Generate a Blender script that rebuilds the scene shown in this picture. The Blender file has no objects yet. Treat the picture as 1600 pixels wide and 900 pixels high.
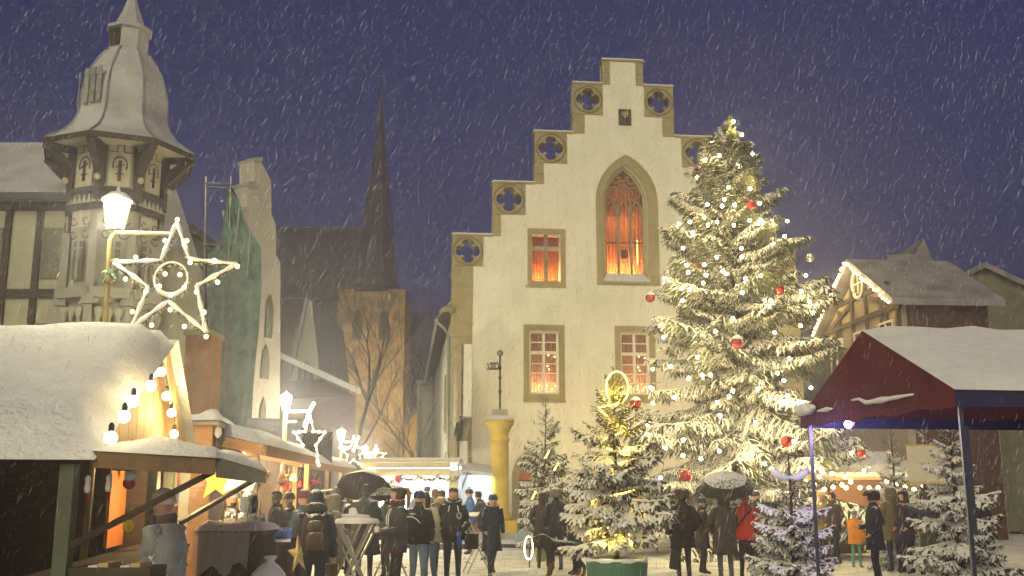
import bpy, bmesh, math, random
import numpy as np
from mathutils import Vector, Matrix
from mathutils.geometry import tessellate_polygon

SC = bpy.context.scene
COL = SC.collection
R = math.radians
PI = math.pi

# ------------------------------------------------------------------ camera
F = 1600.0
PITCH = math.atan(320.0 / F)
CAMP = Vector((0, 0, 1.7))
cam = bpy.data.cameras.new('camera')
cam.sensor_width = 36
cam.lens = 36.0
cam.clip_start = 0.1
cam.clip_end = 2000
camo = bpy.data.objects.new('camera', cam)
COL.objects.link(camo)
camo.location = CAMP
camo.rotation_euler = (PI / 2 + PITCH, 0, 0)
SC.camera = camo

# ------------------------------------------------------------------ world, sun, exposure
SUN_EL, SUN_AZ = 27.0, 194.0            # azimuth clockwise from +Y: behind the camera, to the left
w = bpy.data.worlds.new('World')
SC.world = w
w.use_nodes = True
nt = w.node_tree
nt.nodes.clear()
wo = nt.nodes.new('ShaderNodeOutputWorld')
bg = nt.nodes.new('ShaderNodeBackground')
sky = nt.nodes.new('ShaderNodeTexSky')
sky.sky_type = 'NISHITA'
sky.sun_disc = False
sky.sun_elevation = R(SUN_EL)
sky.sun_rotation = R(SUN_AZ)
sky.dust_density = 1.0
tint = nt.nodes.new('ShaderNodeMix')
tint.data_type = 'RGBA'
tint.blend_type = 'MULTIPLY'
tint.inputs[0].default_value = 1.0
tint.inputs[7].default_value = (0.20, 0.155, 0.33, 1)
nt.links.new(sky.outputs[0], tint.inputs[6])
nt.links.new(tint.outputs[2], bg.inputs[0])
bg.inputs[1].default_value = 0.05
nt.links.new(bg.outputs[0], wo.inputs[0])

sun = bpy.data.lights.new('sun', 'SUN')
sun.energy = 1.45
sun.angle = R(38)
sun.color = (1.0, 0.89, 0.47)
suno = bpy.data.objects.new('sun', sun)
COL.objects.link(suno)
sd = Vector((math.sin(R(SUN_AZ)) * math.cos(R(SUN_EL)), math.cos(R(SUN_AZ)) * math.cos(R(SUN_EL)), math.sin(R(SUN_EL))))
suno.rotation_euler = sd.to_track_quat('Z', 'Y').to_euler()
suno.location = (0, 0, 60)

SC.view_settings.view_transform = 'Standard'
SC.view_settings.look = 'None'
SC.view_settings.exposure = 1.0
SC.view_settings.gamma = 1
SC.view_settings.use_curve_mapping = False
try:
    SC.cycles.use_denoising = True
    SC.cycles.denoiser = 'OPENIMAGEDENOISE'
    SC.cycles.max_bounces = 6
    SC.cycles.diffuse_bounces = 3
    SC.cycles.glossy_bounces = 2
    SC.cycles.transmission_bounces = 4
    SC.cycles.transparent_max_bounces = 8
    SC.cycles.volume_bounces = 0
    SC.cycles.sample_clamp_indirect = 3.0
    SC.cycles.caustics_reflective = False
    SC.cycles.caustics_refractive = False
except Exception:
    pass

# ------------------------------------------------------------------ picture -> place helpers
CP, SP = math.cos(PITCH), math.sin(PITCH)


def ray(px, py):
    x, y = (px - 800) / F, (450 - py) / F
    return Vector((x, CP - y * SP, SP + y * CP))


def P(px, py, Y):                        # the point seen at px,py that lies Y metres ahead
    d = ray(px, py)
    return CAMP + d * (Y / d.y)


def G(px, py, z=0.0):                    # the ground point seen at px,py
    d = ray(px, py)
    return CAMP + d * ((z - CAMP.z) / d.z)


def on_plane(px, py, p0, n):
    d = ray(px, py)
    return CAMP + d * ((p0 - CAMP).dot(n) / d.dot(n))


def X_at(px, Y, z=1.0):                  # X of column px at depth Y, height z
    k = Y * CP + (z - CAMP.z) * SP
    return (px - 800) / F * k


# ------------------------------------------------------------------ materials
MATS = {}


def new_mat(name):
    m = bpy.data.materials.new(name)
    m.use_nodes = True
    n = m.node_tree
    n.nodes.clear()
    out = n.nodes.new('ShaderNodeOutputMaterial')
    b = n.nodes.new('ShaderNodeBsdfPrincipled')
    n.links.new(b.outputs[0], out.inputs[0])
    MATS[name] = m
    return m, n, b, out


def noise(n, scale, detail=4, coord='Object', rough=0.55, stretch=None):
    tc = n.nodes.new('ShaderNodeTexCoord')
    nz = n.nodes.new('ShaderNodeTexNoise')
    nz.inputs['Scale'].default_value = scale
    nz.inputs['Detail'].default_value = detail
    nz.inputs['Roughness'].default_value = rough
    if stretch:
        mp = n.nodes.new('ShaderNodeMapping')
        mp.inputs['Scale'].default_value = stretch
        n.links.new(tc.outputs[coord], mp.inputs[0])
        n.links.new(mp.outputs[0], nz.inputs[0])
    else:
        n.links.new(tc.outputs[coord], nz.inputs[0])
    return nz


def ramp(n, src, a, b, c0, c1):
    r = n.nodes.new('ShaderNodeValToRGB')
    r.color_ramp.elements[0].position = a
    r.color_ramp.elements[1].position = b
    r.color_ramp.elements[0].color = (*c0, 1)
    r.color_ramp.elements[1].color = (*c1, 1)
    n.links.new(src, r.inputs[0])
    return r


def pbr(name, c1, c2=None, scale=6, rough=0.8, bump=0.2, metal=0, bscale=None, dust=0.0, stretch=None, dist=0.02, lo=.32, hi=.68):
    """two-tone noise colour, bump, and (dust) snow lying on what faces up"""
    m, n, b, out = new_mat(name)
    c2 = c2 or tuple(x * 0.75 for x in c1)
    nz = noise(n, scale, stretch=stretch)
    col = ramp(n, nz.outputs[0], lo, hi, c1, c2).outputs[0]
    if dust > 0:
        g = n.nodes.new('ShaderNodeNewGeometry')
        sx = n.nodes.new('ShaderNodeSeparateXYZ')
        n.links.new(g.outputs['Normal'], sx.inputs[0])
        nz2 = noise(n, 30, 3)
        add = n.nodes.new('ShaderNodeMath')
        add.operation = 'MULTIPLY_ADD'
        n.links.new(nz2.outputs[0], add.inputs[0])
        add.inputs[1].default_value = 0.9
        n.links.new(sx.outputs[2], add.inputs[2])
        mr = n.nodes.new('ShaderNodeMapRange')
        mr.inputs[1].default_value = 1.28 - dust
        mr.inputs[2].default_value = 1.5 - dust
        n.links.new(add.outputs[0], mr.inputs[0])
        mx = n.nodes.new('ShaderNodeMix')
        mx.data_type = 'RGBA'
        n.links.new(mr.outputs[0], mx.inputs[0])
        n.links.new(col, mx.inputs[6])
        mx.inputs[7].default_value = (.8, .8, .82, 1)
        col = mx.outputs[2]
    n.links.new(col, b.inputs['Base Color'])
    b.inputs['Roughness'].default_value = rough
    if rough > .6:
        b.inputs['Specular IOR Level'].default_value = .25
    b.inputs['Metallic'].default_value = metal
    if bump:
        nb = noise(n, bscale or scale * 4, 5, stretch=stretch)
        bp = n.nodes.new('ShaderNodeBump')
        bp.inputs['Strength'].default_value = bump
        bp.inputs['Distance'].default_value = dist
        n.links.new(nb.outputs[0], bp.inputs['Height'])
        n.links.new(bp.outputs[0], b.inputs['Normal'])
    return m


def glow(name, col, strength):
    m, n, b, out = new_mat(name)
    b.inputs['Base Color'].default_value = (*col, 1)
    b.inputs['Emission Color'].default_value = (*col, 1)
    b.inputs['Emission Strength'].default_value = strength
    return m


M = {}
M['snow'] = pbr('snow', (.78, .785, .80), (.68, .685, .71), 4, .7, .9, bscale=17, dist=.05)
M['soft_snow'] = pbr('soft_snow', (.78, .785, .80), (.71, .715, .735), 9, .65, .35, bscale=30, dist=.02)
M['plaster'] = pbr('plaster', (.86, .84, .75), (.77, .745, .655), .9, .85, .35, bscale=6, dist=.03)
_n = M['plaster'].node_tree
_bs = _n.nodes['Principled BSDF']
_src = _bs.inputs['Base Color'].links[0].from_socket
_st = noise(_n, 1.6, 6, stretch=(2.2, 2.2, .22), rough=.65)
_rp = ramp(_n, _st.outputs[0], .30, .58, (.80, .77, .70), (1, 1, 1))
_mx = _n.nodes.new('ShaderNodeMix')
_mx.data_type = 'RGBA'
_mx.blend_type = 'MULTIPLY'
_mx.inputs[0].default_value = .5
_n.links.new(_src, _mx.inputs[6])
_n.links.new(_rp.outputs[0], _mx.inputs[7])
_n.links.new(_mx.outputs[2], _bs.inputs['Base Color'])
M['sandstone'] = pbr('sandstone', (.40, .345, .19), (.30, .255, .13), 2.2, .9, .5, bscale=14)
M['tracery'] = pbr('tracery', (.30, .245, .16), (.22, .175, .11), 4, .9, .4)
M['sill_stone'] = pbr('sill_stone', (.42, .41, .36), (.3, .29, .25), 5, .9, .3, dust=.3)
M['white_wood'] = pbr('white_wood', (.80, .78, .70), (.74, .72, .64), 5, .5, .1)
M['lead'] = pbr('lead', (.03, .02, .015), None, 5, .6, 0)
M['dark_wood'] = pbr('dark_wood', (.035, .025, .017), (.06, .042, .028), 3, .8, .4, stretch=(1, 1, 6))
M['timber'] = pbr('timber', (.045, .035, .024), (.085, .066, .045), 3, .85, .4, stretch=(1, 1, 5))
M['wood'] = pbr('wood', (.30, .15, .055), (.40, .22, .09), 4, .65, .3, stretch=(1, 8, 8))
M['pale_wood'] = pbr('pale_wood', (.46, .30, .13), (.56, .38, .18), 3, .6, .25, stretch=(1, 8, 8))
M['flap_edge'] = pbr('flap_edge', (.10, .06, .035), (.16, .10, .05), 4, .7, .3)
M['green_edge'] = pbr('green_edge', (.10, .12, .08), (.07, .08, .055), 4, .7, .3)
M['orange_panel'] = pbr('orange_panel', (.50, .16, .03), (.42, .12, .02), 4, .6, .2)
M['beige_panel'] = pbr('beige_panel', (.58, .49, .33), (.5, .41, .27), 3, .7, .15)
M['cream'] = pbr('cream', (.50, .47, .34), (.42, .39, .27), 2, .85, .2)
M['infill'] = pbr('infill', (.46, .45, .33), (.36, .36, .25), 3, .85, .3)
M['mossy_stone'] = pbr('mossy_stone', (.20, .195, .13), (.12, .12, .08), 2.5, .9, .6)
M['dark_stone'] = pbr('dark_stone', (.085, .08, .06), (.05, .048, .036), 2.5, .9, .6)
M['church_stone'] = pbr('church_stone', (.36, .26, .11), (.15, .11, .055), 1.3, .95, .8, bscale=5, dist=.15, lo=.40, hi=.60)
M['slate'] = pbr('slate', (.055, .045, .05), (.09, .075, .08), .8, .8, .4, bscale=5, dist=.06)
M['roof_dusted'] = pbr('roof_dusted', (.16, .15, .165), (.34, .33, .35), 1.2, .8, .4, bscale=6, dist=.05)
M['onion_roof'] = pbr('onion_roof', (.52, .52, .53), (.36, .355, .36), 1.1, .8, .4, bscale=7, dist=.03, lo=.4, hi=.75)
M['shingle_bare'] = pbr('shingle_bare', (.22, .215, .21), (.40, .395, .39), 7, .85, .4)
M['hill'] = pbr('hill_dark', (.05, .042, .05), (.10, .085, .09), .12, .95, .3)
M['brick'] = pbr('brick_red', (.20, .10, .07), (.14, .075, .055), 3, .9, .3)
M['pale_render'] = pbr('pale_render', (.38, .37, .30), (.31, .30, .24), .7, .9, .25)
M['white_gable'] = pbr('white_gable', (.56, .53, .47), (.45, .42, .37), .8, .9, .35, bscale=7)
M['dark_void'] = pbr('dark_void', (.03, .03, .026), (.045, .04, .035), 4, .5, 0)
M['shutter'] = pbr('shutter', (.15, .045, .03), (.11, .035, .025), 4, .6, .2)
M['net'] = pbr('net_green', (.13, .25, .19), (.30, .42, .34), 2.6, .9, .6, bscale=14, dist=.10)
M['galv'] = pbr('galvanised', (.42, .42, .40), (.3, .3, .29), 8, .4, .1, metal=.7)
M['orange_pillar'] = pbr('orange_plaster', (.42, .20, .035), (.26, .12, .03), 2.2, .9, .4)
M['yellow_stone'] = pbr('yellow_stone', (.70, .51, .08), (.52, .37, .06), 2.2, .85, .8, bscale=9, dist=.04)
M['yellow_wall'] = pbr('yellow_wall', (.72, .43, .04), (.58, .33, .03), 1.2, .9, .3)
M['iron'] = pbr('iron', (.02, .02, .022), (.035, .035, .037), 8, .5, .1, metal=.6)
M['lamp_post'] = pbr('lamp_post', (.30, .24, .10), (.22, .18, .08), 8, .5, .15, metal=.3)
M['tent_red'] = pbr('tent_red', (.115, .011, .007), (.075, .008, .005), 2.0, .75, .35, bscale=5, dist=.05)
M['tent_navy'] = pbr('tent_navy', (.02, .02, .06), (.03, .03, .09), 2, .8, .2)
M['tent_pole'] = pbr('tent_pole', (.03, .035, .055), (.045, .05, .075), 6, .4, .1, metal=.4)
M['canopy_cream'] = pbr('canopy_cream', (.62, .57, .43), (.55, .5, .37), 2, .8, .15)
M['white_panel'] = pbr('white_panel', (.80, .82, .84), (.75, .77, .8), 2, .5, .05)
M['planter'] = pbr('planter_green', (.035, .12, .075), (.05, .16, .105), 5, .6, .3, stretch=(3, 3, .6))
M['needles'] = pbr('needles', (.045, .055, .022), (.085, .088, .04), 7, .8, 0)
M['twig_snow'] = pbr('twig_snow', (.82, .82, .80), (.74, .735, .70), 20, .7, .3, bscale=60, dist=.01)
M['bark'] = pbr('bark', (.085, .05, .03), (.05, .03, .02), 8, .9, .6, stretch=(4, 4, 1))
M['bauble'] = pbr('bauble_red', (.34, .007, .006), (.26, .006, .005), 4, .10, 0)
M['bauble_clear'] = pbr('bauble_silver', (.75, .75, .68), (.6, .6, .5), 12, .12, 0, metal=.8)
M['wire'] = pbr('wire_dark', (.02, .03, .02), None, 5, .6, 0)
M['skin'] = pbr('skin', (.52, .28, .19), (.46, .235, .155), 12, .55, .05)
M['eye'] = pbr('eye', (.02, .015, .012), None, 5, .3, 0)
M['lips'] = pbr('lips', (.30, .09, .075), None, 5, .5, 0)
M['plastic'] = new_mat('clear_plastic')[0]
_b = M['plastic'].node_tree.nodes['Principled BSDF']
_b.inputs['Base Color'].default_value = (.62, .58, .5, 1)
_b.inputs['Roughness'].default_value = .15
_b.inputs['Alpha'].default_value = .42
M['pane_dark'] = new_mat('window_glass')[0]
_b = M['pane_dark'].node_tree.nodes['Principled BSDF']
_b.inputs['Base Color'].default_value = (.10, .075, .07, 1)
_b.inputs['Roughness'].default_value = .12
_b.inputs['Alpha'].default_value = .30
M['curtain'] = pbr('curtain_red', (.66, .25, .085), (.5, .15, .05), 3, .9, .4, stretch=(8, 1, .5))
M['net_curtain'] = pbr('net_curtain', (.62, .44, .38), (.5, .33, .29), 3, .9, .4, stretch=(9, 1, .5))
M['bulb'] = glow('warm_bulb', (1.0, .79, .34), 75)
M['bulb_soft'] = glow('soft_bulb', (1.0, .80, .36), 4)
M['bulb_big'] = glow('festoon_bulb', (1.0, .84, .50), 9)
M['bulb_far'] = glow('far_bulb', (1.0, .72, .28), 11)
M['lantern'] = glow('lantern_glass', (1.0, .93, .60), 6)
M['rope'] = glow('rope_light', (1.0, .66, .10), 4.5)
M['ring'] = glow('ring_light', (1.0, .93, .62), 5)
M['booth_light'] = glow('booth_tube', (.95, 1.0, .98), 5.5)
M['purple_led'] = glow('purple_led', (.55, .25, 1.0), 40)
M['green_led'] = glow('green_bulb', (.3, 1.0, .25), 12)


def cloth(name, c, dust=.12, var=.7):
    if name not in M:
        M[name] = pbr(name, c, tuple(x * var for x in c), 5, .9, .5, bscale=22, dist=.02, dust=dust)
    return M[name]


# ------------------------------------------------------------------ mesh helpers
ORI = {}                                 # world origin of unrotated things and parts


class MB:
    def __init__(s):
        s.v, s.f, s.m = [], [], []

    def add(s, vs, fs, m=0):
        o = len(s.v)
        s.v.extend([tuple(p) for p in vs])
        for f in fs:
            s.f.append(tuple(i + o for i in f))
            s.m.append(m)
        return s

    def box(s, x0, x1, y0, y1, z0, z1, m=0):
        return s.hexa([(x0, y0, z0), (x1, y0, z0), (x1, y1, z0), (x0, y1, z0), (x0, y0, z1), (x1, y0, z1), (x1, y1, z1), (x0, y1, z1)], m)

    def hexa(s, p, m=0):                 # 4 lower corners, 4 upper corners
        return s.add(p, [(3, 2, 1, 0), (4, 5, 6, 7), (0, 1, 5, 4), (1, 2, 6, 5), (2, 3, 7, 6), (3, 0, 4, 7)], m)

    def slab(s, quad, t, m=0):           # a plate: quad corners extruded by vector t
        t = Vector(t)
        q = [Vector(p) for p in quad]
        return s.prism(q, t, m)

    def prism(s, poly, t, m=0):
        t = Vector(t)
        q = [Vector(p) for p in poly]
        n = len(q)
        vs = q + [p + t for p in q]
        fs = [tuple(range(n - 1, -1, -1)), tuple(range(n, 2 * n))]
        fs += [(i, (i + 1) % n, n + (i + 1) % n, n + i) for i in range(n)]
        return s.add(vs, fs, m)

    def bar(s, a, b, w, h=None, m=0, up=(0, 0, 1)):
        a, b = Vector(a), Vector(b)
        h = h or w
        d = (b - a)
        if d.length < 1e-6:
            return s
        d.normalize()
        u = Vector(up)
        if abs(d.dot(u)) > .98:
            u = Vector((0, 1, 0))
        x = d.cross(u).normalized()
        y = x.cross(d).normalized()
        c = [(-w / 2, -h / 2), (w / 2, -h / 2), (w / 2, h / 2), (-w / 2, h / 2)]
        return s.hexa([a + x * i + y * j for i, j in c] + [b + x * i + y * j for i, j in c], m)

    def tube(s, pts, r, n=6, m=0, cap=True):
        pts = [Vector(p) for p in pts]
        k = len(pts)
        rr = r if isinstance(r, (list, tuple)) else [r] * k
        vs, fs = [], []
        up = Vector((0, 0, 1))
        for i, p in enumerate(pts):
            d = (pts[min(i + 1, k - 1)] - pts[max(i - 1, 0)])
            d = d.normalized() if d.length > 1e-9 else Vector((0, 0, 1))
            u = up if abs(d.dot(up)) < .95 else Vector((0, 1, 0))
            x = d.cross(u).normalized()
            y = x.cross(d).normalized()
            for j in range(n):
                a = 2 * PI * j / n
                vs.append(p + (x * math.cos(a) + y * math.sin(a)) * rr[i])
        for i in range(k - 1):
            for j in range(n):
                fs.append((i * n + j, i * n + (j + 1) % n, (i + 1) * n + (j + 1) % n, (i + 1) * n + j))
        if cap:
            fs.append(tuple(range(n - 1, -1, -1)))
            fs.append(tuple(range((k - 1) * n, k * n)))
        return s.add(vs, fs, m)

    def lathe(s, prof, n=12, c=(0, 0, 0), m=0, ph=0.0, sx=1, sy=1, cap=True):
        vs, fs = [], []
        for r, z in prof:
            for j in range(n):
                a = ph + 2 * PI * j / n
                vs.append((c[0] + r * sx * math.cos(a), c[1] + r * sy * math.sin(a), c[2] + z))
        k = len(prof)
        for i in range(k - 1):
            for j in range(n):
                fs.append((i * n + j, i * n + (j + 1) % n, (i + 1) * n + (j + 1) % n, (i + 1) * n + j))
        if cap:
            fs.append(tuple(range(n - 1, -1, -1)))
            fs.append(tuple(range((k - 1) * n, k * n)))
        return s.add(vs, fs, m)

    def ball(s, c, r, n=8, k=5, m=0, sz=1.0):
        prof = [(max(r * math.sin(PI * i / k), r * .02), -r * sz * math.cos(PI * i / k)) for i in range(k + 1)]
        return s.lathe(prof, n, c, m)

    def mesh(s, name, mats, smooth=False, ori=None, fix=True):
        me = bpy.data.meshes.new(name)
        v = s.v
        if ori is not None:
            v = [(p[0] - ori[0], p[1] - ori[1], p[2] - ori[2]) for p in v]
        me.from_pydata([tuple(p) for p in v], [], s.f)
        mats = mats if isinstance(mats, (list, tuple)) else [mats]
        for m in mats:
            me.materials.append(m)
        if len(mats) > 1:
            me.polygons.foreach_set('material_index', s.m)
        if fix:
            bm = bmesh.new()
            bm.from_mesh(me)
            bmesh.ops.recalc_face_normals(bm, faces=bm.faces)
            bm.to_mesh(me)
            bm.free()
        if smooth:
            me.polygons.foreach_set('use_smooth', [True] * len(me.polygons))
        me.update()
        return me

    def build(s, name, mats, parent=None, smooth=False, world=True, fix=True):
        """link as one object; with a parent, world coordinates are taken relative to the parent's own origin"""
        ori = ORI.get(parent.name) if (parent is not None and world) else None
        o = bpy.data.objects.new(name, s.mesh(name, mats, smooth, ori, fix))
        COL.objects.link(o)
        if parent is not None:
            o.parent = parent
            if ori is not None:
                ORI[o.name] = ori
        else:
            ORI[o.name] = Vector((0, 0, 0))
        return o


def tag(o, label=None, cat=None, group=None, kind=None):
    if label:
        o['label'] = label
    if cat:
        o['category'] = cat
    if group:
        o['group'] = group
    if kind:
        o['kind'] = kind
    return o


def thing(name, label, cat, loc=(0, 0, 0), rz=0.0, group=None):
    o = bpy.data.objects.new(name, None)
    COL.objects.link(o)
    o.location = loc
    o.rotation_euler = (0, 0, rz)
    o.empty_display_size = .2
    if abs(rz) < 1e-9:
        ORI[o.name] = Vector(loc)
    return tag(o, label, cat, group)


def share(name, me, parent, loc=(0, 0, 0), rot=(0, 0, 0), sc=(1, 1, 1)):
    o = bpy.data.objects.new(name, me)
    COL.objects.link(o)
    o.parent = parent
    o.location = loc
    o.rotation_euler = rot
    o.scale = sc
    return o


def solo(mb, name, mats, label, cat, group=None, smooth=False, loc=None):
    """a thing that is one mesh; its origin goes to loc"""
    loc = Vector(loc) if loc is not None else Vector((0, 0, 0))
    o = bpy.data.objects.new(name, mb.mesh(name, mats, smooth, loc))
    COL.objects.link(o)
    o.location = loc
    ORI[o.name] = loc
    return tag(o, label, cat, group)


def point_light(name, loc, power, col=(1, .8, .45), r=.08, parent=None):
    l = bpy.data.lights.new(name, 'POINT')
    l.energy = power
    l.color = col
    l.shadow_soft_size = r
    o = bpy.data.objects.new(name, l)
    COL.objects.link(o)
    if parent is not None:
        o.parent = parent
        if parent.name in ORI:
            loc = Vector(loc) - ORI[parent.name]
    o.location = loc
    return o


def wall_with_holes(mb, outer, holes, y0, y1, m=0, mr=None):
    """vertical slab in the x-z plane between y0 and y1, pierced by holes; outlines are (x, z)"""
    mr = m if mr is None else mr
    loops = [outer] + holes
    flat = [p for l in loops for p in l]
    tris = tessellate_polygon([[Vector((p[0], p[1], 0)) for p in l] for l in loops])
    for y in (y0, y1):
        mb.add([(p[0], y, p[1]) for p in flat], [tuple(t) for t in tris], m)
    for k, l in enumerate(loops):
        n = len(l)
        vs = [(p[0], y0, p[1]) for p in l] + [(p[0], y1, p[1]) for p in l]
        mb.add(vs, [(i, (i + 1) % n, n + (i + 1) % n, n + i) for i in range(n)], m if k == 0 else mr)
    return mb


def rect(x0, x1, z0, z1):
    return [(x0, z0), (x1, z0), (x1, z1), (x0, z1)]


def quatrefoil(cx, cz, r, n=7):
    """four lobes round a centre"""
    pts = []
    lr, off = r * .52, r * .50
    for k in range(4):
        a0 = k * PI / 2
        for i in range(n):
            a = a0 - R(112) + R(224) * i / (n - 1)
            pts.append((cx + off * math.cos(a0) + lr * math.cos(a), cz + off * math.sin(a0) + lr * math.sin(a)))
    return pts


def pointed_arch(x0, x1, z0, zs, za, n=8):
    """outline of a pointed opening: sill z0, springing zs, apex za"""
    c = (x0 + x1) / 2
    h = (x1 - x0) / 2
    rise = za - zs
    rr = (h * h + rise * rise) / (2 * h)           # centre on the springing line
    pts = [(x0, z0), (x1, z0)]
    for i in range(n + 1):                          # right side up to the apex
        cx = x1 - rr
        a_end = math.atan2(rise, c - cx)
        a = a_end * i / n
        pts.append((cx + rr * math.cos(a), zs + rr * math.sin(a)))
    for i in range(n - 1, -1, -1):
        cx = x0 + rr
        a_end = math.atan2(rise, cx - c)
        a = a_end * i / n
        pts.append((cx - rr * math.cos(a), zs + rr * math.sin(a)))
    return pts


rng = random.Random(11)

# ================================================================== GROUND
def make_ground():
    nx, ny = 150, 170
    xs = np.concatenate([[-330, -180, -90], np.linspace(-40, 40, nx - 6), [90, 180, 330]])
    ys = np.concatenate([[-60, -20, 0], np.linspace(3, 60, ny - 6), [90, 200, 400]])
    vs, fs = [], []
    r = np.random.RandomState(4)
    n1 = r.rand(ny, nx)
    for j, y in enumerate(ys):
        for i, x in enumerate(xs):
            z = 0.0
            if 3 <= y <= 60 and abs(x) <= 40:
                z = .035 * math.sin(x * 1.7 + math.sin(y * 1.3)) * math.sin(y * 1.1 + .7 * math.sin(x)) + .03 * (n1[j, i] - .5)
            vs.append((x, y, z - .02))
    for j in range(ny - 1):
        for i in range(nx - 1):
            a = j * nx + i
            fs.append((a, a + 1, a + nx + 1, a + nx))
    mb = MB()
    mb.add(vs, fs)
    m, n, b, out = new_mat('trodden_snow')
    nz = noise(n, 1.1, 6, rough=.62)
    c = ramp(n, nz.outputs[0], .33, .56, (.58, .56, .51), (.90, .90, .885))
    nz3 = noise(n, 5.5, 4)
    c3 = ramp(n, nz3.outputs[0], .30, .44, (.30, .27, .22), (1, 1, 1))
    mx = n.nodes.new('ShaderNodeMix')
    mx.data_type = 'RGBA'
    mx.blend_type = 'MULTIPLY'
    mx.inputs[0].default_value = .30
    n.links.new(c.outputs[0], mx.inputs[6])
    n.links.new(c3.outputs[0], mx.inputs[7])
    n.links.new(mx.outputs[2], b.inputs['Base Color'])
    b.inputs['Roughness'].default_value = .7
    vo = n.nodes.new('ShaderNodeTexVoronoi')
    vo.inputs['Scale'].default_value = 5
    tc = n.nodes.new('ShaderNodeTexCoord')
    n.links.new(tc.outputs['Object'], vo.inputs[0])
    nb = noise(n, 9, 6)
    ad = n.nodes.new('ShaderNodeMath')
    ad.operation = 'MULTIPLY_ADD'
    n.links.new(vo.outputs[0], ad.inputs[0])
    ad.inputs[1].default_value = .7
    n.links.new(nb.outputs[0], ad.inputs[2])
    bp = n.nodes.new('ShaderNodeBump')
    bp.inputs['Strength'].default_value = .8
    bp.inputs['Distance'].default_value = .09
    n.links.new(ad.outputs[0], bp.inputs['Height'])
    n.links.new(bp.outputs[0], b.inputs['Normal'])
    g = mb.build('snowy_ground', m, smooth=True)
    tag(g, 'trodden snow covering the market square', kind='structure')


make_ground()
mb = MB()
kp = G(715, 856)
mb.box(-6.2, 3.6, kp.y, 47, -.3, .12, 0)
mb.box(-6.2, 3.6, kp.y - .16, kp.y - .004, -.3, .115, 1)
pv = mb.build('pavement', [M['snow'], M['dark_stone']])
tag(pv, 'raised snowy pavement with a dark kerb in front of the hall', kind='structure')

# hill far behind
mb = MB()
r2 = random.Random(8)
prof = [(-310, 40), (-260, 46), (-200, 44), (-120, 50), (-70, 53), (-40, 50), (-15, 47), (10, 46), (50, 47), (95, 44), (150, 36), (240, 30), (310, 24)]
top = []
for i in range(len(prof) - 1):
    (xa, za), (xb, zb) = prof[i], prof[i + 1]
    k = 14
    for j in range(k):
        t = j / k
        top.append((xa + (xb - xa) * t, za + (zb - za) * t + r2.uniform(-1.2, 1.2)))
vs, fs = [], []
rows = 7
for q in range(rows):
    f = q / (rows - 1)
    for (x, z) in top:
        vs.append((x + r2.uniform(-.8, .8), 190 + 70 * f + r2.uniform(-2, 2), z * (f ** .8) + (r2.uniform(-.8, .8) if q else -2)))
n = len(top)
for q in range(rows - 1):
    for i in range(n - 1):
        fs.append((q * n + i, q * n + i + 1, (q + 1) * n + i + 1, (q + 1) * n + i))
mb.add(vs, fs)
hb = mb.build('hill', M['hill'])
tag(hb, 'dark wooded hill behind the town', kind='structure')

# ================================================================== TOWN HALL
HY = 42.0
h0 = P(707, 370, HY)
HO = Vector((h0.x, HY, 0))
PHI = math.atan2(.1026, .9947)
HD = Vector((math.cos(PHI), math.sin(PHI), 0))
HN = Vector((math.sin(PHI), -math.cos(PHI), 0))


def hp(px, py):
    q = on_plane(px, py, HO, HN) - HO
    return q.dot(HD), q.z


def hs(px, py):                          # on the left side wall: depth, height
    q = on_plane(px, py, HO, HD) - HO
    return -q.dot(HN), q.z


hall = thing('town_hall', 'tall white plastered hall with stepped gable and large pointed window', 'town hall', HO, PHI)
ORI.pop(hall.name, None)

# steps: (outer px, top y), panel inner px and bottom y
st = [(707, 368, 755, 416), (770, 286, 821, 336), (835, 207, 886, 256), (895, 131, 942, 180)]
steps = []
for (x, y, px2, py2) in st:
    u0, z1 = hp(x, y)
    u1, z0 = hp(px2, py2)
    steps.append((u0, z1, u1, z0))
ut0, zt = hp(941, 95)
ut1, _ = hp(1004, 97)
UC = (ut0 + ut1) / 2
HW = UC * 2
left = [(steps[0][0], 0)]
for i, (u0, z1, u1, z0) in enumerate(steps):
    left.append((u0, z1))
    nu = steps[i + 1][0] if i < 3 else ut0
    left.append((nu, z1))
left.append((ut0, zt))
outer = left + [(HW - u, z) for u, z in reversed(left)]
holes, quat = [], []
for (u0, z1, u1, z0) in steps:
    r = min(u1 - u0, z1 - z0) * .5
    cx, cz = (u0 + u1) / 2, (z0 + z1) / 2
    for c in (cx, HW - cx):
        holes.append(quatrefoil(c, cz, r * .86))
        quat.append((c, cz, r, u1 - u0, z1 - z0))


def wrect(x0, y0, x1, y1):
    u0, z1 = hp(x0, y0)
    u1, z0 = hp(x1, y1)
    return u0, u1, z0, z1


# windows -> openings in the gable wall
gx0, _ = hp(931, 330)
gx1, _ = hp(1028, 330)
_, gz0 = hp(980, 446)
_, gzs = hp(980, 315)
_, gza = hp(980, 242)
iw0, _ = hp(942, 380)
iw1, _ = hp(1014, 380)
_, iz0 = hp(978, 442)
_, izs = hp(978, 318)
_, iza = hp(978, 257)
goth_in = pointed_arch(iw0, iw1, iz0, izs, iza, 9)
WUL = wrect(824, 357, 884, 447)
WLL = wrect(818, 507, 883, 625)
wlm0, _ = hp(961, 560)
dx = WLL[1] - WLL[0]
wins_l = [WLL, (wlm0, wlm0 + dx, WLL[2], WLL[3]), (HW - WLL[1], HW - WLL[0], WLL[2], WLL[3])]
wins_u = [WUL, (HW - WUL[1], HW - WUL[0], WUL[2], WUL[3])]
bl = .17 * dx / 1.0


def inner(wr, f):
    return (wr[0] + f, wr[1] - f, wr[2] + f, wr[3] - f)


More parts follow.
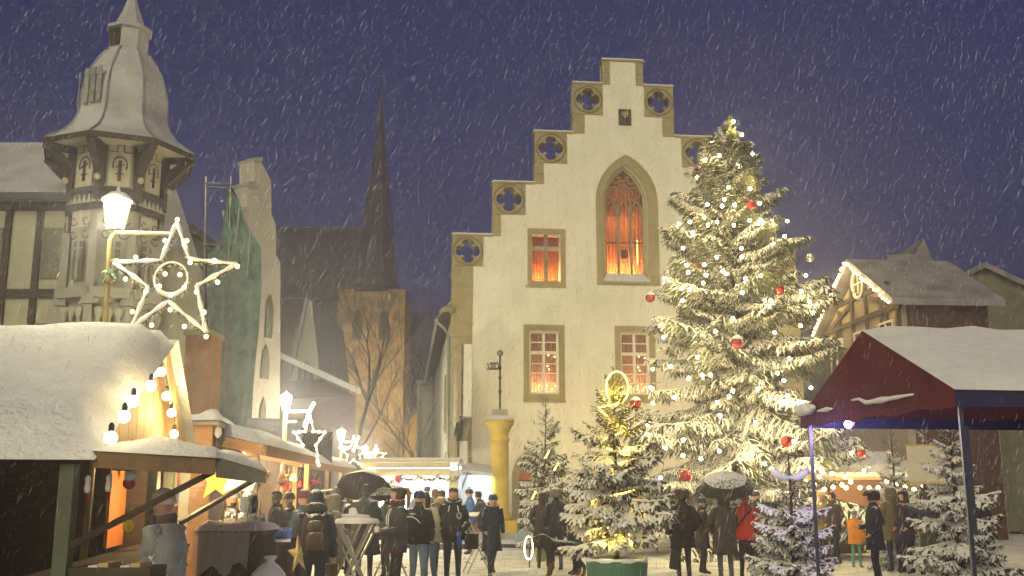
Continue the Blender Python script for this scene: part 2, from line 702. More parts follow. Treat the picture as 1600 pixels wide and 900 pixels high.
IU = [inner(x, .21) for x in wins_u]
IL = [inner(x, .24) for x in wins_l]
d0 = hp(800, 840)[0]
d1 = hp(886, 840)[0]
dza = hp(843, 700)[1]
door_out = pointed_arch(d0, d1, 0.12, dza - 1.15, dza, 8)
door_in = pointed_arch(d0 + .3, d1 - .3, 0.12, dza - 1.2, dza - .33, 8)
door_in_m = [(HW - x, z) for x, z in reversed(door_in)]
holes += [goth_in] + [rect(*x) for x in IU + IL] + [door_in]
mb = MB()
wall_with_holes(mb, outer, holes, 0, .6, 0)
gw = mb.build('gable_wall', M['plaster'], hall)

# quatrefoil panels and copings
for (c, cz, r, ww, hh) in quat:
    mb = MB()
    wall_with_holes(mb, rect(c - ww / 2, c + ww / 2, cz - hh / 2, cz + hh / 2 - .003), [quatrefoil(c, cz, r * .80)], -.035, .632, 0)
    q = mb.build('quatrefoil_panel', M['sandstone'], hall)
    mb = MB()                            # moulded ring round the opening
    k = 24
    ring = [(c + r * .93 * math.cos(2 * PI * i / k), -.05, cz + r * .93 * math.sin(2 * PI * i / k)) for i in range(k + 1)]
    mb.tube(ring, .035, 6, cap=False)
    mb.build('ring_moulding', M['tracery'], q, smooth=True)


def quoins(u0, u1, z0, z1, h=.62):
    n = max(1, round((z1 - z0) / h))
    for i in range(n):
        a, b_ = z0 + (z1 - z0) * i / n, z0 + (z1 - z0) * (i + 1) / n
        mb = MB()
        jj = rng.uniform(-.012, .012)
        mb.box(u0 - .02, u1 + jj, -.03 + rng.uniform(-.006, .006), .3, a + .008, b_ - .008)
        mb.build('quoin', M['sandstone'], hall)


uq = hp(739, 430)[0]
quoins(0, uq, 0.1, steps[0][3] - .01)
quoins(HW - uq + .02, HW + .02, 0.1, steps[0][3] - .01)
sw = [hp(783, 350)[0] - hp(770, 350)[0], hp(849, 270)[0] - hp(835, 270)[0], hp(911, 190)[0] - hp(893, 190)[0]]
for i in range(3):
    u0, z1, u1, z0 = steps[i + 1]
    zb = steps[i][1] + .02
    quoins(u0, u0 + sw[i], zb, z0 - .01)
    quoins(HW - u0 - sw[i], HW - u0, zb, z0 - .01)
quoins(ut0, ut0 + .32, steps[3][1] + .02, zt - .02)
quoins(HW - ut0 - .32, HW - ut0, steps[3][1] + .02, zt - .02)
for (a, b_, z) in [(steps[i][0], steps[i + 1][0] if i < 3 else ut0, steps[i][1]) for i in range(4)]:
    for s in (0, 1):
        a1, b1 = (a, b_) if s == 0 else (HW - b_, HW - a)
        mb = MB()
        mb.box(a1 - (.05 if s == 0 else .0), b1 + (.05 if s else 0), -.06, .68, z + .002, z + .07, 0)
        mb.box(a1 - .02, b1 + .02, -.04, .66, z + .072, z + .13, 1)
        mb.build('coping', [M['sandstone'], M['snow']], hall)
mb = MB()
mb.box(ut0 - .05, HW - ut0 + .05, -.06, .68, zt + .002, zt + .07, 0)
mb.box(ut0 - .02, HW - ut0 + .02, -.04, .66, zt + .072, zt + .14, 1)
mb.build('coping', [M['sandstone'], M['snow']], hall)

# coat of arms: dark plaque, pale shield with bars
ax0, ax1, az0, az1 = wrect(966, 171, 986, 196)
mb = MB()
mb.box(ax0, ax1, -.06, .02, az0, az1)
arms = mb.build('coat_of_arms', M['dark_stone'], hall)
cx = (ax0 + ax1) / 2
mb = MB()
zz = az1 - .07
sh = [(cx - .19, zz), (cx + .19, zz), (cx + .19, zz - .22), (cx + .12, zz - .36), (cx, zz - .43), (cx - .12, zz - .36), (cx - .19, zz - .22)]
mb.prism([(x, -.085, z) for x, z in sh], (0, .03, 0))
mb.build('shield', M['timber'], arms)
for k in (-1, 0, 1):
    mb = MB()
    mb.box(cx + k * .10 - .022, cx + k * .10 + .022, -.105, -.088, zz - .34 + abs(k) * .06, zz - .04)
    mb.build('shield_bar', M['cream'], arms)
mb = MB()
mb.box(cx - .17, cx + .17, -.10, -.088, zz - .16, zz - .12)
mb.build('shield_bar', M['cream'], arms)


def curtain_room(win, x0, x1, z0, z1, power, mat, n_l=1):
    mb = MB()
    k = 14
    vs, fs = [], []
    for i in range(k * 2 + 1):
        x = x0 - .25 + (x1 - x0 + .5) * i / (k * 2)
        y = 1.12 + (.05 if i % 2 else 0)
        vs += [(x, y, z0 - .25), (x, y, z1 + .3)]
    for i in range(k * 2):
        fs.append((2 * i, 2 * i + 2, 2 * i + 3, 2 * i + 1))
    mb.add(vs, fs)
    mb.build('curtain', mat, win)
    for j in range(n_l):
        x = x0 + (x1 - x0) * (j + .5) / n_l
        point_light('window_lamp', (x, .74, z0 + .22), power * 2.1, (1, .50, .17), .07, win)


def lead_grid(win, x0, x1, z0, z1, nx, nz, y=.333, t=.012):
    mb = MB()
    for i in range(1, nx):
        x = x0 + (x1 - x0) * i / nx
        mb.box(x - t / 2, x + t / 2, y, y + .008, z0, z1)
    for j in range(1, nz):
        z = z0 + (z1 - z0) * j / nz
        mb.box(x0, x1, y - .004, y + .012, z - t / 2, z + t / 2)
    tag(mb.build('leading', M['lead'], win), kind='stuff')


# gothic window
mb = MB()
wall_with_holes(mb, pointed_arch(gx0, gx1, gz0, gzs, gza, 9), [goth_in], -.035, .02, 0)
win = mb.build('pointed_window', M['sandstone'], hall)
mb = MB()                                # splayed moulding lit from below, inside the arch
for k, (off, yy, rr) in enumerate(((.05, .12, .06), (.13, .24, .05))):
    pa = pointed_arch(iw0 + off, iw1 - off, iz0, izs, iza - off * 1.2, 9)[1:] + [(iw0 + off, iz0)]
    mb.tube([(x, yy, z) for x, z in pa], rr, 6)
mb.build('arch_moulding', M['cream'], win, smooth=True)
mb = MB()
mb.hexa([(iw0, -.10, iz0 - .02), (iw1, -.10, iz0 - .02), (iw1, .3, iz0 - .02), (iw0, .3, iz0 - .02),
         (iw0, -.10, iz0 + .06), (iw1, -.10, iz0 + .06), (iw1 - .12, .3, iz0 + .42), (iw0 + .12, .3, iz0 + .42)], 0)
mb.hexa([(iw0 + .02, -.08, iz0 + .065), (iw1 - .02, -.08, iz0 + .065), (iw1 - .14, .28, iz0 + .41), (iw0 + .14, .28, iz0 + .41),
         (iw0 + .03, -.06, iz0 + .11), (iw1 - .03, -.06, iz0 + .11), (iw1 - .15, .29, iz0 + .47), (iw0 + .15, .29, iz0 + .47)], 1)
mb.build('sill', [M['sill_stone'], M['snow']], win)
lx0, lx1, lz0 = iw0 + .17, iw1 - .17, iz0 + .42
lw = (lx1 - lx0)
cw = lw / 3
zt0 = izs - .25                          # top of the straight lights
mb = MB()
for k in (1, 2):
    x = lx0 + cw * k
    mb.box(x - .055, x + .055, .22, .36, lz0, zt0 + .3)
for x in (lx0, lx1):
    mb.box(x - .05, x + .05, .22, .36, lz0, zt0 + .2)
mb.build('mullion', M['tracery'], win)
mb = MB()
for k in range(3):                       # cusped heads of the three lights
    a, b_ = lx0 + cw * k + .05, lx0 + cw * (k + 1) - .05
    pa = pointed_arch(a, b_, zt0 - .2, zt0 - .1, zt0 + .42, 6)[1:]
    mb.tube([(x, .29, z) for x, z in pa], .05, 6)
ccx = (lx0 + lx1) / 2


def ringpts(c, z, r, k=14):
    return [(c + r * math.cos(2 * PI * i / k), .29, z + r * math.sin(2 * PI * i / k)) for i in range(k + 1)]


for (c, z, r) in ((ccx - cw * .78, zt0 + .78, cw * .52), (ccx + cw * .78, zt0 + .78, cw * .52), (ccx, zt0 + 1.02, cw * .36), (ccx, zt0 + 1.62, cw * .50),
                  (ccx - cw * .62, zt0 + 1.42, cw * .34), (ccx + cw * .62, zt0 + 1.42, cw * .34)):
    mb.tube(ringpts(c, z, r), .045, 6, cap=False)
    for k in range(4):                   # cusps
        a = k * PI / 2 + PI / 4
        mb.bar((c + r * math.cos(a), .29, z + r * math.sin(a)), (c + r * .45 * math.cos(a), .29, z + r * .45 * math.sin(a)), .06, .05)
mb.build('tracery', M['tracery'], win, smooth=True)
for k in range(3):
    a, b_ = lx0 + cw * k + .05, lx0 + cw * (k + 1) - .05
    zz = [lz0, lz0 + (zt0 - lz0) * .5, zt0 + .36]
    for j in range(2):
        mb = MB()
        mb.box(a, b_, .345, .352, zz[j] + .01, zz[j + 1] - .01)
        mb.build('pane', M['pane_dark'], win)
    mb = MB()
    mb.box(a, b_, .30, .34, zz[1] - .03, zz[1] + .03)
    mb.build('saddle_bar', M['lead'], win)
    lead_grid(win, a, b_, lz0, zt0 + .3, 5, 18)
mb = MB()
mb.prism([(x, .36, z) for x, z in pointed_arch(iw0, iw1, zt0 + .38, izs, iza, 9)], (0, .03, 0))
mb.build('tracery_glass', M['pane_dark'], win)
curtain_room(win, lx0, lx1, lz0, iza, 34, M['curtain'], 3)
for k in (-1, 0, 1):
    point_light('window_lamp', (ccx + k * cw, .72, zt0 - .4), 9, (1, .60, .24), .07, win)
point_light('window_lamp', (ccx, .70, zt0 + 1.0), 3.5, (1, .62, .3), .07, win)
mb = MB()
mb.box(ccx - .14, ccx + .14, .42, .46, lz0 + .75, lz0 + 1.15)
mb.build('hanging_picture', M['dark_wood'], win)
mb = MB()
mb.tube([(lx1 - cw * .45, .45, lz0 + .5), (lx1 - cw * .42, .45, lz0 + 1.6)], .03, 6)
mb.build('neon_tube', M['rope'], win)

# upper mullioned windows
for wr, iw in zip(wins_u, IU):
    mb = MB()
    wall_with_holes(mb, rect(*wr), [rect(*iw)], -.035, .02, 0)
    mb.box(wr[0] - .08, wr[1] + .02, -.04, .01, wr[2] - .09, wr[2] - .004)
    win = mb.build('mullioned_window', M['sandstone'], hall)
    cx = (iw[0] + iw[1]) / 2
    tz = iw[3] - (iw[3] - iw[2]) * .29
    mb = MB()
    mb.box(cx - .075, cx + .075, .16, .34, iw[2], iw[3])
    mb.build('mullion', M['tracery'], win)
    mb = MB()
    mb.box(iw[0], cx - .078, .15, .34, tz - .07, tz + .07)
    mb.box(cx + .078, iw[1], .15, .34, tz - .07, tz + .07)
    mb.build('transom', M['sill_stone'], win)
    for a, b_ in ((iw[0], cx - .08), (cx + .08, iw[1])):
        for c, d in ((iw[2], tz - .08), (tz + .08, iw[3])):
            mb = MB()
            mb.box(a, b_, .345, .352, c, d)
            mb.build('pane', M['pane_dark'], win)
        lead_grid(win, a, b_, iw[2], tz - .08, 4, 12)
        lead_grid(win, a, b_, tz + .08, iw[3], 4, 4)
    curtain_room(win, iw[0], iw[1], iw[2], iw[3], 26, M['curtain'], 2)

# lower casement windows with white bars
for wr, iw in zip(wins_l, IL):
    mb = MB()
    wall_with_holes(mb, rect(*wr), [rect(*iw)], -.035, .02, 0)
    mb.box(wr[0] - .02, wr[1] + .02, -.075, .01, wr[2] - .10, wr[2] - .004)
    win = mb.build('casement_window', M['sandstone'], hall)
    a, b_, c, d = iw
    cx = (a + b_) / 2
    H = d - c
    tz = c + H * .655
    mb = MB()
    wall_with_holes(mb, rect(a, b_, c, d), [rect(a + .09, cx - .055, c + .09, tz - .06), rect(cx + .055, b_ - .09, c + .09, tz - .06),
                                            rect(a + .09, cx - .055, tz + .06, d - .09), rect(cx + .055, b_ - .09, tz + .06, d - .09)], .16, .24, 0)
    mb.box(a, b_, .11, .158, tz - .05, tz + .05)
    mb.build('window_frame', M['white_wood'], win)
    for (x0, x1) in ((a + .09, cx - .055), (cx + .055, b_ - .09)):
        for (z0, z1, k) in ((c + .09, tz - .06, 4), (tz + .06, d - .09, 2)):
            for j in range(k):
                q0, q1 = z0 + (z1 - z0) * j / k, z0 + (z1 - z0) * (j + 1) / k
                mb = MB()
                mb.box(x0, x1, .205, .21, q0 + .012, q1 - .012)
                mb.build('pane', M['pane_dark'], win)
                if j:
                    mb = MB()
                    mb.box(x0, x1, .18, .22, q0 - .02, q0 + .02)
                    mb.build('glazing_bar', M['white_wood'], win)
    curtain_room(win, a, b_, c, d, 15, M['net_curtain'], 2)
    for (x, z) in ((cx + .22, .62), (cx + .48, .60), (cx + .18, .45), (cx + .24, .40), (cx - .18, .14), (cx + .14, .15), (cx + .36, .09), (cx + .5, .14)):
        mb = MB()
        mb.ball((x, .30, c + H * z), .028, 6, 4)
        mb.build('candle_light', M['bulb_far'], win)

# arched doorway
mb = MB()
wall_with_holes(mb, door_out, [door_in], -.05, .02, 0)
dr = mb.build('arched_doorway', M['sandstone'], hall)
mb = MB()
mb.prism([(x, .34, z) for x, z in door_in], (0, .06, 0))
mb.build('door', M['timber'], dr)
mid = (d0 + d1) / 2
for x0, x1 in ((mid - .75, mid - .1), (mid + .1, mid + .75)):
    mb = MB()
    mb.box(x0, x1, .31, .335, 2.2, 3.0)
    mb.build('door_pane', M['orange_panel'], dr)
mb = MB()
mb.box(d0 + .3, d1 - .3, -.04, .3, .125, .24)
mb.build('door_step', M['sill_stone'], dr)

# left side wall, windows, eaves
ew, ez = hs(714, 463)
EZ = ez
LEN = 24.0
sidew = []
for (pxc, t, b_, wd) in ((696.5, 592, 670, 1.0), (701.8, 574, 664, 1.0), (707, 556, 654, 1.0), (715, 540, 650, .8)):
    wa, za = hs(pxc, t)
    _, zb = hs(pxc, b_)
    sidew.append((wa - wd / 2, wa + wd / 2, zb, za))
for (pxc, t, b_, wd) in ((697, 712, 740, 1.0), (702.7, 703, 742, 1.0), (708.7, 690, 745, 1.0)):
    wa, za = hs(pxc, t)
    _, zb = hs(pxc, b_)
    sidew.append((wa - wd / 2, wa + wd / 2, zb, za))
t = MB()
wall_with_holes(t, rect(.6, LEN, 0, EZ), [rect(*x) for x in sidew], 0, .5, 0)
mb = MB()
mb.v = [(p[1], p[0], p[2]) for p in t.v]
mb.f, mb.m = t.f, t.m
mb.build('side_wall', M['plaster'], hall)
for (a, b_, c, d) in sidew:
    mb = MB()
    mb.box(.12, .2, a, b_, c, d, 0)
    wp = mb.build('side_window', M['shutter'], hall)
    mb = MB()
    for (y0, y1, z0, z1) in ((a - .15, a, c - .15, d + .15), (b_, b_ + .15, c - .15, d + .15), (a, b_, d, d + .15), (a, b_, c - .15, c)):
        mb.box(-.04, .06, y0, y1, z0, z1)
    mb.build('surround', M['sandstone'], wp)
mb = MB()
mb.box(HW - .5, HW, .6, LEN, 0, EZ)
mb.build('side_wall', M['plaster'], hall)
mb = MB()
wall_with_holes(mb, [(0, 0), (HW, 0), (HW, EZ), (UC, steps[3][1] - 1.2), (0, EZ)], [], LEN, LEN + .5)
mb.build('rear_wall', M['plaster'], hall)
s1 = steps[0]
slope = (steps[3][3] - steps[0][3]) / (steps[3][2] - steps[0][2])
RZ = s1[3] + (UC - s1[2]) * slope - .25
ez0 = s1[3] - .25 - s1[2] * slope
for s in (0, 1):
    X = lambda u: u if s == 0 else HW - u
    mb = MB()
    mb.slab([(X(-.55), .62, EZ - .15), (X(UC), .62, RZ - .2), (X(UC), LEN + .8, RZ - .2), (X(-.55), LEN + .8, EZ - .15)], (0, 0, .18), 0)
    mb.slab([(X(-.5), .64, EZ + .04), (X(UC), .64, RZ - .01), (X(UC), LEN + .7, RZ - .01), (X(-.5), LEN + .7, EZ + .04)], (0, 0, .14), 1)
    mb.build('roof', [M['slate'], M['snow']], hall)
    mb = MB()
    mb.tube([(X(-.62), .3, EZ - .12), (X(-.62), LEN + .6, EZ - .12)], .08, 8)
    mb.build('gutter', M['galv'], hall)
mb = MB()
mb.tube([(-.62, .42, EZ - .15), (-.3, .30, EZ - .45), (-.09, .30, EZ - .8), (-.09, .30, 0)], .055, 8)
mb.build('downpipe', M['galv'], hall)
mb = MB()                                # carved waterspout on the corner
mb.tube([(.05, -.02, EZ + .25), (-.15, -.18, EZ + .32), (-.38, -.28, EZ + .22), (-.5, -.32, EZ + .1)], [.16, .14, .10, .06], 8)
mb.build('gargoyle', M['sandstone'], hall, smooth=True)

# floodlights on the pavement that light the gable from below
def flood_fixture(u, out, label):
    t = thing('floodlight', label, 'floodlight', HO + HD * u + HN * out + Vector((0, 0, .12)))
    o = ORI[t.name]
    a = (-HN * .6 + Vector((0, 0, .8))).normalized()
    mb = MB()
    mb.bar(o + Vector((0, 0, .16)) - a * .09, o + Vector((0, 0, .16)) + a * .09, .34, .22)
    mb.build('housing', M['iron'], t)
    mb = MB()
    mb.bar(o + Vector((0, 0, .16)) + a * .091, o + Vector((0, 0, .16)) + a * .10, .29, .17)
    mb.build('lens', M['lantern'], t)
    mb = MB()
    mb.bar(o + HD * -.19 + Vector((0, 0, .002)), o + HD * -.19 + Vector((0, 0, .2)), .02, .05)
    mb.bar(o + HD * .19 + Vector((0, 0, .002)), o + HD * .19 + Vector((0, 0, .2)), .02, .05)
    mb.build('bracket', M['iron'], t)
    l = bpy.data.lights.new('flood_lamp', 'SPOT')
    l.energy = 420
    l.color = (1, .70, .22)
    l.spot_size = R(105)
    l.spot_blend = 1.0
    l.shadow_soft_size = .15
    lo = bpy.data.objects.new('flood_lamp', l)
    COL.objects.link(lo)
    lo.parent = t
    lo.location = Vector((0, 0, .16)) + a * .16
    lo.rotation_euler = (-a).to_track_quat('-Z', 'Y').to_euler() if False else (a * -1).to_track_quat('Z', 'Y').to_euler()


flood_fixture(4.6, 5.2, 'small black floodlight on the pavement left of the hall door')
flood_fixture(10.6, 5.2, 'small black floodlight on the pavement behind the big spruce')

# annexe further back along the side of the hall
mb = MB()
wa, za = hs(684, 582)
an = thing('side_annexe', 'narrow pale annexe with a downpipe behind the hall', 'house', HO, PHI)
ORI.pop(an.name, None)
mb.box(-.9, -.02, LEN + 1.2, LEN + 9, 0, za)
mb.build('wall', M['pale_render'], an)
mb = MB()
mb.box(-1.2, .2, LEN + 1, LEN + 9.2, za + .004, za + .3)
mb.build('roof', M['roof_dusted'], an)
mb = MB()
mb.tube([(-1.0, LEN + 1.1, za), (-1.0, LEN + 1.1, 0)], .1, 8)
mb.build('downpipe', M['galv'], an)

# ================================================================== CHURCH
CY = 112.0
c0 = P(586, 520, CY)
ch = thing('church', 'stone church tower lit yellow with a tall dark pointed spire', 'church', (c0.x, CY, 0))
hw = (637 - 535) / 2 / F * CY * 1.02
ztw = P(586, 462, CY).z
ztip = P(598, 138, CY).z
mb = MB()
mb.box(c0.x - hw, c0.x + hw, CY - hw, CY + hw, 0, ztw)
tw = mb.build('tower_wall', M['church_stone'], ch)
for k in (-1, 1):
    mb = MB()
    pa = pointed_arch(c0.x + k * 1.4 - .55, c0.x + k * 1.4 + .55, ztw - 5.5, ztw - 3.2, ztw - 2.2, 5)
    mb.prism([(x, CY - hw - .05, z) for x, z in pa], (0, .04, 0))
    mb.build('belfry_opening', M['dark_void'], tw)
for z in (ztw - 7.5, ztw - 14):
    mb = MB()
    mb.box(c0.x - hw - .15, c0.x + hw + .15, CY - hw - .15, CY + hw + .15, z, z + .35)
    mb.build('string_course', M['church_stone'], tw)
mb = MB()
zs1 = P(590, 440, CY).z
mb.lathe([(hw * 1.16, ztw - .2), (hw * .84, P(590, 452, CY).z), (hw * .68, zs1), (hw * .50, P(590, 355, CY).z), (hw * .29, P(594, 273, CY).z), (.03, ztip)], 8, (c0.x, CY, 0), ph=PI / 8)
sp = mb.build('spire', M['slate'], ch)
mb = MB()
mb.tube([(c0.x, CY, ztip - .5), (c0.x, CY, ztip + 2.4)], .09, 5)
mb.bar((c0.x - .7, CY, ztip + 1.5), (c0.x + .7, CY, ztip + 1.5), .12)
mb.build('cross', M['iron'], sp)
nz_r = P(500, 348, CY + 8).z
nz_e = P(500, 470, CY + 4).z
nx0, nx1 = X_at(405, CY + 8, 20), c0.x - hw * .2
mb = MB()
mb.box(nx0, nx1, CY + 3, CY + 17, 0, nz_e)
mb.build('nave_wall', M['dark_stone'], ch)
mb = MB()
mb.prism([(nx0 - .4, CY + 2.2, nz_e), (nx0 - .4, CY + 17.8, nz_e), (nx0 - .4, CY + 10, nz_r)], (nx1 - nx0 + .8, 0, 0))
mb.build('nave_roof', M['slate'], ch)


def spot(name, loc, target, power, col, angle, blend=.5, r=.3, parent=None):
    l = bpy.data.lights.new(name, 'SPOT')
    l.energy = power
    l.color = col
    l.spot_size = R(angle)
    l.spot_blend = blend
    l.shadow_soft_size = r
    o = bpy.data.objects.new(name, l)
    COL.objects.link(o)
    o.location = loc
    o.rotation_euler = (Vector(loc) - Vector(target)).to_track_quat('Z', 'Y').to_euler()
    return o


spot('church_floodlight', (c0.x + 9, CY - 22, 3), (c0.x + 1.0, CY, ztw * .62), 26000, (1, .72, .20), 46, 1.0)


# ------------------------------------------------------------------ bare trees in front of the church
def bare_tree(loc, h, label, seed, spread=.5):
    r = random.Random(seed)
    t = thing('bare_tree', label, 'tree', loc, group='bare trees by the church')
    trunk, crown = MB(), MB()
    L = Vector(loc)
    n_b = [0]

    def grow(p, d, ln, rad, lev):
        pts, q = [p], p
        for k in range(4):
            d = (d + Vector((r.uniform(-.16, .16), r.uniform(-.16, .16), r.uniform(-.02, .14)))).normalized()
            q = q + d * ln / 4
            pts.append(q)
        tgt = trunk if lev == 0 else crown
        tgt.tube(pts, [rad, rad * .9, rad * .8, rad * .68, rad * .5], 5 if lev < 2 else 4, cap=False)
        if lev >= 4:
            return
        for k in range(3 if lev else 6):
            i = r.randint(2, 4)
            dd = (d + Vector((r.uniform(-1, 1), r.uniform(-1, 1), r.uniform(-.1, .7))) * (spread + .3)).normalized()
            grow(pts[i], dd, ln * r.uniform(.55, .75), rad * .52, lev + 1)

    grow(L, Vector((r.uniform(-.1, .1), 0, 1)), h * .42, h * .011, 0)
    trunk.build('trunk', M['dark_wood'], t)
    tag(crown.build('crown', M['dark_wood'], t), kind='stuff')
    return t


bare_tree(P(560, 775, 88) * 1 + Vector((0, 0, -1.2)), 22, 'bare dark tree in front of the church tower', 3)
bare_tree(P(628, 775, 82) + Vector((0, 0, -1.2)), 15, 'bare tree between the church tower and the yellow lit wall', 5, .6)
bare_tree(P(664, 775, 62) + Vector((0, 0, -1.2)), 9, 'small bare tree against the yellow lit wall beside the hall', 9, .5)

# yellow lit gable end between church and hall
yw = thing('yellow_house', 'yellow lit gable end seen behind bare branches beside the hall', 'house', (X_at(655, 74), 74, 0))
mb = MB()
poly = [P(632, 665, 74), P(673, 612, 74), P(700, 640, 74), P(700, 775, 74), P(632, 775, 74)]
mb.prism([(p.x, 74, p.z) for p in poly], (0, 8, 0))
mb.build('wall', M['yellow_wall'], yw)
mb = MB()
mb.slab([P(630, 668, 73.8), P(673, 612.5, 73.8), P(673, 612.5, 73.8) + Vector((0, 8.5, 0)), P(630, 668, 73.8) + Vector((0, 8.5, 0))], (0, 0, .3))
mb.build('roof', M['roof_dusted'], yw)
point_light('wall_lamp', (X_at(655, 70, 3), 70.5, 2.6), 900, (1, .75, .3), .3)

# ================================================================== OLD HOUSES ON THE LEFT
# pale gable between lane and church
ph = thing('pale_gable_house', 'pale rendered gable house with three narrow attic windows beyond the lamp', 'house', (X_at(475, 62), 62, 0))
Y = 62
poly = [P(440, 780, Y), P(440, 640, Y), P(462, 560, Y), P(481, 468, Y), P(487, 470, Y), P(497, 560, Y), P(503, 700, Y), P(505, 780, Y)]
mb = MB()
mb.prism([(p.x, Y, p.z) for p in poly], (0, 12, 0))
mb.build('wall', M['pale_render'], ph)
for (a, b_, c, d) in ((466, 472, 572, 604), (475, 481, 566, 602), (484, 489, 572, 606), (470, 478, 640, 668), (484, 492, 640, 668)):
    mb = MB()
    p0, p1 = P(a, c, Y), P(b_, d, Y)
    mb.box(p0.x, p1.x, Y - .06, Y - .01, p1.z, p0.z)
    mb.build('window', M['dark_void'], ph)
mb = MB()
mb.slab([P(481, 466, Y - .2), P(462, 558, Y - .2), P(462, 558, Y - .2) + Vector((0, 12.4, 0)), P(481, 466, Y - .2) + Vector((0, 12.4, 0))], (-.12, 0, .28))
mb.slab([P(462, 558, Y - .2), P(439, 642, Y - .2), P(439, 642, Y - .2) + Vector((0, 12.4, 0)), P(462, 558, Y - .2) + Vector((0, 12.4, 0))], (-.12, 0, .28))
mb.build('roof', M['roof_dusted'], ph)

# brick house with snowy eave
bh = thing('brick_house', 'low brick house with snow along its sloping eave', 'house', (X_at(527, 57), 57, 0))
A, B = P(503, 586, 60), P(556, 612, 54)
ax, bx = Vector((A.x, A.y, 0)), Vector((B.x, B.y, 0))
mb = MB()
back = Vector((-9, 3, 0))
mb.hexa([ax, bx, bx + back, ax + back, A - Vector((0, 0, .25)), B - Vector((0, 0, .25)), B + back - Vector((0, 0, .25)), A + back - Vector((0, 0, .25))])
mb.build('wall', M['brick'], bh)
mb = MB()
mb.hexa([A + Vector((.3, -.3, -.2)), B + Vector((.3, -.3, -.2)), B + back * .6 + Vector((0, 0, 2.4)), A + back * .6 + Vector((0, 0, 2.4)),
         A + Vector((.3, -.3, .12)), B + Vector((.3, -.3, .12)), B + back * .6 + Vector((0, 0, 2.7)), A + back * .6 + Vector((0, 0, 2.7))])
mb.build('roof', M['snow'], bh)
dirb = (bx - ax)
nb = Vector((dirb.y, -dirb.x, 0)).normalized()
for k in range(4):
    t0, t1 = .12 + k * .21, .12 + k * .21 + .11
    z0, z1 = 4.9, 6.6
    p0, p1 = ax + dirb * t0 + nb * .03, ax + dirb * t1 + nb * .03
    mb = MB()
    mb.slab([(p0.x, p0.y, z0), (p1.x, p1.y, z0), (p1.x, p1.y, z1), (p0.x, p0.y, z1)], nb * .05)
    mb.build('window', M['pale_render'], bh)

# white stepped gable seen at an angle
wg = thing('white_gable_house', 'white plastered house end with crow steps and narrow arched windows', 'house', (X_at(412, 38), 38, 0))
wp0 = P(385, 600, 36)
wn = Vector((.82, -.57, 0)).normalized()
poly = [(372, 850), (372, 330), (386, 330), (386, 291), (397, 289), (397, 252), (408, 252), (424, 284), (424, 335), (431, 350), (431, 398), (438, 410), (438, 560), (434, 850)]
pw = [on_plane(x, y, wp0, wn) for x, y in poly]
mb = MB()
mb.prism(pw, -wn * .8)
mb.build('gable_wall', M['white_gable'], wg)
wd = Vector((-wn.y, wn.x, 0))
for (cx_, y0, y1, hw_) in ((418, 460, 528, 5.5), (412, 538, 592, 6), (409, 620, 655, 4.5)):
    c1 = on_plane(cx_, y1, wp0, wn)
    c2 = on_plane(cx_, y0, wp0, wn)
    wdt = abs((on_plane(cx_ + hw_, y1, wp0, wn) - on_plane(cx_ - hw_, y1, wp0, wn)).length) / 2
    pa = pointed_arch(-wdt, wdt, c1.z, c2.z - .6, c2.z, 5)
    mb = MB()
    mb.prism([c1 * 1 + wd * u + Vector((0, 0, z - c1.z)) + wn * .02 for u, z in pa], wn * .05)
    mb.build('window', M['mossy_stone'], wg)
for (xa, xb, y) in ((372, 386, 330), (386, 397, 290), (397, 408, 252)):
    a, b_ = on_plane(xa, y, wp0, wn), on_plane(xb, y, wp0, wn)
    mb = MB()
    mb.slab([a + wn * .08, b_ + wn * .08, b_ - wn * .88, a - wn * .88], (0, 0, .14))
    mb.build('coping', M['sill_stone'], wg)
mb = MB()
mb.slab([pw[9] + Vector((0, 0, .004)), pw[9] - wn * 9, pw[12] - wn * 9 + wd * 1.5, pw[12] + wd * 1.5 - wn * .9], (0, 0, .2))

# scaffold with green net
sc_ = thing('scaffold', 'galvanised scaffold frame rising above the green debris net', 'scaffold', (X_at(340, 33), 33, 0))
SY = 33.0
for (xa, ya, xb, yb) in ((322, 276, 314, 700), (361, 276, 348, 700)):
    mb = MB()
    a, b_ = P(xa, ya, SY), P(xb, yb, SY)
    mb.tube([a, b_], .035, 6)
    mb.build('pole', M['galv'], sc_)
for (xa, ya, xb, yb) in ((320, 286, 361, 288), (320, 291, 361, 294), (316, 380, 350, 384), (374, 325, 368, 380), (391, 360, 387, 430)):
    mb = MB()
    mb.tube([P(xa, ya, SY - .05), P(xb, yb, SY - .05)], .03, 6)
    mb.build('rail', M['galv'], sc_)
mb = MB()
lb = [(292, 356), (310, 352), (340, 350), (382, 345), (392, 325), (450, 322), (520, 326), (600, 322), (700, 320)]
rb = [(292, 363), (310, 373), (340, 381), (360, 391), (385, 408), (450, 409), (520, 404), (600, 396), (700, 391)]
ip = lambda tab, y: float(np.interp(y, [q[0] for q in tab], [q[1] for q in tab]))
ny_, nx_ = 44, 18
vs, fs = [], []
r3 = random.Random(5)
for j in range(ny_):
    y = 292 + (700 - 292) * j / (ny_ - 1)
    for i in range(nx_):
        x = ip(lb, y) + (ip(rb, y) - ip(lb, y)) * i / (nx_ - 1)
        vs.append(P(x, y, SY - .1 + .06 * math.sin(i * 1.35 + .9 * math.sin(j * .5)) + r3.uniform(-.09, .09) + .02 * i))
for j in range(ny_ - 1):
    for i in range(nx_ - 1):
        a = j * nx_ + i
        fs.append((a, a + 1, a + nx_ + 1, a + nx_))
mb.add(vs, fs)
no = solo(mb, 'debris_net', M['net'], 'green debris net hung from the scaffold on the white house', 'net', smooth=True, loc=(X_at(360, SY), SY, 0))

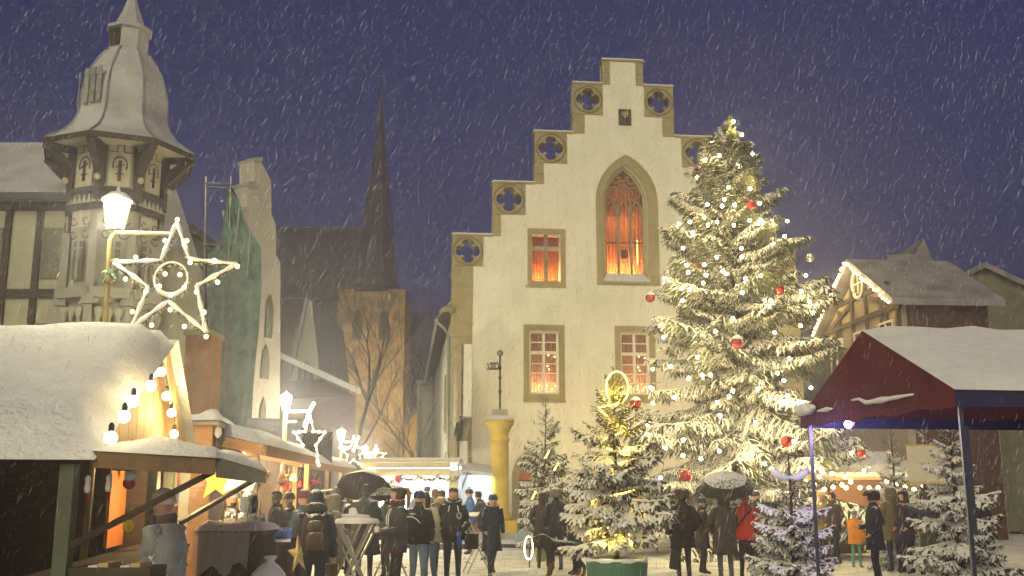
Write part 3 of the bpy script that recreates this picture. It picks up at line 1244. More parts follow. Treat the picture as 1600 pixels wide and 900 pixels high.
# dark half-timbered house between tower and scaffold
dh = thing('timbered_house', 'dark old timber house with a mossy gable behind the star', 'house', (X_at(295, 36), 36, 0))
Y = 36
poly = [P(236, 775, Y), P(236, 420, Y), P(262, 402, Y), P(300, 366, Y), P(348, 400, Y), P(352, 775, Y)]
mb = MB()
mb.prism([(p.x, Y, p.z) for p in poly], (0, 9, 0))
mb.build('wall', M['mossy_stone'], dh)
mb = MB()
for (xa, xb) in ((300, 350), (300, 258)):
    a, b_ = P(xa, 362, Y - .4), P(xb, 400 if xb > 300 else 404, Y - .4)
    mb.slab([a, b_, b_ + Vector((0, 9.6, 0)), a + Vector((0, 9.6, 0))], (0, 0, .3))
mb.build('roof', M['dark_stone'], dh)
for (xa, ya, xb, yb) in ((262, 470, 345, 470), (262, 540, 345, 540), (275, 404, 275, 640), (300, 380, 300, 640), (325, 390, 325, 640), (275, 470, 300, 540), (325, 470, 300, 540)):
    mb = MB()
    mb.bar(P(xa, ya, Y - .02), P(xb, yb, Y - .02), .2, .08, up=(0, 1, 0))
    mb.build('timber_beam', M['timber'], dh)
for (a, b_, c, d) in ((280, 295, 490, 525), (305, 320, 490, 525), (280, 295, 430, 458)):
    mb = MB()
    p0, p1 = P(a, c, Y), P(b_, d, Y)
    mb.box(p0.x, p1.x, Y - .05, Y - .008, p1.z, p0.z)
    mb.build('window', M['dark_void'], dh)

# orange plastered pier, lit
op = thing('orange_pier', 'orange plastered pier lit warmly between timber house and green net', 'pier', (X_at(310, 29), 29, 0))
Y = 29
mb = MB()
p0, p1 = P(289, 524, Y), P(331, 700, Y)
mb.hexa([(P(286, 700, Y).x, Y, 0), (P(326, 700, Y).x, Y, 0), (P(326, 700, Y).x, Y + 1.1, 0), (P(286, 700, Y).x, Y + 1.1, 0),
         (P(290, 524, Y).x, Y, p0.z), (P(331, 524, Y).x, Y, p0.z), (P(331, 524, Y).x, Y + 1.1, p0.z), (P(290, 524, Y).x, Y + 1.1, p0.z)])
mb.build('shaft', M['orange_pillar'], op)
mb = MB()
mb.box(P(288, 524, Y).x, P(333, 524, Y).x, Y - .1, Y + 1.2, p0.z + .003, p0.z + .15)
mb.build('cap', M['sandstone'], op)

# ================================================================== CORNER TOWER (half-timbered, onion roof)
TY = 26.0
tc = P(181, 330, TY)
TX = tc.x
tower = thing('corner_tower', 'octagonal half-timbered corner tower with snow-dusted onion roof and little lantern', 'tower', (TX, TY, 0))
ORI.pop(tower.name, None)
tz = lambda y: P(188, y, TY).z
pxm = TY / F * 1.03
ez_ = tz(246)
RB = 72 * pxm
RE = 117 * pxm
mb = MB()
mb.lathe([(RB * .92, 0), (RB * .92, tz(330)), (RB, tz(325)), (RB, ez_ + .25)], 8, m=0)
mb.build('wall', M['infill'], tower)
for k in range(8):
    a = k * PI / 4
    x, y = RB * math.cos(a), RB * math.sin(a)
    mb = MB()
    mb.tube([(x * 1.0, y * 1.0, tz(332)), (x * 1.0, y * 1.0, ez_ - .1)], .13, 6)
    mb.build('corner_post', M['timber'], tower)
    mb = MB()
    mb.bar((x, y, ez_ - .75), (x / RB * (RE - .06), y / RB * (RE - .06), ez_ - .06), .2, .24)
    mb.bar((x, y, ez_ - .1), (x / RB * (RE - .12), y / RB * (RE - .12), ez_ - .1), .18, .16)
    mb.build('bracket', M['timber'], tower)
    mb = MB()
    mb.ball((x * 1.13, y * 1.13, ez_ - .95), .09, 8, 5)
    mb.build('bracket_knob', M['cream'], tower, smooth=True)
    a2 = a + PI / 8
    n_ = Vector((math.cos(a2), math.sin(a2), 0))
    tt = Vector((-n_.y, n_.x, 0))
    ap = RB * math.cos(PI / 8)
    half = RB * math.sin(PI / 8)
    c_ = n_ * (ap + .01)
    # panel, with its carved arch and figure
    z0, z1 = tz(296), tz(262)
    z0, z1 = min(z0, z1) - .25, max(z0, z1) + .32
    mb = MB()
    mb.slab([c_ + tt * (-half + .2) + Vector((0, 0, z0)), c_ + tt * (half - .2) + Vector((0, 0, z0)), c_ + tt * (half - .2) + Vector((0, 0, z1)), c_ + tt * (-half + .2) + Vector((0, 0, z1))], n_ * .04)
    pn = mb.build('infill_panel', M['cream'], tower)
    mb = MB()
    cz = (z0 + z1) / 2 - .12
    pts = [c_ + n_ * .05 + tt * (.17 * math.cos(q)) + Vector((0, 0, cz + .1 + .22 * math.sin(q))) for q in np.linspace(-.5, PI + .5, 12)]
    mb.tube(pts, .018, 4)
    mb.bar(c_ + n_ * .05 + Vector((0, 0, cz - .32)), c_ + n_ * .05 + Vector((0, 0, cz + .22)), .08, .02)
    mb.bar(c_ + n_ * .05 + tt * -.1 + Vector((0, 0, cz + .04)), c_ + n_ * .05 + tt * .1 + Vector((0, 0, cz + .12)), .05, .02)
    mb.bar(c_ + n_ * .05 + tt * -.1 + Vector((0, 0, cz - .14)), c_ + n_ * .05 + tt * .1 + Vector((0, 0, cz - .14)), .05, .02)
    for sgn in (-1, 1):
        mb.bar(c_ + n_ * .05 + tt * (.08 * sgn) + Vector((0, 0, z1 - .08)), c_ + n_ * .05 + tt * (.08 * sgn) + Vector((0, 0, z1 - .26)), .016, .015)
        mb.bar(c_ + n_ * .05 + tt * (.08 * sgn) + Vector((0, 0, z1 - .26)), c_ + n_ * .05 + tt * (.30 * sgn) + Vector((0, 0, z1 - .26)), .016, .015)
        mb.bar(c_ + n_ * .05 + tt * (.33 * sgn) + Vector((0, 0, z1 - .06)), c_ + n_ * .05 + tt * (.33 * sgn) + Vector((0, 0, z0 + .06)), .016, .015)
    mb.bar(c_ + n_ * .05 + tt * -.08 + Vector((0, 0, z1 - .08)), c_ + n_ * .05 + tt * .08 + Vector((0, 0, z1 - .08)), .016, .015)
    mb.build('carved_ornament', M['timber'], pn)
    # head beam, sill beam, saw-tooth frieze
    for (zz, hh) in ((z1 + .1, .2), (z0 - .1, .14), (z0 - .52, .14)):
        mb = MB()
        mb.bar(c_ + tt * (-half) + Vector((0, 0, zz)) + n_ * .02, c_ + tt * half + Vector((0, 0, zz)) + n_ * .02, .12, hh)
        mb.build('beam', M['timber'], tower)
    mb = MB()
    nt_ = 6
    mb.slab([c_ + tt * -half + Vector((0, 0, z0 - .45)), c_ + tt * half + Vector((0, 0, z0 - .45)), c_ + tt * half + Vector((0, 0, z0 - .17)), c_ + tt * -half + Vector((0, 0, z0 - .17))], n_ * .03, 0)
    for q in range(nt_):
        u = -half + (q + .5) * 2 * half / nt_
        wq = half / nt_ * .85
        mb.prism([c_ + n_ * .034 + tt * (u - wq) + Vector((0, 0, z0 - .43)), c_ + n_ * .034 + tt * (u + wq) + Vector((0, 0, z0 - .43)), c_ + n_ * .034 + tt * u + Vector((0, 0, z0 - .21))], n_ * .03, 1)
    mb.build('sawtooth_frieze', [M['timber'], M['cream']], tower)
    # lower panel with scrolls
    z3, z4 = tz(372), z0 - .68
    mb = MB()
    mb.slab([c_ + tt * (-half + .18) + Vector((0, 0, z3)), c_ + tt * (half - .18) + Vector((0, 0, z3)), c_ + tt * (half - .18) + Vector((0, 0, z4)), c_ + tt * (-half + .18) + Vector((0, 0, z4))], n_ * .04)
    pn = mb.build('infill_panel', M['cream'], tower)
    for sgn in (-1, 1):
        for zc in (z4 - .2, z4 - .55):
            mb = MB()
            pts = [c_ + n_ * .05 + tt * (sgn * .2 + (.03 + .02 * q) * math.cos(q * sgn)) + Vector((0, 0, zc + (.03 + .02 * q) * math.sin(q))) for q in np.linspace(0, 6, 14)]
            mb.tube(pts, .014, 4)
            mb.build('carved_scroll', M['timber'], pn)
    # stone storey: pilaster and tall window
    z5 = tz(470)
    xq = Vector((x * .98, y * .98, 0))
    mb = MB()
    mb.bar(xq + Vector((0, 0, z5)), xq + Vector((0, 0, z3 - .1)), .2, .2)
    mb.bar(xq + Vector((0, 0, z5 - .02)), xq + Vector((0, 0, z5 - .3)), .3, .3)
    mb.bar(xq + Vector((0, 0, z5 - .32)), xq + Vector((0, 0, z5 - .9)), .2, .2)
    mb.build('pilaster', M['pale_render'], tower)
    mb = MB()
    hw2 = half - .3
    mb.slab([c_ + tt * -hw2 + Vector((0, 0, z5 + .35)), c_ + tt * hw2 + Vector((0, 0, z5 + .35)), c_ + tt * hw2 + Vector((0, 0, z3 - .35)), c_ + tt * -hw2 + Vector((0, 0, z3 - .35))], n_ * .02)
    wv = mb.build('window', M['mossy_stone'], tower)
    mb = MB()
    mb.bar(c_ + n_ * .03 + Vector((0, 0, z5 + .35)), c_ + n_ * .03 + Vector((0, 0, z3 - .35)), .06, .05)
    zz_ = z5 + (z3 - z5) * .68
    mb.bar(c_ + n_ * .03 + tt * -hw2 + Vector((0, 0, zz_)), c_ + n_ * .03 + tt * hw2 + Vector((0, 0, zz_)), .06, .05)
    mb.build('window_bar', M['pale_render'], wv)
    mb = MB()
    mb.bar(c_ + n_ * .05 + tt * -half + Vector((0, 0, z5)), c_ + n_ * .05 + tt * half + Vector((0, 0, z5)), .22, .26)
    mb.build('cornice', M['pale_render'], tower)
    for q in (-.5, 0, .5):               # balusters under the cornice
        b0 = c_ + n_ * .06 + tt * (q * half)
        mb = MB()
        mb.lathe([(.05, 0), (.09, .06), (.10, .22), (.05, .36), (.06, .5), (.12, .66), (.13, .74), (.05, .8)], 8, (b0.x, b0.y, z5 - 1.15))
        mb.build('baluster', M['infill'], tower, smooth=True)
mb = MB()
rf = [(RE, ez_ - .02), (RE, ez_ + .06), (89 * pxm, tz(224)), (77 * pxm, tz(209)), (71 * pxm, tz(196)), (69 * pxm, tz(182)), (68.5 * pxm, tz(160)), (65 * pxm, tz(143)), (57 * pxm, tz(121)), (47 * pxm, tz(104)), (39 * pxm, tz(93)), (30 * pxm, tz(84))]
mb.lathe(rf, 8)
on = mb.build('onion_roof', M['onion_roof'], tower)
mb = MB()                                # soffit
mb.lathe([(RB * .9, ez_ - .04), (RE - .03, ez_ - .03)], 8, cap=False)
mb.build('soffit', M['cream'], tower)
mb = MB()
mb.lathe([(RE + .03, ez_ - .10), (RE + .04, ez_ + .05), (RE - .1, ez_ + .1)], 8, cap=False)
mb.build('eaves_board', M['timber'], tower)
for k in range(8):
    a = k * PI / 4
    mb = MB()
    mb.tube([(r_ * math.cos(a), r_ * math.sin(a), z_ + .01) for r_, z_ in rf[1:]], .035, 5)
    mb.build('roof_rib', M['roof_dusted'], on)
for k in (4, 5):                         # patch of bare shingles where the snow has slid
    a0, a1 = k * PI / 4 + .12, (k + 1) * PI / 4 - .12
    for i in range(4):
        for j in range(3):
            rr_, zz_ = 69.6 * pxm, tz(182) + i * .24
            f0, f1 = (j + .1) / 3, (j + .85) / 3
            pa = Vector((rr_ * math.cos(a0), rr_ * math.sin(a0), 0))
            pb = Vector((rr_ * math.cos(a1), rr_ * math.sin(a1), 0))
            q0, q1 = pa.lerp(pb, f0), pa.lerp(pb, f1)
            mb = MB()
            mb.slab([q0 + Vector((0, 0, zz_)), q1 + Vector((0, 0, zz_)), q1 * .99 + Vector((0, 0, zz_ + .24)), q0 * .99 + Vector((0, 0, zz_ + .24))], (q0 + q1).normalized() * .03)
            mb.build('shingle', M['shingle_bare'], on)
mb = MB()
mb.lathe([(32 * pxm, tz(86)), (31 * pxm, tz(52))], 8)
ln = mb.build('lantern', M['onion_roof'], tower)
for k in (3, 4, 5):
    a2 = k * PI / 4 + PI / 8 + .0
    n_ = Vector((math.cos(a2), math.sin(a2), 0))
    tt = Vector((-n_.y, n_.x, 0))
    ap = 31.4 * pxm * math.cos(PI / 8) + .01
    hh = 31 * pxm * math.sin(PI / 8) - .03
    mb = MB()
    mb.slab([n_ * ap + tt * -hh + Vector((0, 0, tz(82))), n_ * ap + tt * hh + Vector((0, 0, tz(82))), n_ * ap + tt * hh + Vector((0, 0, tz(55))), n_ * ap + tt * -hh + Vector((0, 0, tz(55)))], n_ * .02)
    mb.build('louvre_opening', M['timber'], ln)
mb = MB()
mb.lathe([(36 * pxm, tz(52)), (37 * pxm, tz(48)), (24 * pxm, tz(42)), (15 * pxm, tz(22)), (8 * pxm, tz(2)), (.01, tz(-25))], 8)
mb.build('spirelet', M['onion_roof'], tower)

# the tower's own house running off to the left
th = thing('corner_house', 'tall half-timbered house with dark beams adjoining the octagonal tower', 'house', (TX - 5, TY + 2, 0))
hx0, hx1, hy = TX - 9.0, TX - .6, TY + .7
mb = MB()
hz = tz(300)
mb.box(hx0, hx1, hy, hy + 9, 0, hz)
mb.build('wall', M['infill'], th)
mb = MB()
mb.prism([(hx0 - .5, hy - .7, hz), (hx0 - .5, hy + 9.7, hz), (hx0 - .5, hy + 4.5, hz + 3.2)], (hx1 - hx0 + .3, 0, 0))
mb.build('roof', M['onion_roof'], th)
for z in (hz - .2, hz - 2.6, hz - 5.2, hz - 7.8):
    mb = MB()
    mb.box(hx0, hx1, hy - .08, hy - .005, z - .12, z + .12)
    mb.build('timber_beam', M['timber'], th)
for k in range(11):
    x = hx0 + (hx1 - hx0) * k / 10
    mb = MB()
    mb.box(x - .09, x + .09, hy - .075, hy - .006, hz - 7.6, hz - .3)
    mb.build('timber_beam', M['timber'], th)
for k in range(0, 10, 2):
    for z in (hz - 2.2, hz - 4.8, hz - 7.4):
        x = hx0 + (hx1 - hx0) * (k + .5) / 10
        mb = MB()
        mb.box(x - .3, x + .3, hy - .05, hy - .004, z, z + 1.4)
        mb.build('window', M['mossy_stone'], th)

# ================================================================== HALF-TIMBERED HOUSE ON THE RIGHT
M['gable_infill'] = pbr('gable_infill', (.36, .30, .19), (.29, .24, .15), 2, .85, .2)
M['dark_brick'] = pbr('dark_brick', (.085, .04, .032), (.06, .03, .025), 3, .9, .3)
rh = thing('gable_house', 'half-timbered gable house edged with a string of warm lights', 'house', (14.6, 42, 0))
eL, eR, ap_ = P(1291, 518, 46), P(1408, 468, 38.6), P(1337, 414, 42.2)
ez2 = min(eL.z, eR.z)
fl, fr = Vector((eL.x, eL.y, 0)), Vector((eR.x, eR.y, 0))
fd = (fr - fl).normalized()                # along the gable, towards the camera
fn = Vector((fd.y, -fd.x, 0))              # outward
if fn.x > 0:
    fn = -fn
gx = lambda t, z, off=0.0: fl + fd * t + fn * off + Vector((0, 0, z))
GWd = (fr - fl).length
zl, zr = eL.z, eR.z
za_, ta_ = ap_.z, (Vector((ap_.x, ap_.y, 0)) - fl).dot(fd)
mb = MB()
mb.prism([gx(0.25, 0), gx(GWd - .25, 0), gx(GWd - .25, zr + .1), gx(ta_, za_ - .25), gx(.25, zl + .1)], -fn * 3.6)
mb.build('wall', M['gable_infill'], rh)
mb = MB()
mb.slab([gx(GWd - .25, 0, -.3), gx(GWd - .25, zr + .05, -.3), gx(GWd - .25, zr + .05, -3.55), gx(GWd - .25, 0, -3.55)], fd * .04)
mb.build('side_wall', M['dark_brick'], rh)
mb = MB()
mb.slab([gx(-.3, zl - .25, .5), gx(ta_, za_, .5), gx(ta_, za_, -4), gx(-.3, zl - .25, -4)], (0, 0, .25))
mb.slab([gx(GWd + .3, zr - .25, .5), gx(ta_, za_, .5), gx(ta_, za_, -4), gx(GWd + .3, zr - .25, -4)], (0, 0, .25))
mb.build('roof', M['roof_dusted'], rh)
zb = min(zl, zr) - .1
beams = [(0.1, zb, GWd - .1, zb), (.9, zb + 1.0, GWd - .9, zb + 1.0), (0.1, zb - 2.9, GWd - .1, zb - 2.9)]
for k in range(6):
    t = .3 + (GWd - .6) * k / 5
    zt_ = zl + (za_ - zl) * min(t / ta_, 1) if t < ta_ else zr + (za_ - zr) * (GWd - t) / (GWd - ta_)
    beams += [(t, zb - 2.9, t, max(zb, zt_ - .35))]
beams += [(.4, zb + .05, ta_ - .9, za_ - 1.6), (GWd - .4, zb + .05, ta_ + .9, za_ - 1.6), (0.3, zb - 2.8, 1.3, zb - .1), (GWd - .3, zb - 2.8, GWd - 1.3, zb - .1)]
for (a, z0, b_, z1) in beams:
    mb = MB()
    mb.bar(gx(a, z0, .02), gx(b_, z1, .02), .16, .2, up=(0, .2, 1))
    mb.build('timber_beam', M['timber'], rh)
wz = zb + 1.55
mb = MB()
k = 18
mb.tube([gx(ta_ + .52 * math.cos(2 * PI * i / k), wz + .62 * math.sin(2 * PI * i / k), .06) for i in range(k + 1)], .09, 6, cap=False)
rw = mb.build('round_window', M['white_wood'], rh)
mb = MB()
mb.prism([gx(ta_ + .5 * math.cos(2 * PI * i / k), wz + .6 * math.sin(2 * PI * i / k), .01) for i in range(k)], fn * .02)
mb.build('pane', M['dark_void'], rw)
mb = MB()
mb.bar(gx(ta_ - .5, wz, .06), gx(ta_ + .5, wz, .06), .06, .05)
mb.bar(gx(ta_, wz - .6, .06), gx(ta_, wz + .6, .06), .06, .05)
mb.build('glazing_bar', M['white_wood'], rw)
for tcn in (1.2, GWd * .5, GWd - 1.3):
    mb = MB()
    mb.slab([gx(tcn - .6, zb - 2.2, .01), gx(tcn + .6, zb - 2.2, .01), gx(tcn + .6, zb - .5, .01), gx(tcn - .6, zb - .5, .01)], fn * .03)
    wv = mb.build('window', M['dark_void'], rh)
    mb = MB()
    for (a, z0, b_, z1) in ((tcn - .6, zb - 2.2, tcn - .6, zb - .5), (tcn + .6, zb - 2.2, tcn + .6, zb - .5), (tcn, zb - 2.2, tcn, zb - .5), (tcn - .6, zb - 2.2, tcn + .6, zb - 2.2), (tcn - .6, zb - .5, tcn + .6, zb - .5), (tcn - .6, zb - 1.1, tcn + .6, zb - 1.1)):
        mb.bar(gx(a, z0, .06), gx(b_, z1, .06), .10, .08, up=(0, .2, 1))
    mb.build('window_frame', M['white_wood'], wv)
ls = thing('light_string', 'warm light string along both roof edges of the half-timbered gable', 'lights', gx(ta_, za_))
bm_ = MB()
bm_.ball((0, 0, 0), .055, 7, 4)
bme = bm_.mesh('roof_bulb', M['bulb_far'], True)
for (a, z0, b_, z1, k) in ((-.25, zl - .2, ta_, za_ + .1, 24), (ta_, za_ + .1, GWd + .25, zr - .2, 17)):
    for i in range(k):
        f = (i + .5) / k
        p = gx(a + (b_ - a) * f, z0 + (z1 - z0) * f + rng.uniform(-.05, .05), .58)
        share('bulb', bme, ls, p - ORI[ls.name])
mb = MB()
mb.tube([gx(-.25, zl - .2, .56), gx(ta_, za_ + .1, .56), gx(GWd + .25, zr - .2, .56)], .012, 4)
mb.build('cable', M['wire'], ls)
for f in (.12, .34, .56, .78, .97):
    point_light('roof_glow', gx(-.25 + (ta_ + .25) * f, zl - .3 + (za_ - zl) * f, .95), 22, (1, .72, .3), .15)
for f in (.25, .55, .85):
    point_light('roof_glow', gx(ta_ + (GWd - ta_) * f, za_ - .1 + (zr - za_) * f, .95), 22, (1, .72, .3), .15)

# neighbours behind it
nb1 = thing('red_brown_house', 'dark red-brown house wall under a grey snowy roof beside the lit gable', 'house', (17, 40, 0))
Y = 41
mb = MB()
poly = [P(1406, 470, Y), P(1466, 468, Y), P(1466, 850, Y), P(1406, 850, Y)]
mb.prism([(p.x, Y, max(p.z, 0)) for p in poly], (0, 6, 0))
mb.build('wall', M['dark_brick'], nb1)
mb = MB()
mb.slab([P(1402, 470, Y - .4), P(1468, 468, Y - .4), P(1452, 404, Y + 6), P(1385, 404, Y + 6)], (0, 0, .2))
mb.build('roof', M['roof_dusted'], nb1)
mb = MB()
mb.prism([P(1422, 415, Y + 6.6), P(1462, 415, Y + 6.6), P(1443, 372, Y + 6.6)], (0, 5, 0))
mb.build('dormer_roof', M['roof_dusted'], nb1)
nb2 = thing('far_right_house', 'pale snowy-roofed house behind the red tent', 'house', (20, 44, 0))
Y = 44
mb = MB()
poly = [P(1440, 520, Y), P(1476, 452, Y), P(1540, 420, Y), P(1650, 470, Y), P(1650, 830, Y), P(1440, 830, Y)]
mb.prism([(p.x, Y, max(p.z, 0)) for p in poly], (0, 8, 0))
mb.build('wall', M['mossy_stone'], nb2)
mb = MB()
for a, b_ in (((1434, 524), (1476, 450)), ((1476, 450), (1540, 418)), ((1540, 418), (1656, 472))):
    q0, q1 = P(*a, Y - .3), P(*b_, Y - .3)
    mb.slab([q0, q1, q1 + Vector((0, 8.6, 0)), q0 + Vector((0, 8.6, 0))], (0, 0, .25))
mb.build('roof', M['roof_dusted'], nb2)

# ================================================================== RED TENT
tl = P(1253, 669, 11.5)
vdir = Vector((-.156 + 1e-3, 1, 0)).normalized()      # from the near corner to the far corner of the gable
tR_Y = 9.05
tl0 = Vector((tl.x, tl.y, 0))
GL = 3.0
tr0 = tl0 - vdir * GL
zv0, zv1 = tl.z, P(1253, 650, 11.5).z
zap = P(1345, 517, (tl0.y + tr0.y) / 2).z
back = Vector((1, .156, 0)).normalized()
tent = thing('market_tent', 'dark red gabled market tent with snow on its roof', 'tent', tl0)
tp = lambda f, z, d=0.0: tl0 - vdir * (GL * f) + back * d + Vector((0, 0, z))
mb = MB()
nn = 12
rows = []
for i in range(nn + 1):
    f = i / nn
    zr_ = zv1 + (zap - zv1) * (1 - abs(2 * f - 1))
    rows.append([tp(f, zv0 + .02 * math.sin(i * 2.1), -.02 + .03 * math.sin(i * 1.7)), tp(f, zv1, 0), tp(f, (zv1 + zr_) / 2, .05 * math.sin(i * 1.3) * (1 - abs(2 * f - 1))), tp(f, zr_, 0)])
vs = [p for r_ in rows for p in r_]
fs = [(i * 4 + j, i * 4 + 4 + j, i * 4 + 5 + j, i * 4 + 1 + j) for i in range(nn) for j in range(3)]
mb.add(vs, fs)
mb.build('gable_cloth', M['tent_red'], tent, smooth=True)
DEP = 4.2
for (f0, nm) in ((1, 'near'), (0, 'far')):
    mb = MB()
    mb.slab([tp(f0, zv1, 0), tp(.5, zap, 0), tp(.5, zap, DEP), tp(f0, zv1, DEP)], (0, 0, -.015))
    mb.build('roof_cloth', M['tent_red'], tent)
    mb = MB()                             # snow blanket, lumpy
    g_ = 14
    vs, fs = [], []
    for i in range(g_ + 1):
        for j in range(g_ + 1):
            a, d = i / g_, j / g_
            e = min(a, d, 1 - d, 1) * 8
            th_ = .015 + .045 * min(1, e) + .02 * math.sin(i * 1.7 + j * 2.3)
            if i == 0 or j == 0 or j == g_:
                th_ = .004
            q = tp(f0, zv1, 0).lerp(tp(.5, zap, 0), a) + back * (DEP * d)
            vs.append(q + Vector((0, 0, th_)))
    for i in range(g_):
        for j in range(g_):
            a = i * (g_ + 1) + j
            fs.append((a, a + 1, a + g_ + 2, a + g_ + 1))
    mb.add(vs, fs)
    mb.build('roof_snow', M['soft_snow'], tent, smooth=True)
for (f0, d0_, d1_) in ((1, 0, DEP), (0, 0, DEP)):
    mb = MB()
    mb.slab([tp(f0, zv0, d0_), tp(f0, zv0, d1_), tp(f0, zv1, d1_), tp(f0, zv1, d0_)], vdir * .01)
    mb.build('valance', M['tent_navy'], tent)
mb = MB()
mb.slab([tp(0, zv0, DEP), tp(1, zv0, DEP), tp(1, zv1, DEP), tp(0, zv1, DEP)], back * .01)
mb.build('valance', M['tent_navy'], tent)
mb = MB()
mb.slab([tp(0.01, 0.05, DEP + .05), tp(.99, 0.05, DEP + .05), tp(.99, zv0, DEP + .05), tp(.01, zv0, DEP + .05)], back * .01)
mb.build('back_cloth', M['tent_navy'], tent)
for f0 in (0.02, .98):
    for d in (.04, DEP - .04):
        mb = MB()
        p = tp(f0, 0, d + .03)
        mb.bar(p, p + Vector((0, 0, zv1 - .08)), .032, .032)
        mb.build('pole', M['tent_pole'], tent)
mb = MB()
for i in range(6):
    f = i / 6
    mb.bar(tp(f + .01, zv0 + (.03 if i % 2 else .10), .08), tp(f + .156, zv0 + (.10 if i % 2 else .03), .08), .025)
mb.build('truss', M['tent_pole'], tent)
# clumps of snow caught on the valance
for (f0, f1, h) in ((0.0, .13, .16), (.16, .27, .05), (.42, .80, .05)):
    mb = MB()
    pts, k = [], 8
    rr_ = []
    for i in range(k + 1):
        f = f0 + (f1 - f0) * i / k
        pts.append(tp(f, zv1 + h * .35 + (.05 if f0 > .3 and i < 2 else 0), -.03))
        rr_.append(max(.01, h * .55 * math.sin(PI * (i + .4) / (k + .8)) * rng.uniform(.8, 1.2)))
    if f0 == 0:
        for i in range(1, k):
            q = pts[i] + Vector((0, -.02, .01 * math.sin(i * 2)))
            mb.ball(q, (.075, .085, .07, .09, .08, .06, .045)[i - 1] * .9, 9, 6, sz=.8)
    else:
        mb.tube(pts, rr_, 7)
    mb.build('snow_clump', M['soft_snow'], tent, smooth=True)
# purple spotlight
spl = P(1325, 663, 11.0)
led = thing('spotlight', 'small glowing purple spotlight hanging under the tent edge', 'spotlight', spl)
mb = MB()
mb.ball(spl, .042, 10, 6)
mb.build('lens', M['purple_led'], led, smooth=True)
mb = MB()
mb.tube([spl + Vector((.04, .03, .02)), spl + Vector((.14, .1, .06))], .05, 8)
mb.tube([spl + Vector((.1, .07, .06)), spl + Vector((.1, .07, .3))], .012, 5)
mb.build('housing', M['iron'], led)
point_light('led_light', spl + Vector((-.12, -.12, -.08)), 24, (.55, .45, 1.0), .05, led)
fl2 = tp(.9, zv0 - .15, .25)
led2 = thing('light_bar', 'cold blue-violet light bar inside the tent at its right post', 'light bar', fl2)
mb = MB()
mb.bar(fl2, fl2 + Vector((0, 0, -.9)), .05)
mb.build('housing', M['tent_pole'], led2)
mb = MB()
mb.bar(fl2 + Vector((-.04, -.02, -.05)), fl2 + Vector((-.04, -.02, -.85)), .025)
mb.build('tube', glow('violet_tube', (.6, .55, 1.0), 8), led2)

# ================================================================== YELLOW COLUMN
cbase = G(785, 842, .12)
cy_ = cbase.y
cxx = X_at(781, cy_, 3)
colm = thing('column', 'yellow stone column with capital and weather vane in front of the hall', 'column', (cxx, cy_, .12))
cz_ = lambda y: P(781, y, cy_).z
pm = cy_ / F
mb = MB()
b0 = [(.0, .0)]
mb.box(cxx - .75, cxx + .75, cy_ - .75, cy_ + .75, .121, .38, 0)
mb.box(cxx - .6, cxx + .6, cy_ - .6, cy_ + .6, .381, .75, 1)
mb.build('plinth', [M['sill_stone'], M['yellow_stone']], colm)
mb = MB()
r_ = 13.8 * pm
mb.lathe([(r_ * 1.35, .75), (r_ * 1.35, .9), (r_ * 1.1, .98), (r_, 1.05), (r_ * .98, cz_(700)), (r_ * .96, cz_(690)), (r_ * 1.1, cz_(689)), (r_ * 1.1, cz_(685)), (r_ * .96, cz_(684)), (r_ * .98, cz_(677)),
          (r_ * 1.15, cz_(674)), (r_ * 1.2, cz_(670)), (r_ * 1.55, cz_(663)), (r_ * 1.62, cz_(659))], 20, (cxx, cy_, 0))
mb.build('shaft', M['yellow_stone'], colm, smooth=True)
for k in range(24):                      # fluting lines hinted as shallow ribs
    pass
mb = MB()
mb.box(cxx - 22 * pm, cxx + 22 * pm, cy_ - 22 * pm, cy_ + 22 * pm, cz_(659) + .003, cz_(656.5), 0)
mb.build('abacus', M['yellow_stone'], colm)
mb = MB()
z0, z1 = cz_(656.4), cz_(654)
q = 23 * pm
q2 = 14 * pm
mb.hexa([(cxx - q, cy_ - q, z0 + .003), (cxx + q, cy_ - q, z0 + .003), (cxx + q, cy_ + q, z0 + .003), (cxx - q, cy_ + q, z0 + .003),
         (cxx - q2, cy_ - q2, cz_(650)), (cxx + q2, cy_ - q2, cz_(650)), (cxx + q2, cy_ + q2, cz_(650)), (cxx - q2, cy_ + q2, cz_(650))], 1)
mb.hexa([(cxx - q2 * .95, cy_ - q2 * .95, cz_(649.9)), (cxx + q2 * .95, cy_ - q2 * .95, cz_(649.9)), (cxx + q2 * .95, cy_ + q2 * .95, cz_(649.9)), (cxx - q2 * .95, cy_ + q2 * .95, cz_(649.9)),
         (cxx - q2 * .82, cy_ - q2 * .82, cz_(640)), (cxx + q2 * .82, cy_ - q2 * .82, cz_(640)), (cxx + q2 * .82, cy_ + q2 * .82, cz_(640)), (cxx - q2 * .82, cy_ + q2 * .82, cz_(640))], 0)
mb.build('cap_stone', [M['sill_stone'], M['snow']], colm)
mb = MB()
zt_ = cz_(553)
mb.tube([(cxx, cy_, cz_(640)), (cxx, cy_, zt_)], .035, 6)
for yy in (612, 590, 575):
    mb.ball((cxx, cy_, cz_(yy)), .07, 7, 4)
vane = mb.build('vane_rod', M['iron'], colm)
mb = MB()
mb.ball((cxx, cy_, cz_(552)), 5.2 * pm, 12, 8)
mb.build('ball', M['galv'], vane, smooth=True)
mb = MB()
x0, x1 = cxx - 21 * pm, cxx - .02
za, zb_ = cz_(577), cz_(567)
mb.bar((x0, cy_, za), (x1, cy_, za), .04)
mb.bar((x0 + .12, cy_, zb_), (x1, cy_, zb_), .03)
mb.bar((x0, cy_, zb_), (x0 + .12, cy_, za), .03)
for i in range(3):
    c = x0 + (x1 - x0) * (.3 + .22 * i)
    mb.tube([(c + .09 * math.cos(a), cy_, (za + zb_) / 2 + .09 * math.sin(a)) for a in np.linspace(0, 2 * PI, 9)], .018, 4, cap=False)
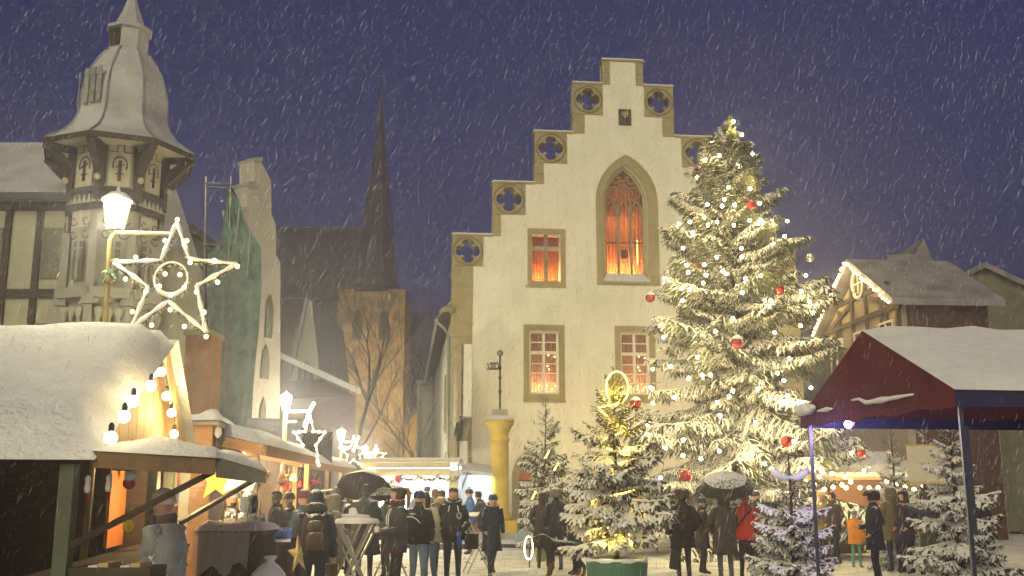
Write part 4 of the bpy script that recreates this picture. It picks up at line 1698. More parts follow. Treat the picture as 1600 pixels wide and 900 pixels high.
mb.build('vane_flag', M['iron'], vane)

# ================================================================== LIT BOOTH WITH GARLAND
BY = 34.0
bx0, bx1 = X_at(566, BY, 2.3), X_at(716, BY, 2.3)
bz = P(640, 722, BY).z
booth = thing('lit_booth', 'pale booth with garland and bright white interior beside the hall', 'stall', ((bx0 + bx1) / 2, BY, 0))
mb = MB()
mb.box(bx0 - .1, bx1 + .05, BY - .1, BY + 2.6, bz - .02, bz + .08)
mb.build('roof', M['canopy_cream'], booth)
mb = MB()
mb.box(bx0 - .12, bx1 + .08, BY - .12, BY + 2.62, bz + .084, bz + .14)
mb.build('roof_snow', M['snow'], booth)
zf = P(640, 744, BY).z
mb = MB()
mb.box(bx0, bx1 - .25, BY - .08, BY - .02, zf + .26, bz - .025)
mb.build('fascia', M['canopy_cream'], booth)
mb = MB()
mb.box(bx0, bx1 - .25, BY - .11, BY - .05, zf, zf + .25)
mb.build('fascia', M['canopy_cream'], booth)
for x in (bx0 + .08, bx1 - .17):
    mb = MB()
    mb.box(x - .14, x + .14, BY - .02, BY + .2, 0, zf + .2)
    mb.build('post', M['canopy_cream'], booth)
mb = MB()
mb.box(bx0, bx1, BY + 2.5, BY + 2.56, 0, bz - .03)
mb.box(bx0 + .01, bx0 + .06, BY + .25, BY + 2.49, 0, bz - .03)
mb.box(bx1 - .06, bx1 - .01, BY + .25, BY + 2.49, 0, bz - .03)
mb.build('wall', M['white_panel'], booth)
mb = MB()
mb.box(bx0 + .1, bx1 - .1, BY + .3, BY + .75, 0, 1.05)
mb.build('counter', M['white_panel'], booth)
for k in range(3):
    mb = MB()
    x = bx0 + (bx1 - bx0) * (k + .5) / 3
    mb.box(x - .55, x + .55, BY + 1.1, BY + 1.22, bz - .2, bz - .12)
    mb.build('light_tube', M['booth_light'], booth)
    point_light('booth_lamp', (x, BY + 1.2, bz - .35), 120, (.95, 1, .97), .15, booth)
mb = MB()
rg = random.Random(3)
for i in range(260):
    f = i / 260
    x = bx0 + (bx1 - bx0) * f
    z = zf - .02 - .10 * abs(math.sin(f * PI * 5)) - (.18 if f < .35 else 0) * math.sin(f / .35 * PI)
    p = Vector((x, BY - .14, z))
    for k in range(2):
        d = Vector((rg.uniform(-1, 1), rg.uniform(-.6, .2), rg.uniform(-1, .6))).normalized() * rg.uniform(.06, .12)
        mb.tube([p, p + d], [.022, .008], 4, m=1 if rg.random() < .45 else 0)
gar = mb.build('garland', [M['needles'], M['twig_snow']], booth)
tag(gar, kind='stuff')
mb = MB()
p = P(623, 749, BY - .2)
mb.ball(p, .13, 10, 6)
rb_ = solo(mb, 'bauble', M['bauble'], 'red bauble on the garland of the bright booth', 'bauble', smooth=True, loc=p)

# white side stall behind the column
SYY = 37.5
ws = thing('white_stall', 'small white panelled stall with snow-edged awning left of the yellow column', 'stall', (X_at(745, SYY), SYY, .12))
mb = MB()
x0, x1 = X_at(717, SYY, 2), X_at(772, SYY, 2)
mb.box(x0, x1, SYY, SYY + 2, .121, P(745, 742, SYY).z)
mb.build('wall', M['white_panel'], ws)
mb = MB()
a, b_ = P(715, 736, SYY - 1), P(772, 745, SYY - 1)
mb.slab([a, b_, b_ + Vector((0, 3, .35)), a + Vector((0, 3, .35))], (0, 0, .1), 1)
mb.build('awning', [M['white_panel'], M['snow']], ws)
mb = MB()
mb.bar(P(731, 738, SYY - 1), P(717, 775, SYY - .1), .05)
mb.build('strut', M['galv'], ws)
point_light('stall_lamp', (X_at(752, SYY - 1.2, 1.6), SYY - .8, 2.0), 22, (.75, .88, 1), .1, ws)

# sign board with picture and kiosk at far right
sb = G(757, 850)
sg = thing('notice_board', 'brown framed picture board standing on the pavement left of the column', 'board', (X_at(742, 31, 1), 31, .0))
Y = 31
mb = MB()
p0, p1 = P(731, 790, Y), P(756, 832, Y)
mb.box(p0.x, p1.x, Y, Y + .06, p1.z, p0.z)
mb.build('panel', M['brick'], sg)
mb = MB()
for (a, b_, c, d) in ((p0.x - .04, p1.x + .04, p0.z, p0.z + .05), (p0.x - .04, p1.x + .04, p1.z - .05, p1.z), (p0.x - .04, p0.x, p1.z, p0.z), (p1.x, p1.x + .04, p1.z, p0.z)):
    mb.box(a, b_, Y - .02, Y + .07, c, d)
mb.box(p0.x, p0.x + .05, Y + .01, Y + .05, 0, p1.z - .05)
mb.box(p1.x - .05, p1.x, Y + .01, Y + .05, 0, p1.z - .05)
mb.build('frame', M['sill_stone'], sg)

wb = P(1446, 725, 20)
bd = thing('blank_board', 'blank cream board on a post among snowy branches at the far right', 'board', (wb.x, 20, 0))
p0, p1 = P(1417, 697, 20), P(1476, 753, 20)
mb = MB()
mb.box(p0.x, p1.x, 20, 20.05, p1.z, p0.z)
mb.build('panel', M['canopy_cream'], bd)
mb = MB()
mb.box(p0.x - .03, p1.x + .03, 19.99, 20.06, p1.z - .04, p1.z - .003)
mb.box(p0.x - .03, p1.x + .03, 19.99, 20.06, p0.z + .003, p0.z + .03)
mb.build('frame', M['pale_wood'], bd)
mb = MB()
mb.bar((wb.x, 20.1, 0), (wb.x, 20.1, p0.z), .07)
mb.build('post', M['timber'], bd)

KY = 30.0
ks = thing('wooden_kiosk', 'wooden kiosk with plank front behind the crowd under the large tree', 'stall', (X_at(1345, KY), KY, 0))
x0, x1 = X_at(1262, KY, 2), X_at(1420, KY, 2)
zk = P(1340, 750, KY).z
for i in range(7):
    a = .02 + i * .155
    mb = MB()
    mb.box(x0, x1, KY - .02 + .004 * (i % 2), KY + .04, a, a + .148)
    mb.build('plank', M['wood'], ks)
mb = MB()
mb.box(x0 - .05, x1 + .05, KY - .25, KY + .35, 1.11, 1.16)
mb.build('counter', M['pale_wood'], ks)
mb = MB()
mb.box(x0, x1, KY + 2, KY + 2.06, 0, zk)
mb.build('wall', M['wood'], ks)
mb = MB()
mb.slab([(x0 - .3, KY - .8, zk), (x1 + .3, KY - .8, zk), (x1 + .3, KY + 2.4, zk + .7), (x0 - .3, KY + 2.4, zk + .7)], (0, 0, .08))
mb.build('roof', M['pale_wood'], ks)
mb = MB()
mb.slab([(x0 - .3, KY - .8, zk + .085), (x1 + .3, KY - .8, zk + .085), (x1 + .3, KY + 2.4, zk + .785), (x0 - .3, KY + 2.4, zk + .785)], (0, 0, .12))
mb.build('roof_snow', M['snow'], ks)
for x in (x0 + .05, x1 - .05):
    mb = MB()
    mb.box(x - .05, x + .05, KY + .06, KY + .16, 0, zk + .12)
    mb.build('post', M['pale_wood'], ks)
point_light('kiosk_lamp', ((x0 + x1) / 2, KY + .6, zk - .15), 40, (1, .68, .3), .1, ks)
kl = thing('light_string', 'string of warm bulbs along the kiosk eave behind the orange-jacketed child', 'lights', ((x0 + x1) / 2, KY - .85, zk))
bm_ = MB()
bm_.ball((0, 0, 0), .06, 7, 4)
bme2 = bm_.mesh('kiosk_bulb', M['bulb_far'], True)
cab = []
for i in range(15):
    f = i / 14
    p = Vector((x0 - .3 + (x1 - x0 + .6) * f, KY - .88, zk - .05 - .22 * abs(math.sin(f * PI * 3)) + (i % 2) * .04))
    cab.append(p + Vector((0, 0, .05)))
    share('bulb', bme2, kl, p - ORI[kl.name])
mb = MB()
mb.tube(cab, .01, 4)
mb.build('cable', M['wire'], kl)
p = P(1322, 762, KY - 1)
mb = MB()
mb.ball(p, .06, 8, 5)
solo(mb, 'green_bulb', M['green_led'], 'single green bulb below the kiosk light string', 'lights', smooth=True, loc=p)

# ================================================================== MARKET STALLS ON THE LEFT
SD = Vector((-.18, .98, 0)).normalized()             # the row runs away from the camera
SO = Vector((SD.y, -SD.x, 0))                        # out from the stalls, towards the square


def lump_sheet(quad, nx, ny, t, seed, edge=.35):
    """a blanket of snow on a sloping quad: rounded edges and soft lumps"""
    r = random.Random(seed)
    a, b_, c, d = [Vector(p) for p in quad]
    nrm = (b_ - a).cross(d - a).normalized()
    if nrm.z < 0:
        nrm = -nrm
    ph = [r.uniform(0, 6) for _ in range(6)]
    mb = MB()
    vs, fs = [], []
    for i in range(nx + 1):
        u = i / nx
        for j in range(ny + 1):
            v = j / ny
            p = a.lerp(b_, u).lerp(d.lerp(c, u), v)
            e = min(u * nx, (1 - u) * nx, v * ny, (1 - v) * ny)
            k = 0 if e < .5 else (edge + .25 if e < 1.5 else 1)
            lum = 1 + .16 * math.sin(u * 9 + ph[0] + 2 * math.sin(v * 5 + ph[1])) + .12 * math.sin(v * 11 + ph[2] + u * 6) + r.uniform(-.06, .06)
            vs.append(p + nrm * (t * k * lum + .004))
    for i in range(nx):
        for j in range(ny):
            q = i * (ny + 1) + j
            fs.append((q, q + 1, q + ny + 2, q + ny + 1))
    mb.add(vs, fs)
    return mb


# ---- nearest hut
E0, AP, E1 = P(150, 701, 8.6), P(262, 531, 12.0), P(292, 694, 14.2)
hut = thing('gabled_hut', 'front wooden hut with thick snow on its gable roof and bulbs under it', 'stall', (-4.6, 11, 0))
LR = -SO * 6.0
sn1 = [E0, AP, AP + LR, E0 + LR]
mb = MB()
mb.slab([E0 - SO * .05, AP - SO * .05, AP + LR, E0 + LR], (0, 0, -.09))
mb.slab([AP - SO * .05, E1 - SO * .05, E1 + LR, AP + LR], (0, 0, -.09))
mb.build('roof', M['pale_wood'], hut)
ov = SO * .12
m1 = lump_sheet([E0 + ov + Vector((-.05, -.2, -.1)), AP + ov, AP + LR, E0 + LR + Vector((-.05, -.2, -.1))], 14, 40, .26, 3)
m1.build('roof_snow', M['snow'], hut, smooth=True)
m1 = lump_sheet([AP + ov, E1 + ov, E1 + LR, AP + LR], 12, 30, .24, 4)
m1.build('roof_snow', M['snow'], hut, smooth=True)
# gable wall set back, planks
gs = -SO * .18
gb0, gb1 = Vector((E0.x, E0.y, 2.15)) + gs, Vector((E1.x, E1.y, 2.15)) + gs
k = 12
for i in range(k):
    f0, f1 = (i + .03) / k, (i + .97) / k
    tAP = (AP - E0).dot(SD) / (E1 - E0).dot(SD)
    zt_ = lambda f: (E0.z + (AP.z - E0.z) * f / tAP if f < tAP else AP.z + (E1.z - AP.z) * (f - tAP) / (1 - tAP)) - .1
    p0, p1 = gb0.lerp(gb1, f0), gb0.lerp(gb1, f1)
    if max(zt_(f0), zt_(f1)) < 2.25:
        continue
    mb = MB()
    mb.prism([(p0.x, p0.y, 2.1), (p1.x, p1.y, 2.1), (p1.x, p1.y, max(2.12, zt_(f1))), (p0.x, p0.y, max(2.12, zt_(f0)))], -SO * .04)
    mb.build('plank', M['pale_wood'], hut)
# verge boards
for a, b_ in ((AP, E1),):
    mb = MB()
    mb.slab([a + Vector((0, 0, -.28)), b_ + Vector((0, 0, -.28)), b_ + Vector((0, 0, -.02)), a + Vector((0, 0, -.02))], -SO * .05)
    mb.build('verge_board', M['pale_wood'], hut)
# raised hatch over the counter
A0 = P(147, 707, 8.5)
A1 = P(338, 713, 8.5)
B1 = P(412, 740, 14.0)
zh = (A1.z + B1.z) / 2
FL0 = Vector((A0.x, A0.y, zh + .06))
FL1 = Vector((A1.x, A1.y, zh))
FB1 = Vector((B1.x, B1.y, zh))
FB0 = FB1 - (FL1 - FL0)
flap = thing('serving_hatch', 'raised wooden hatch with snow held up by dark diagonal struts', 'hatch', FL1)
mb = MB()
mb.slab([FL0, FL1, FB1, FB0], (0, 0, -.05))
mb.build('board', M['flap_edge'], flap)
mb = MB()
mb.slab([FL0 + Vector((0, -.02, -.13)), FL1 + Vector((0, -.02, -.13)), FL1 + Vector((0, -.02, .004)), FL0 + Vector((0, -.02, .004))], (0, .018, 0))
mb.build('edge_board', M['flap_edge'], flap)
mb = MB()
mb.slab([FL1 + SO * .004 + Vector((0, 0, -.15)), FB1 + SO * .004 + Vector((0, 0, -.15)), FB1 + SO * .004 + Vector((0, 0, .004)), FL1 + SO * .004 + Vector((0, 0, .004))], SO * .03)
mb.build('edge_board', M['green_edge'], flap)
m1 = lump_sheet([FL0 + Vector((0, -.05, 0)), FL1 + Vector((.05, -.05, 0)), FB1 + Vector((.05, 0, 0)), FB0], 16, 24, .13, 7)
m1.build('hatch_snow', M['snow'], flap, smooth=True)
for (a, b_) in ((P(112, 852, 8.4), FL1 + Vector((-.05, .12, -.1))), (P(282, 817, 12.9), FB1 + Vector((-.05, -.25, -.1)))):
    mb = MB()
    mb.bar(a, b_, .075, .05)
    mb.build('strut', M['dark_wood'], flap)
# inside of the hut: counter, back wall, corner posts
base = gb0.copy()
base.z = 0
fwd = (gb1 - gb0)
fwd.z = 0
mb = MB()
c0_, c1_ = base + SO * .05, base + fwd + SO * .05
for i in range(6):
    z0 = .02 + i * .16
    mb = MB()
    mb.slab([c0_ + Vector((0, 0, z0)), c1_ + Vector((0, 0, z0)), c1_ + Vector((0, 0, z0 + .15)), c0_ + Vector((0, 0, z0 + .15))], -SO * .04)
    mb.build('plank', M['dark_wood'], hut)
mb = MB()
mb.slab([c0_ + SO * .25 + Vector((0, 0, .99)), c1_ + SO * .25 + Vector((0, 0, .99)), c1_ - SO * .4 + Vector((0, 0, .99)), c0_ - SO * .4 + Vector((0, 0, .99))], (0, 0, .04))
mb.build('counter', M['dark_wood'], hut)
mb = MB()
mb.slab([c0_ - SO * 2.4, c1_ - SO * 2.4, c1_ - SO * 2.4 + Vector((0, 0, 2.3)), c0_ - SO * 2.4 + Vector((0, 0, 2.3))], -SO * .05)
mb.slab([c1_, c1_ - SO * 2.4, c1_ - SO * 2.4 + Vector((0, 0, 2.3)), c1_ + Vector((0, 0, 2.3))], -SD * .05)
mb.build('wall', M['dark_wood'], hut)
for f in (0.0, .76, .985):
    mb = MB()
    p = c0_.lerp(c1_, f) - SO * .06
    mb.bar(p, p + Vector((0, 0, 1.93 if f < .5 else 2.2)), .12)
    mb.build('corner_post', M['green_edge'], hut)
mb = MB()
p = c0_.lerp(c1_, .80) + Vector((0, 0, 2.0))
q = c0_.lerp(c1_, .98) + Vector((0, 0, 2.0))
mb.slab([p, q, q + Vector((0, 0, .22)), p + Vector((0, 0, .22))], SO * .03)
mb.build('name_board', pbr('lime_board', (.45, .48, .06), (.36, .4, .05), 4), hut)
mb = MB()
p = c0_.lerp(c1_, .80)
q = c0_.lerp(c1_, .985)
mb.slab([p - SO * .6 + Vector((0, 0, 1.03)), q - SO * .6 + Vector((0, 0, 1.03)), q - SO * .6 + Vector((0, 0, 1.98)), p - SO * .6 + Vector((0, 0, 1.98))], -SO * .04)
mb.build('back_panel', M['orange_panel'], hut)
pl_ = c0_.lerp(c1_, .88) - SO * .15 + Vector((0, 0, 1.86))
point_light('hut_lamp', pl_ + SO * .45 + Vector((0, 0, -.12)), 60, (1, .72, .35), .05, hut)
hb_ = thing('hanging_bulb', 'single round bulb lit inside the front hut above the woman', 'lamp', pl_)
mb = MB()
mb.ball(pl_, .05, 10, 6)
mb.build('globe', M['bulb_big'], hb_, smooth=True)
mb = MB()
mb.tube([pl_ + Vector((0, 0, .05)), pl_ + Vector((0, 0, .35))], .012, 5)
mb.build('cord', M['wire'], hb_)

# festoon bulbs in the gable
fs_ = thing('festoon_string', 'festoon of big round bulbs along the gable of the front hut', 'lights', AP)
bm_ = MB()
bm_.ball((0, 0, 0), .052, 12, 8)
gl_me = bm_.mesh('globe_bulb', M['bulb_big'], True)
bm_ = MB()
bm_.lathe([(.024, .05), (.024, .10), (.01, .12)], 8)
so_me = bm_.mesh('bulb_socket', M['iron'])
pts_ = []
for (px, py, Yb) in ((173, 684, 8.5), (194, 651, 9.5), (208, 627, 10.2), (236, 603, 10.9), (240, 583, 11.2), (252, 581, 12.2), (260, 619, 13.0), (268, 645, 13.4), (272, 678, 13.9)):
    p = on_plane(px, py, E0 + SO * (.20 if px < 238 else .0), SO)
    pts_.append(p)
    b0_ = share('bulb', gl_me, fs_, p - ORI[fs_.name])
    share('socket', so_me, b0_)
    pass
mb = MB()
mb.tube([p + Vector((0, 0, .16)) for p in pts_[4:]], .010, 4)
mb.build('cable', M['wire'], fs_)
for i in (3, 5, 7):
    point_light('festoon_lamp', pts_[i] + SO * .12 + Vector((0, 0, -.02)), 18, (1, .74, .30), .08, fs_)

# small hangings in the dark near half of the hut
def hanging(px, py, Yb, label, kind, scale=1.0):
    p = P(px, py, Yb)
    t = thing('hanging_ornament', label, 'ornament', p, group='ornaments hanging in the front hut')
    mb = MB()
    mb.tube([p + Vector((0, 0, .06 * scale)), p + Vector((0, 0, .34))], .005, 4)
    mb.build('ribbon', M['tent_red'], t)
    mb = MB()
    if kind == 'santa':
        mb.ball(p + Vector((0, 0, -.03)), .045 * scale, 8, 5)
        mb.build('body', M['bauble'], t, smooth=True)
        mb = MB()
        mb.ball(p + Vector((.01, -.02, .03)), .04 * scale, 8, 5)
        mb.build('beard', M['soft_snow'], t, smooth=True)
        mb = MB()
        mb.lathe([(.035 * scale, .05), (.02 * scale, .09), (.004, .13)], 8, p)
        mb.build('cap', M['bauble'], t)
    else:
        mb.lathe([(.02, -.07), (.03, -.04), (.022, .02), (.028, .05), (.012, .075)], 8, p)
        mb.build('body', M['soft_snow'], t, smooth=True)
        mb = MB()
        mb.tube([p + Vector((0, 0, -.06)), p + Vector((0, 0, -.14))], .01, 4)
        mb.build('tassel', M['bauble'], t)
    return t


hanging(137, 757, 8.7, 'small white and red tassel figure hanging in the front hut, nearest the frame edge', 'figure')
hanging(170, 755, 8.8, 'slim white figure on a red ribbon hanging between two other hangings', 'figure')
hanging(202, 749, 8.9, 'plump red and white bearded figure hanging in the dark hut opening', 'santa', 1.25)
mb = MB()
p = P(202, 822, 9.2)
for k in range(7):
    a = 2 * PI * k / 7
    mb.ball(p + Vector((.035 * math.cos(a), -.01, .035 * math.sin(a))), .024, 6, 4)
mb.ball(p + Vector((0, -.03, 0)), .025, 6, 4)
solo(mb, 'yellow_flower', pbr('yellow_felt', (.62, .48, .05), None, 5), 'yellow felt flower on the dark counter left of the woman', 'flower', smooth=True, loc=p)

# crate with jars, boxes on the near counter
crate = thing('jar_crate', 'crate of boxes and jars on the dark counter in the lower corner', 'crate', P(190, 890, 8.6))
o_ = ORI[crate.name]
mb = MB()
mb.box(o_.x - .35, o_.x + .3, o_.y - .2, o_.y + .2, o_.z - .12, o_.z - .09)
for (a, b_, c, d) in ((-.35, .3, -.2, -.18), (-.35, .3, .18, .2), (-.35, -.33, -.179, .179), (.28, .3, -.179, .179)):
    mb.box(o_.x + a, o_.x + b_, o_.y + c, o_.y + d, o_.z - .089, o_.z + .03)
mb.build('tray', M['timber'], crate)
for i in range(7):
    mb = MB()
    x = o_.x - .30 + i * .085
    mb.box(x, x + .075, o_.y - .15, o_.y + .13, o_.z - .088, o_.z + .02 + .02 * (i % 3))
    mb.build('card_box', [pbr('blue_card', (.05, .10, .38), None, 5), M['soft_snow'], M['pale_wood']][i % 3], crate)

# covered table in front of the far strut
tcov = G(352, 985)
Y = 12.2
tb = thing('covered_table', 'goods table wrapped in clear plastic with snow heaped on top', 'table', (X_at(352, Y, .8), Y, 0))
x0, x1 = X_at(303, Y, .9), X_at(408, Y, .9)
zt_ = P(352, 830, Y).z
mb = MB()
mb.box(x0, x1, Y, Y + .8, zt_ - .04, zt_)
mb.build('top', M['dark_wood'], tb)
for (a, b_) in ((x0 + .05, Y + .05), (x1 - .05, Y + .05), (x0 + .05, Y + .75), (x1 - .05, Y + .75)):
    mb = MB()
    mb.bar((a, b_, 0), (a, b_, zt_ - .04), .05)
    mb.build('leg', M['dark_wood'], tb)
mb = MB()
vs, fs = [], []
for i in range(13):
    for j in range(6):
        f = i / 12
        drop = .44 + .06 * math.sin(i * 1.1)
        if f > .72:
            drop *= .9
        vs.append((x0 - .01 + (x1 - x0) * .82 * f, Y - .02 - .03 * math.sin(i * 1.9 + j * .6) - .02 * j / 5, zt_ - .005 - drop * j / 5))
for i in range(12):
    for j in range(5):
        q = i * 6 + j
        fs.append((q, q + 1, q + 7, q + 6))
mb.add(vs, fs)
mb.build('plastic_sheet', M['plastic'], tb, smooth=True)
mb = MB()
mb.box(x0 + .02, x1 - .02, Y + .04, Y + .76, .05, zt_ - .05)
mb.build('cloth_drape', cloth('plum_cloth', (.035, .015, .018), 0), tb)
m1 = lump_sheet([(x0 - .03, Y - .05, zt_), (x1 + .03, Y - .05, zt_), (x1 + .03, Y + .85, zt_), (x0 - .03, Y + .85, zt_)], 14, 8, .10, 12)
m1.build('table_snow', M['soft_snow'], tb, smooth=True)
for i, x in enumerate((.25, .45, .62, .8)):
    mb = MB()
    xx = x0 + (x1 - x0) * x
    mb.tube([(xx, Y + .4, zt_), (xx + .02, Y + .4, zt_ + .34)], .012, 5)
    mb.build('stick', M['pale_wood'], tb)

# white bag on the ground by the goods
def sack(px, py, Yb, label, s=1.0, mat=None, seed=1):
    p = P(px, py, Yb)
    r = random.Random(seed)
    t = MB()
    prof = [(.02, 0), (.20, .01), (.24, .12), (.22, .24), (.13, .34), (.05, .40), (.09, .47), (.02, .48)]
    vs, fs = [], []
    n_ = 14
    for rr_, z in prof:
        for j in range(n_):
            a = 2 * PI * j / n_
            k = 1 + .12 * math.sin(a * 3 + z * 9 + seed) + r.uniform(-.08, .08)
            vs.append((p.x + rr_ * k * s * math.cos(a), p.y + .7 * rr_ * k * s * math.sin(a), p.z + z * s))
    for i in range(len(prof) - 1):
        for j in range(n_):
            fs.append((i * n_ + j, i * n_ + (j + 1) % n_, (i + 1) * n_ + (j + 1) % n_, (i + 1) * n_ + j))
    t.add(vs, fs)
    return solo(t, 'plastic_bag', mat or M['white_panel'], label, 'bag', smooth=True, loc=p)


sack(420, 926, 12.0, 'white sack slumped on the ground right of the covered table', .85, seed=2)

# ---- the further stalls
ORDN = ['first', 'second', 'third', 'fourth', 'fifth', 'sixth', 'seventh', 'eighth', 'ninth', 'tenth', 'eleventh']
lab_words = {'ornament_stall': 'orange-panelled stall', 'wooden_stall': 'third stall', 'end_stall': 'last stall'}


def stall(px_n, px_f, Yn, Yf, zr, depth, name, label, goods, seed, flapw=1.5, mats=('pale_wood', 'orange_panel')):
    r = random.Random(seed)
    a = Vector((X_at(px_n, Yn, zr), Yn, 0))
    b_ = Vector((X_at(px_f, Yf, zr), Yf, 0))
    d = (b_ - a).normalized()
    o = Vector((d.y, -d.x, 0))
    ln = (b_ - a).length
    t = thing(name, label, 'stall', (a + b_) / 2)
    q = lambda s, off, z: a + d * s + o * off + Vector((0, 0, z))
    mb = MB()
    mb.slab([q(0, 0, zr), q(ln, 0, zr), q(ln, -flapw - depth, zr + .55), q(0, -flapw - depth, zr + .55)], (0, 0, -.06))
    mb.build('roof', M[mats[0]], t)
    mb = MB()
    mb.slab([q(0, .004, zr - .16), q(ln, .004, zr - .16), q(ln, .004, zr + .01), q(0, .004, zr + .01)], o * .04)
    mb.build('edge_board', M['wood'], t)
    mb = MB()
    mb.slab([q(-.004, 0, zr - .16), q(-.004, -flapw - depth, zr + .39), q(-.004, -flapw - depth, zr + .55), q(-.004, 0, zr + .005)], d * -.04)
    mb.build('edge_board', M['wood'], t)
    m1 = lump_sheet([q(-.06, .06, zr), q(ln + .06, .06, zr), q(ln + .06, -flapw - depth, zr + .55), q(-.06, -flapw - depth, zr + .55)], 22, 16, .17, seed)
    m1.build('roof_snow', M['snow'], t, smooth=True)
    for s in (.06, ln - .06):
        for off in (-.12, -flapw):
            mb = MB()
            mb.bar(q(s, off, 0), q(s, off, zr + (.02 if off > -.5 else .2)), .09)
            mb.build('post', M['pale_wood'], t)
    for i in range(5):
        z0 = .02 + i * .19
        mb = MB()
        mb.slab([q(.1, -flapw, z0), q(ln - .1, -flapw, z0), q(ln - .1, -flapw, z0 + .18), q(.1, -flapw, z0 + .18)], -o * .04)
        mb.build('plank', M['wood'], t)
    mb = MB()
    mb.slab([q(.1, -flapw + .2, .975), q(ln - .1, -flapw + .2, .975), q(ln - .1, -flapw - .4, .975), q(.1, -flapw - .4, .975)], (0, 0, .04))
    mb.build('counter', M['pale_wood'], t)
    k = max(3, int(ln / .8))
    for i in range(k):
        s0, s1 = ln * (i + .04) / k, ln * (i + .96) / k
        mb = MB()
        mb.slab([q(s0, -flapw - depth, .0), q(s1, -flapw - depth, 0), q(s1, -flapw - depth, zr + .4), q(s0, -flapw - depth, zr + .4)], -o * .05)
        mb.build('back_panel', M[mats[1]] if i % 2 else M['beige_panel'], t)
    mb = MB()
    mb.slab([q(ln, -flapw, 0), q(ln, -flapw - depth, 0), q(ln, -flapw - depth, zr + .4), q(ln, -flapw, zr + .15)], d * .05)
    mb.build('side_panel', M['orange_panel'], t)
    for i in range(goods):
        s = ln * (i + .5) / goods
        for lev, zz in ((0, 1.016), (1, 1.5)):
            g_ = r.randint(0, 2)
            mb = MB()
            w_ = r.uniform(.10, .22)
            h_ = r.uniform(.12, .34)
            off = -flapw - (.1 if lev == 0 else depth - .25)
            if g_ == 0:
                mb.hexa([q(s - w_, off, zz), q(s + w_, off, zz), q(s + w_, off - .2, zz), q(s - w_, off - .2, zz), q(s - w_, off, zz + h_), q(s + w_, off, zz + h_), q(s + w_, off - .2, zz + h_), q(s - w_, off - .2, zz + h_)])
            elif g_ == 1:
                c = q(s, off - .1, zz)
                mb.lathe([(w_ * .5, 0), (w_ * .6, h_ * .3), (w_ * .5, h_ * .8), (w_ * .25, h_), (w_ * .3, h_ * 1.1)], 9, c)
            else:
                c = q(s, off - .1, zz)
                mb.lathe([(w_ * .7, 0), (w_ * .66, .03), (w_ * .40, h_ * .6), (.01, h_ * 1.3)], 9, c)
            colr = r.choice([(.55, .12, .05), (.5, .42, .25), (.1, .2, .42), (.62, .6, .55), (.45, .3, .06), (.12, .28, .12)])
            go = mb.mesh('stall_goods', cloth('goods_%02d%02d%02d' % tuple(int(c * 99) for c in colr), colr, 0), False, q(s, off, zz))
            ob = bpy.data.objects.new('stall_goods', go)
            COL.objects.link(ob)
            ob.location = q(s, off, zz)
            cn_ = {.55: 'orange', .5: 'straw-coloured', .1: 'blue', .62: 'off-white', .45: 'ochre', .12: 'green'}[colr[0]]
            sn_ = ('box', 'jar', 'cone')[g_]
            tag(ob, '%s %s on the %s of the %s, %s from its near end' % (cn_, sn_, 'counter' if lev == 0 else 'back shelf', lab_words[name], ORDN[i]), 'goods', 'goods on the stalls')
    mb = MB()
    mb.slab([q(.1, -flapw - depth + .4, 1.46), q(ln - .1, -flapw - depth + .4, 1.46), q(ln - .1, -flapw - depth, 1.46), q(.1, -flapw - depth, 1.46)], (0, 0, .035))
    mb.build('shelf', M['pale_wood'], t)
    return t, q, ln


nst = [
    ('ornament_stall', 'second wooden stall with orange back panels and warm lamps behind the front hut', 412, 490, 16.0, 21.5, 2.42, 1.0, 6, 21),
    ('wooden_stall', 'third snow-topped stall, just before the row bends to the square', 470, 519, 22.5, 27.0, 2.40, 1.0, 5, 22),
    ('end_stall', 'last low stall of the row with a wood edge, next to the lit booth', 505, 555, 28.0, 33.0, 2.45, 1.0, 4, 23),
]
for nm, lab, pa, pb_, ya, yb, zr_, dp, gd, sd_ in nst:
    t, q, ln = stall(pa, pb_, ya, yb, zr_, dp, nm, lab, gd, sd_)
    for f in (.25, .75):
        p = q(ln * f, -1.2, zr_ - .12)
        lp = thing('stall_lamp', 'bare warm bulb under the %s end of the %s roof' % ('near' if f < .5 else 'far', lab_words[nm]), 'lamp', p, group='bulbs in the stalls')
        mb = MB()
        mb.ball(p, .05, 8, 5)
        mb.build('globe', M['bulb_big'], lp, smooth=True)
        mb = MB()
        mb.tube([p + Vector((0, 0, .04)), p + Vector((0, 0, .3))], .012, 5)
        mb.build('cord', M['wire'], lp)
        point_light('stall_light', p + Vector((.05, -.05, -.09)), 230, (1, .76, .38), .06, lp)

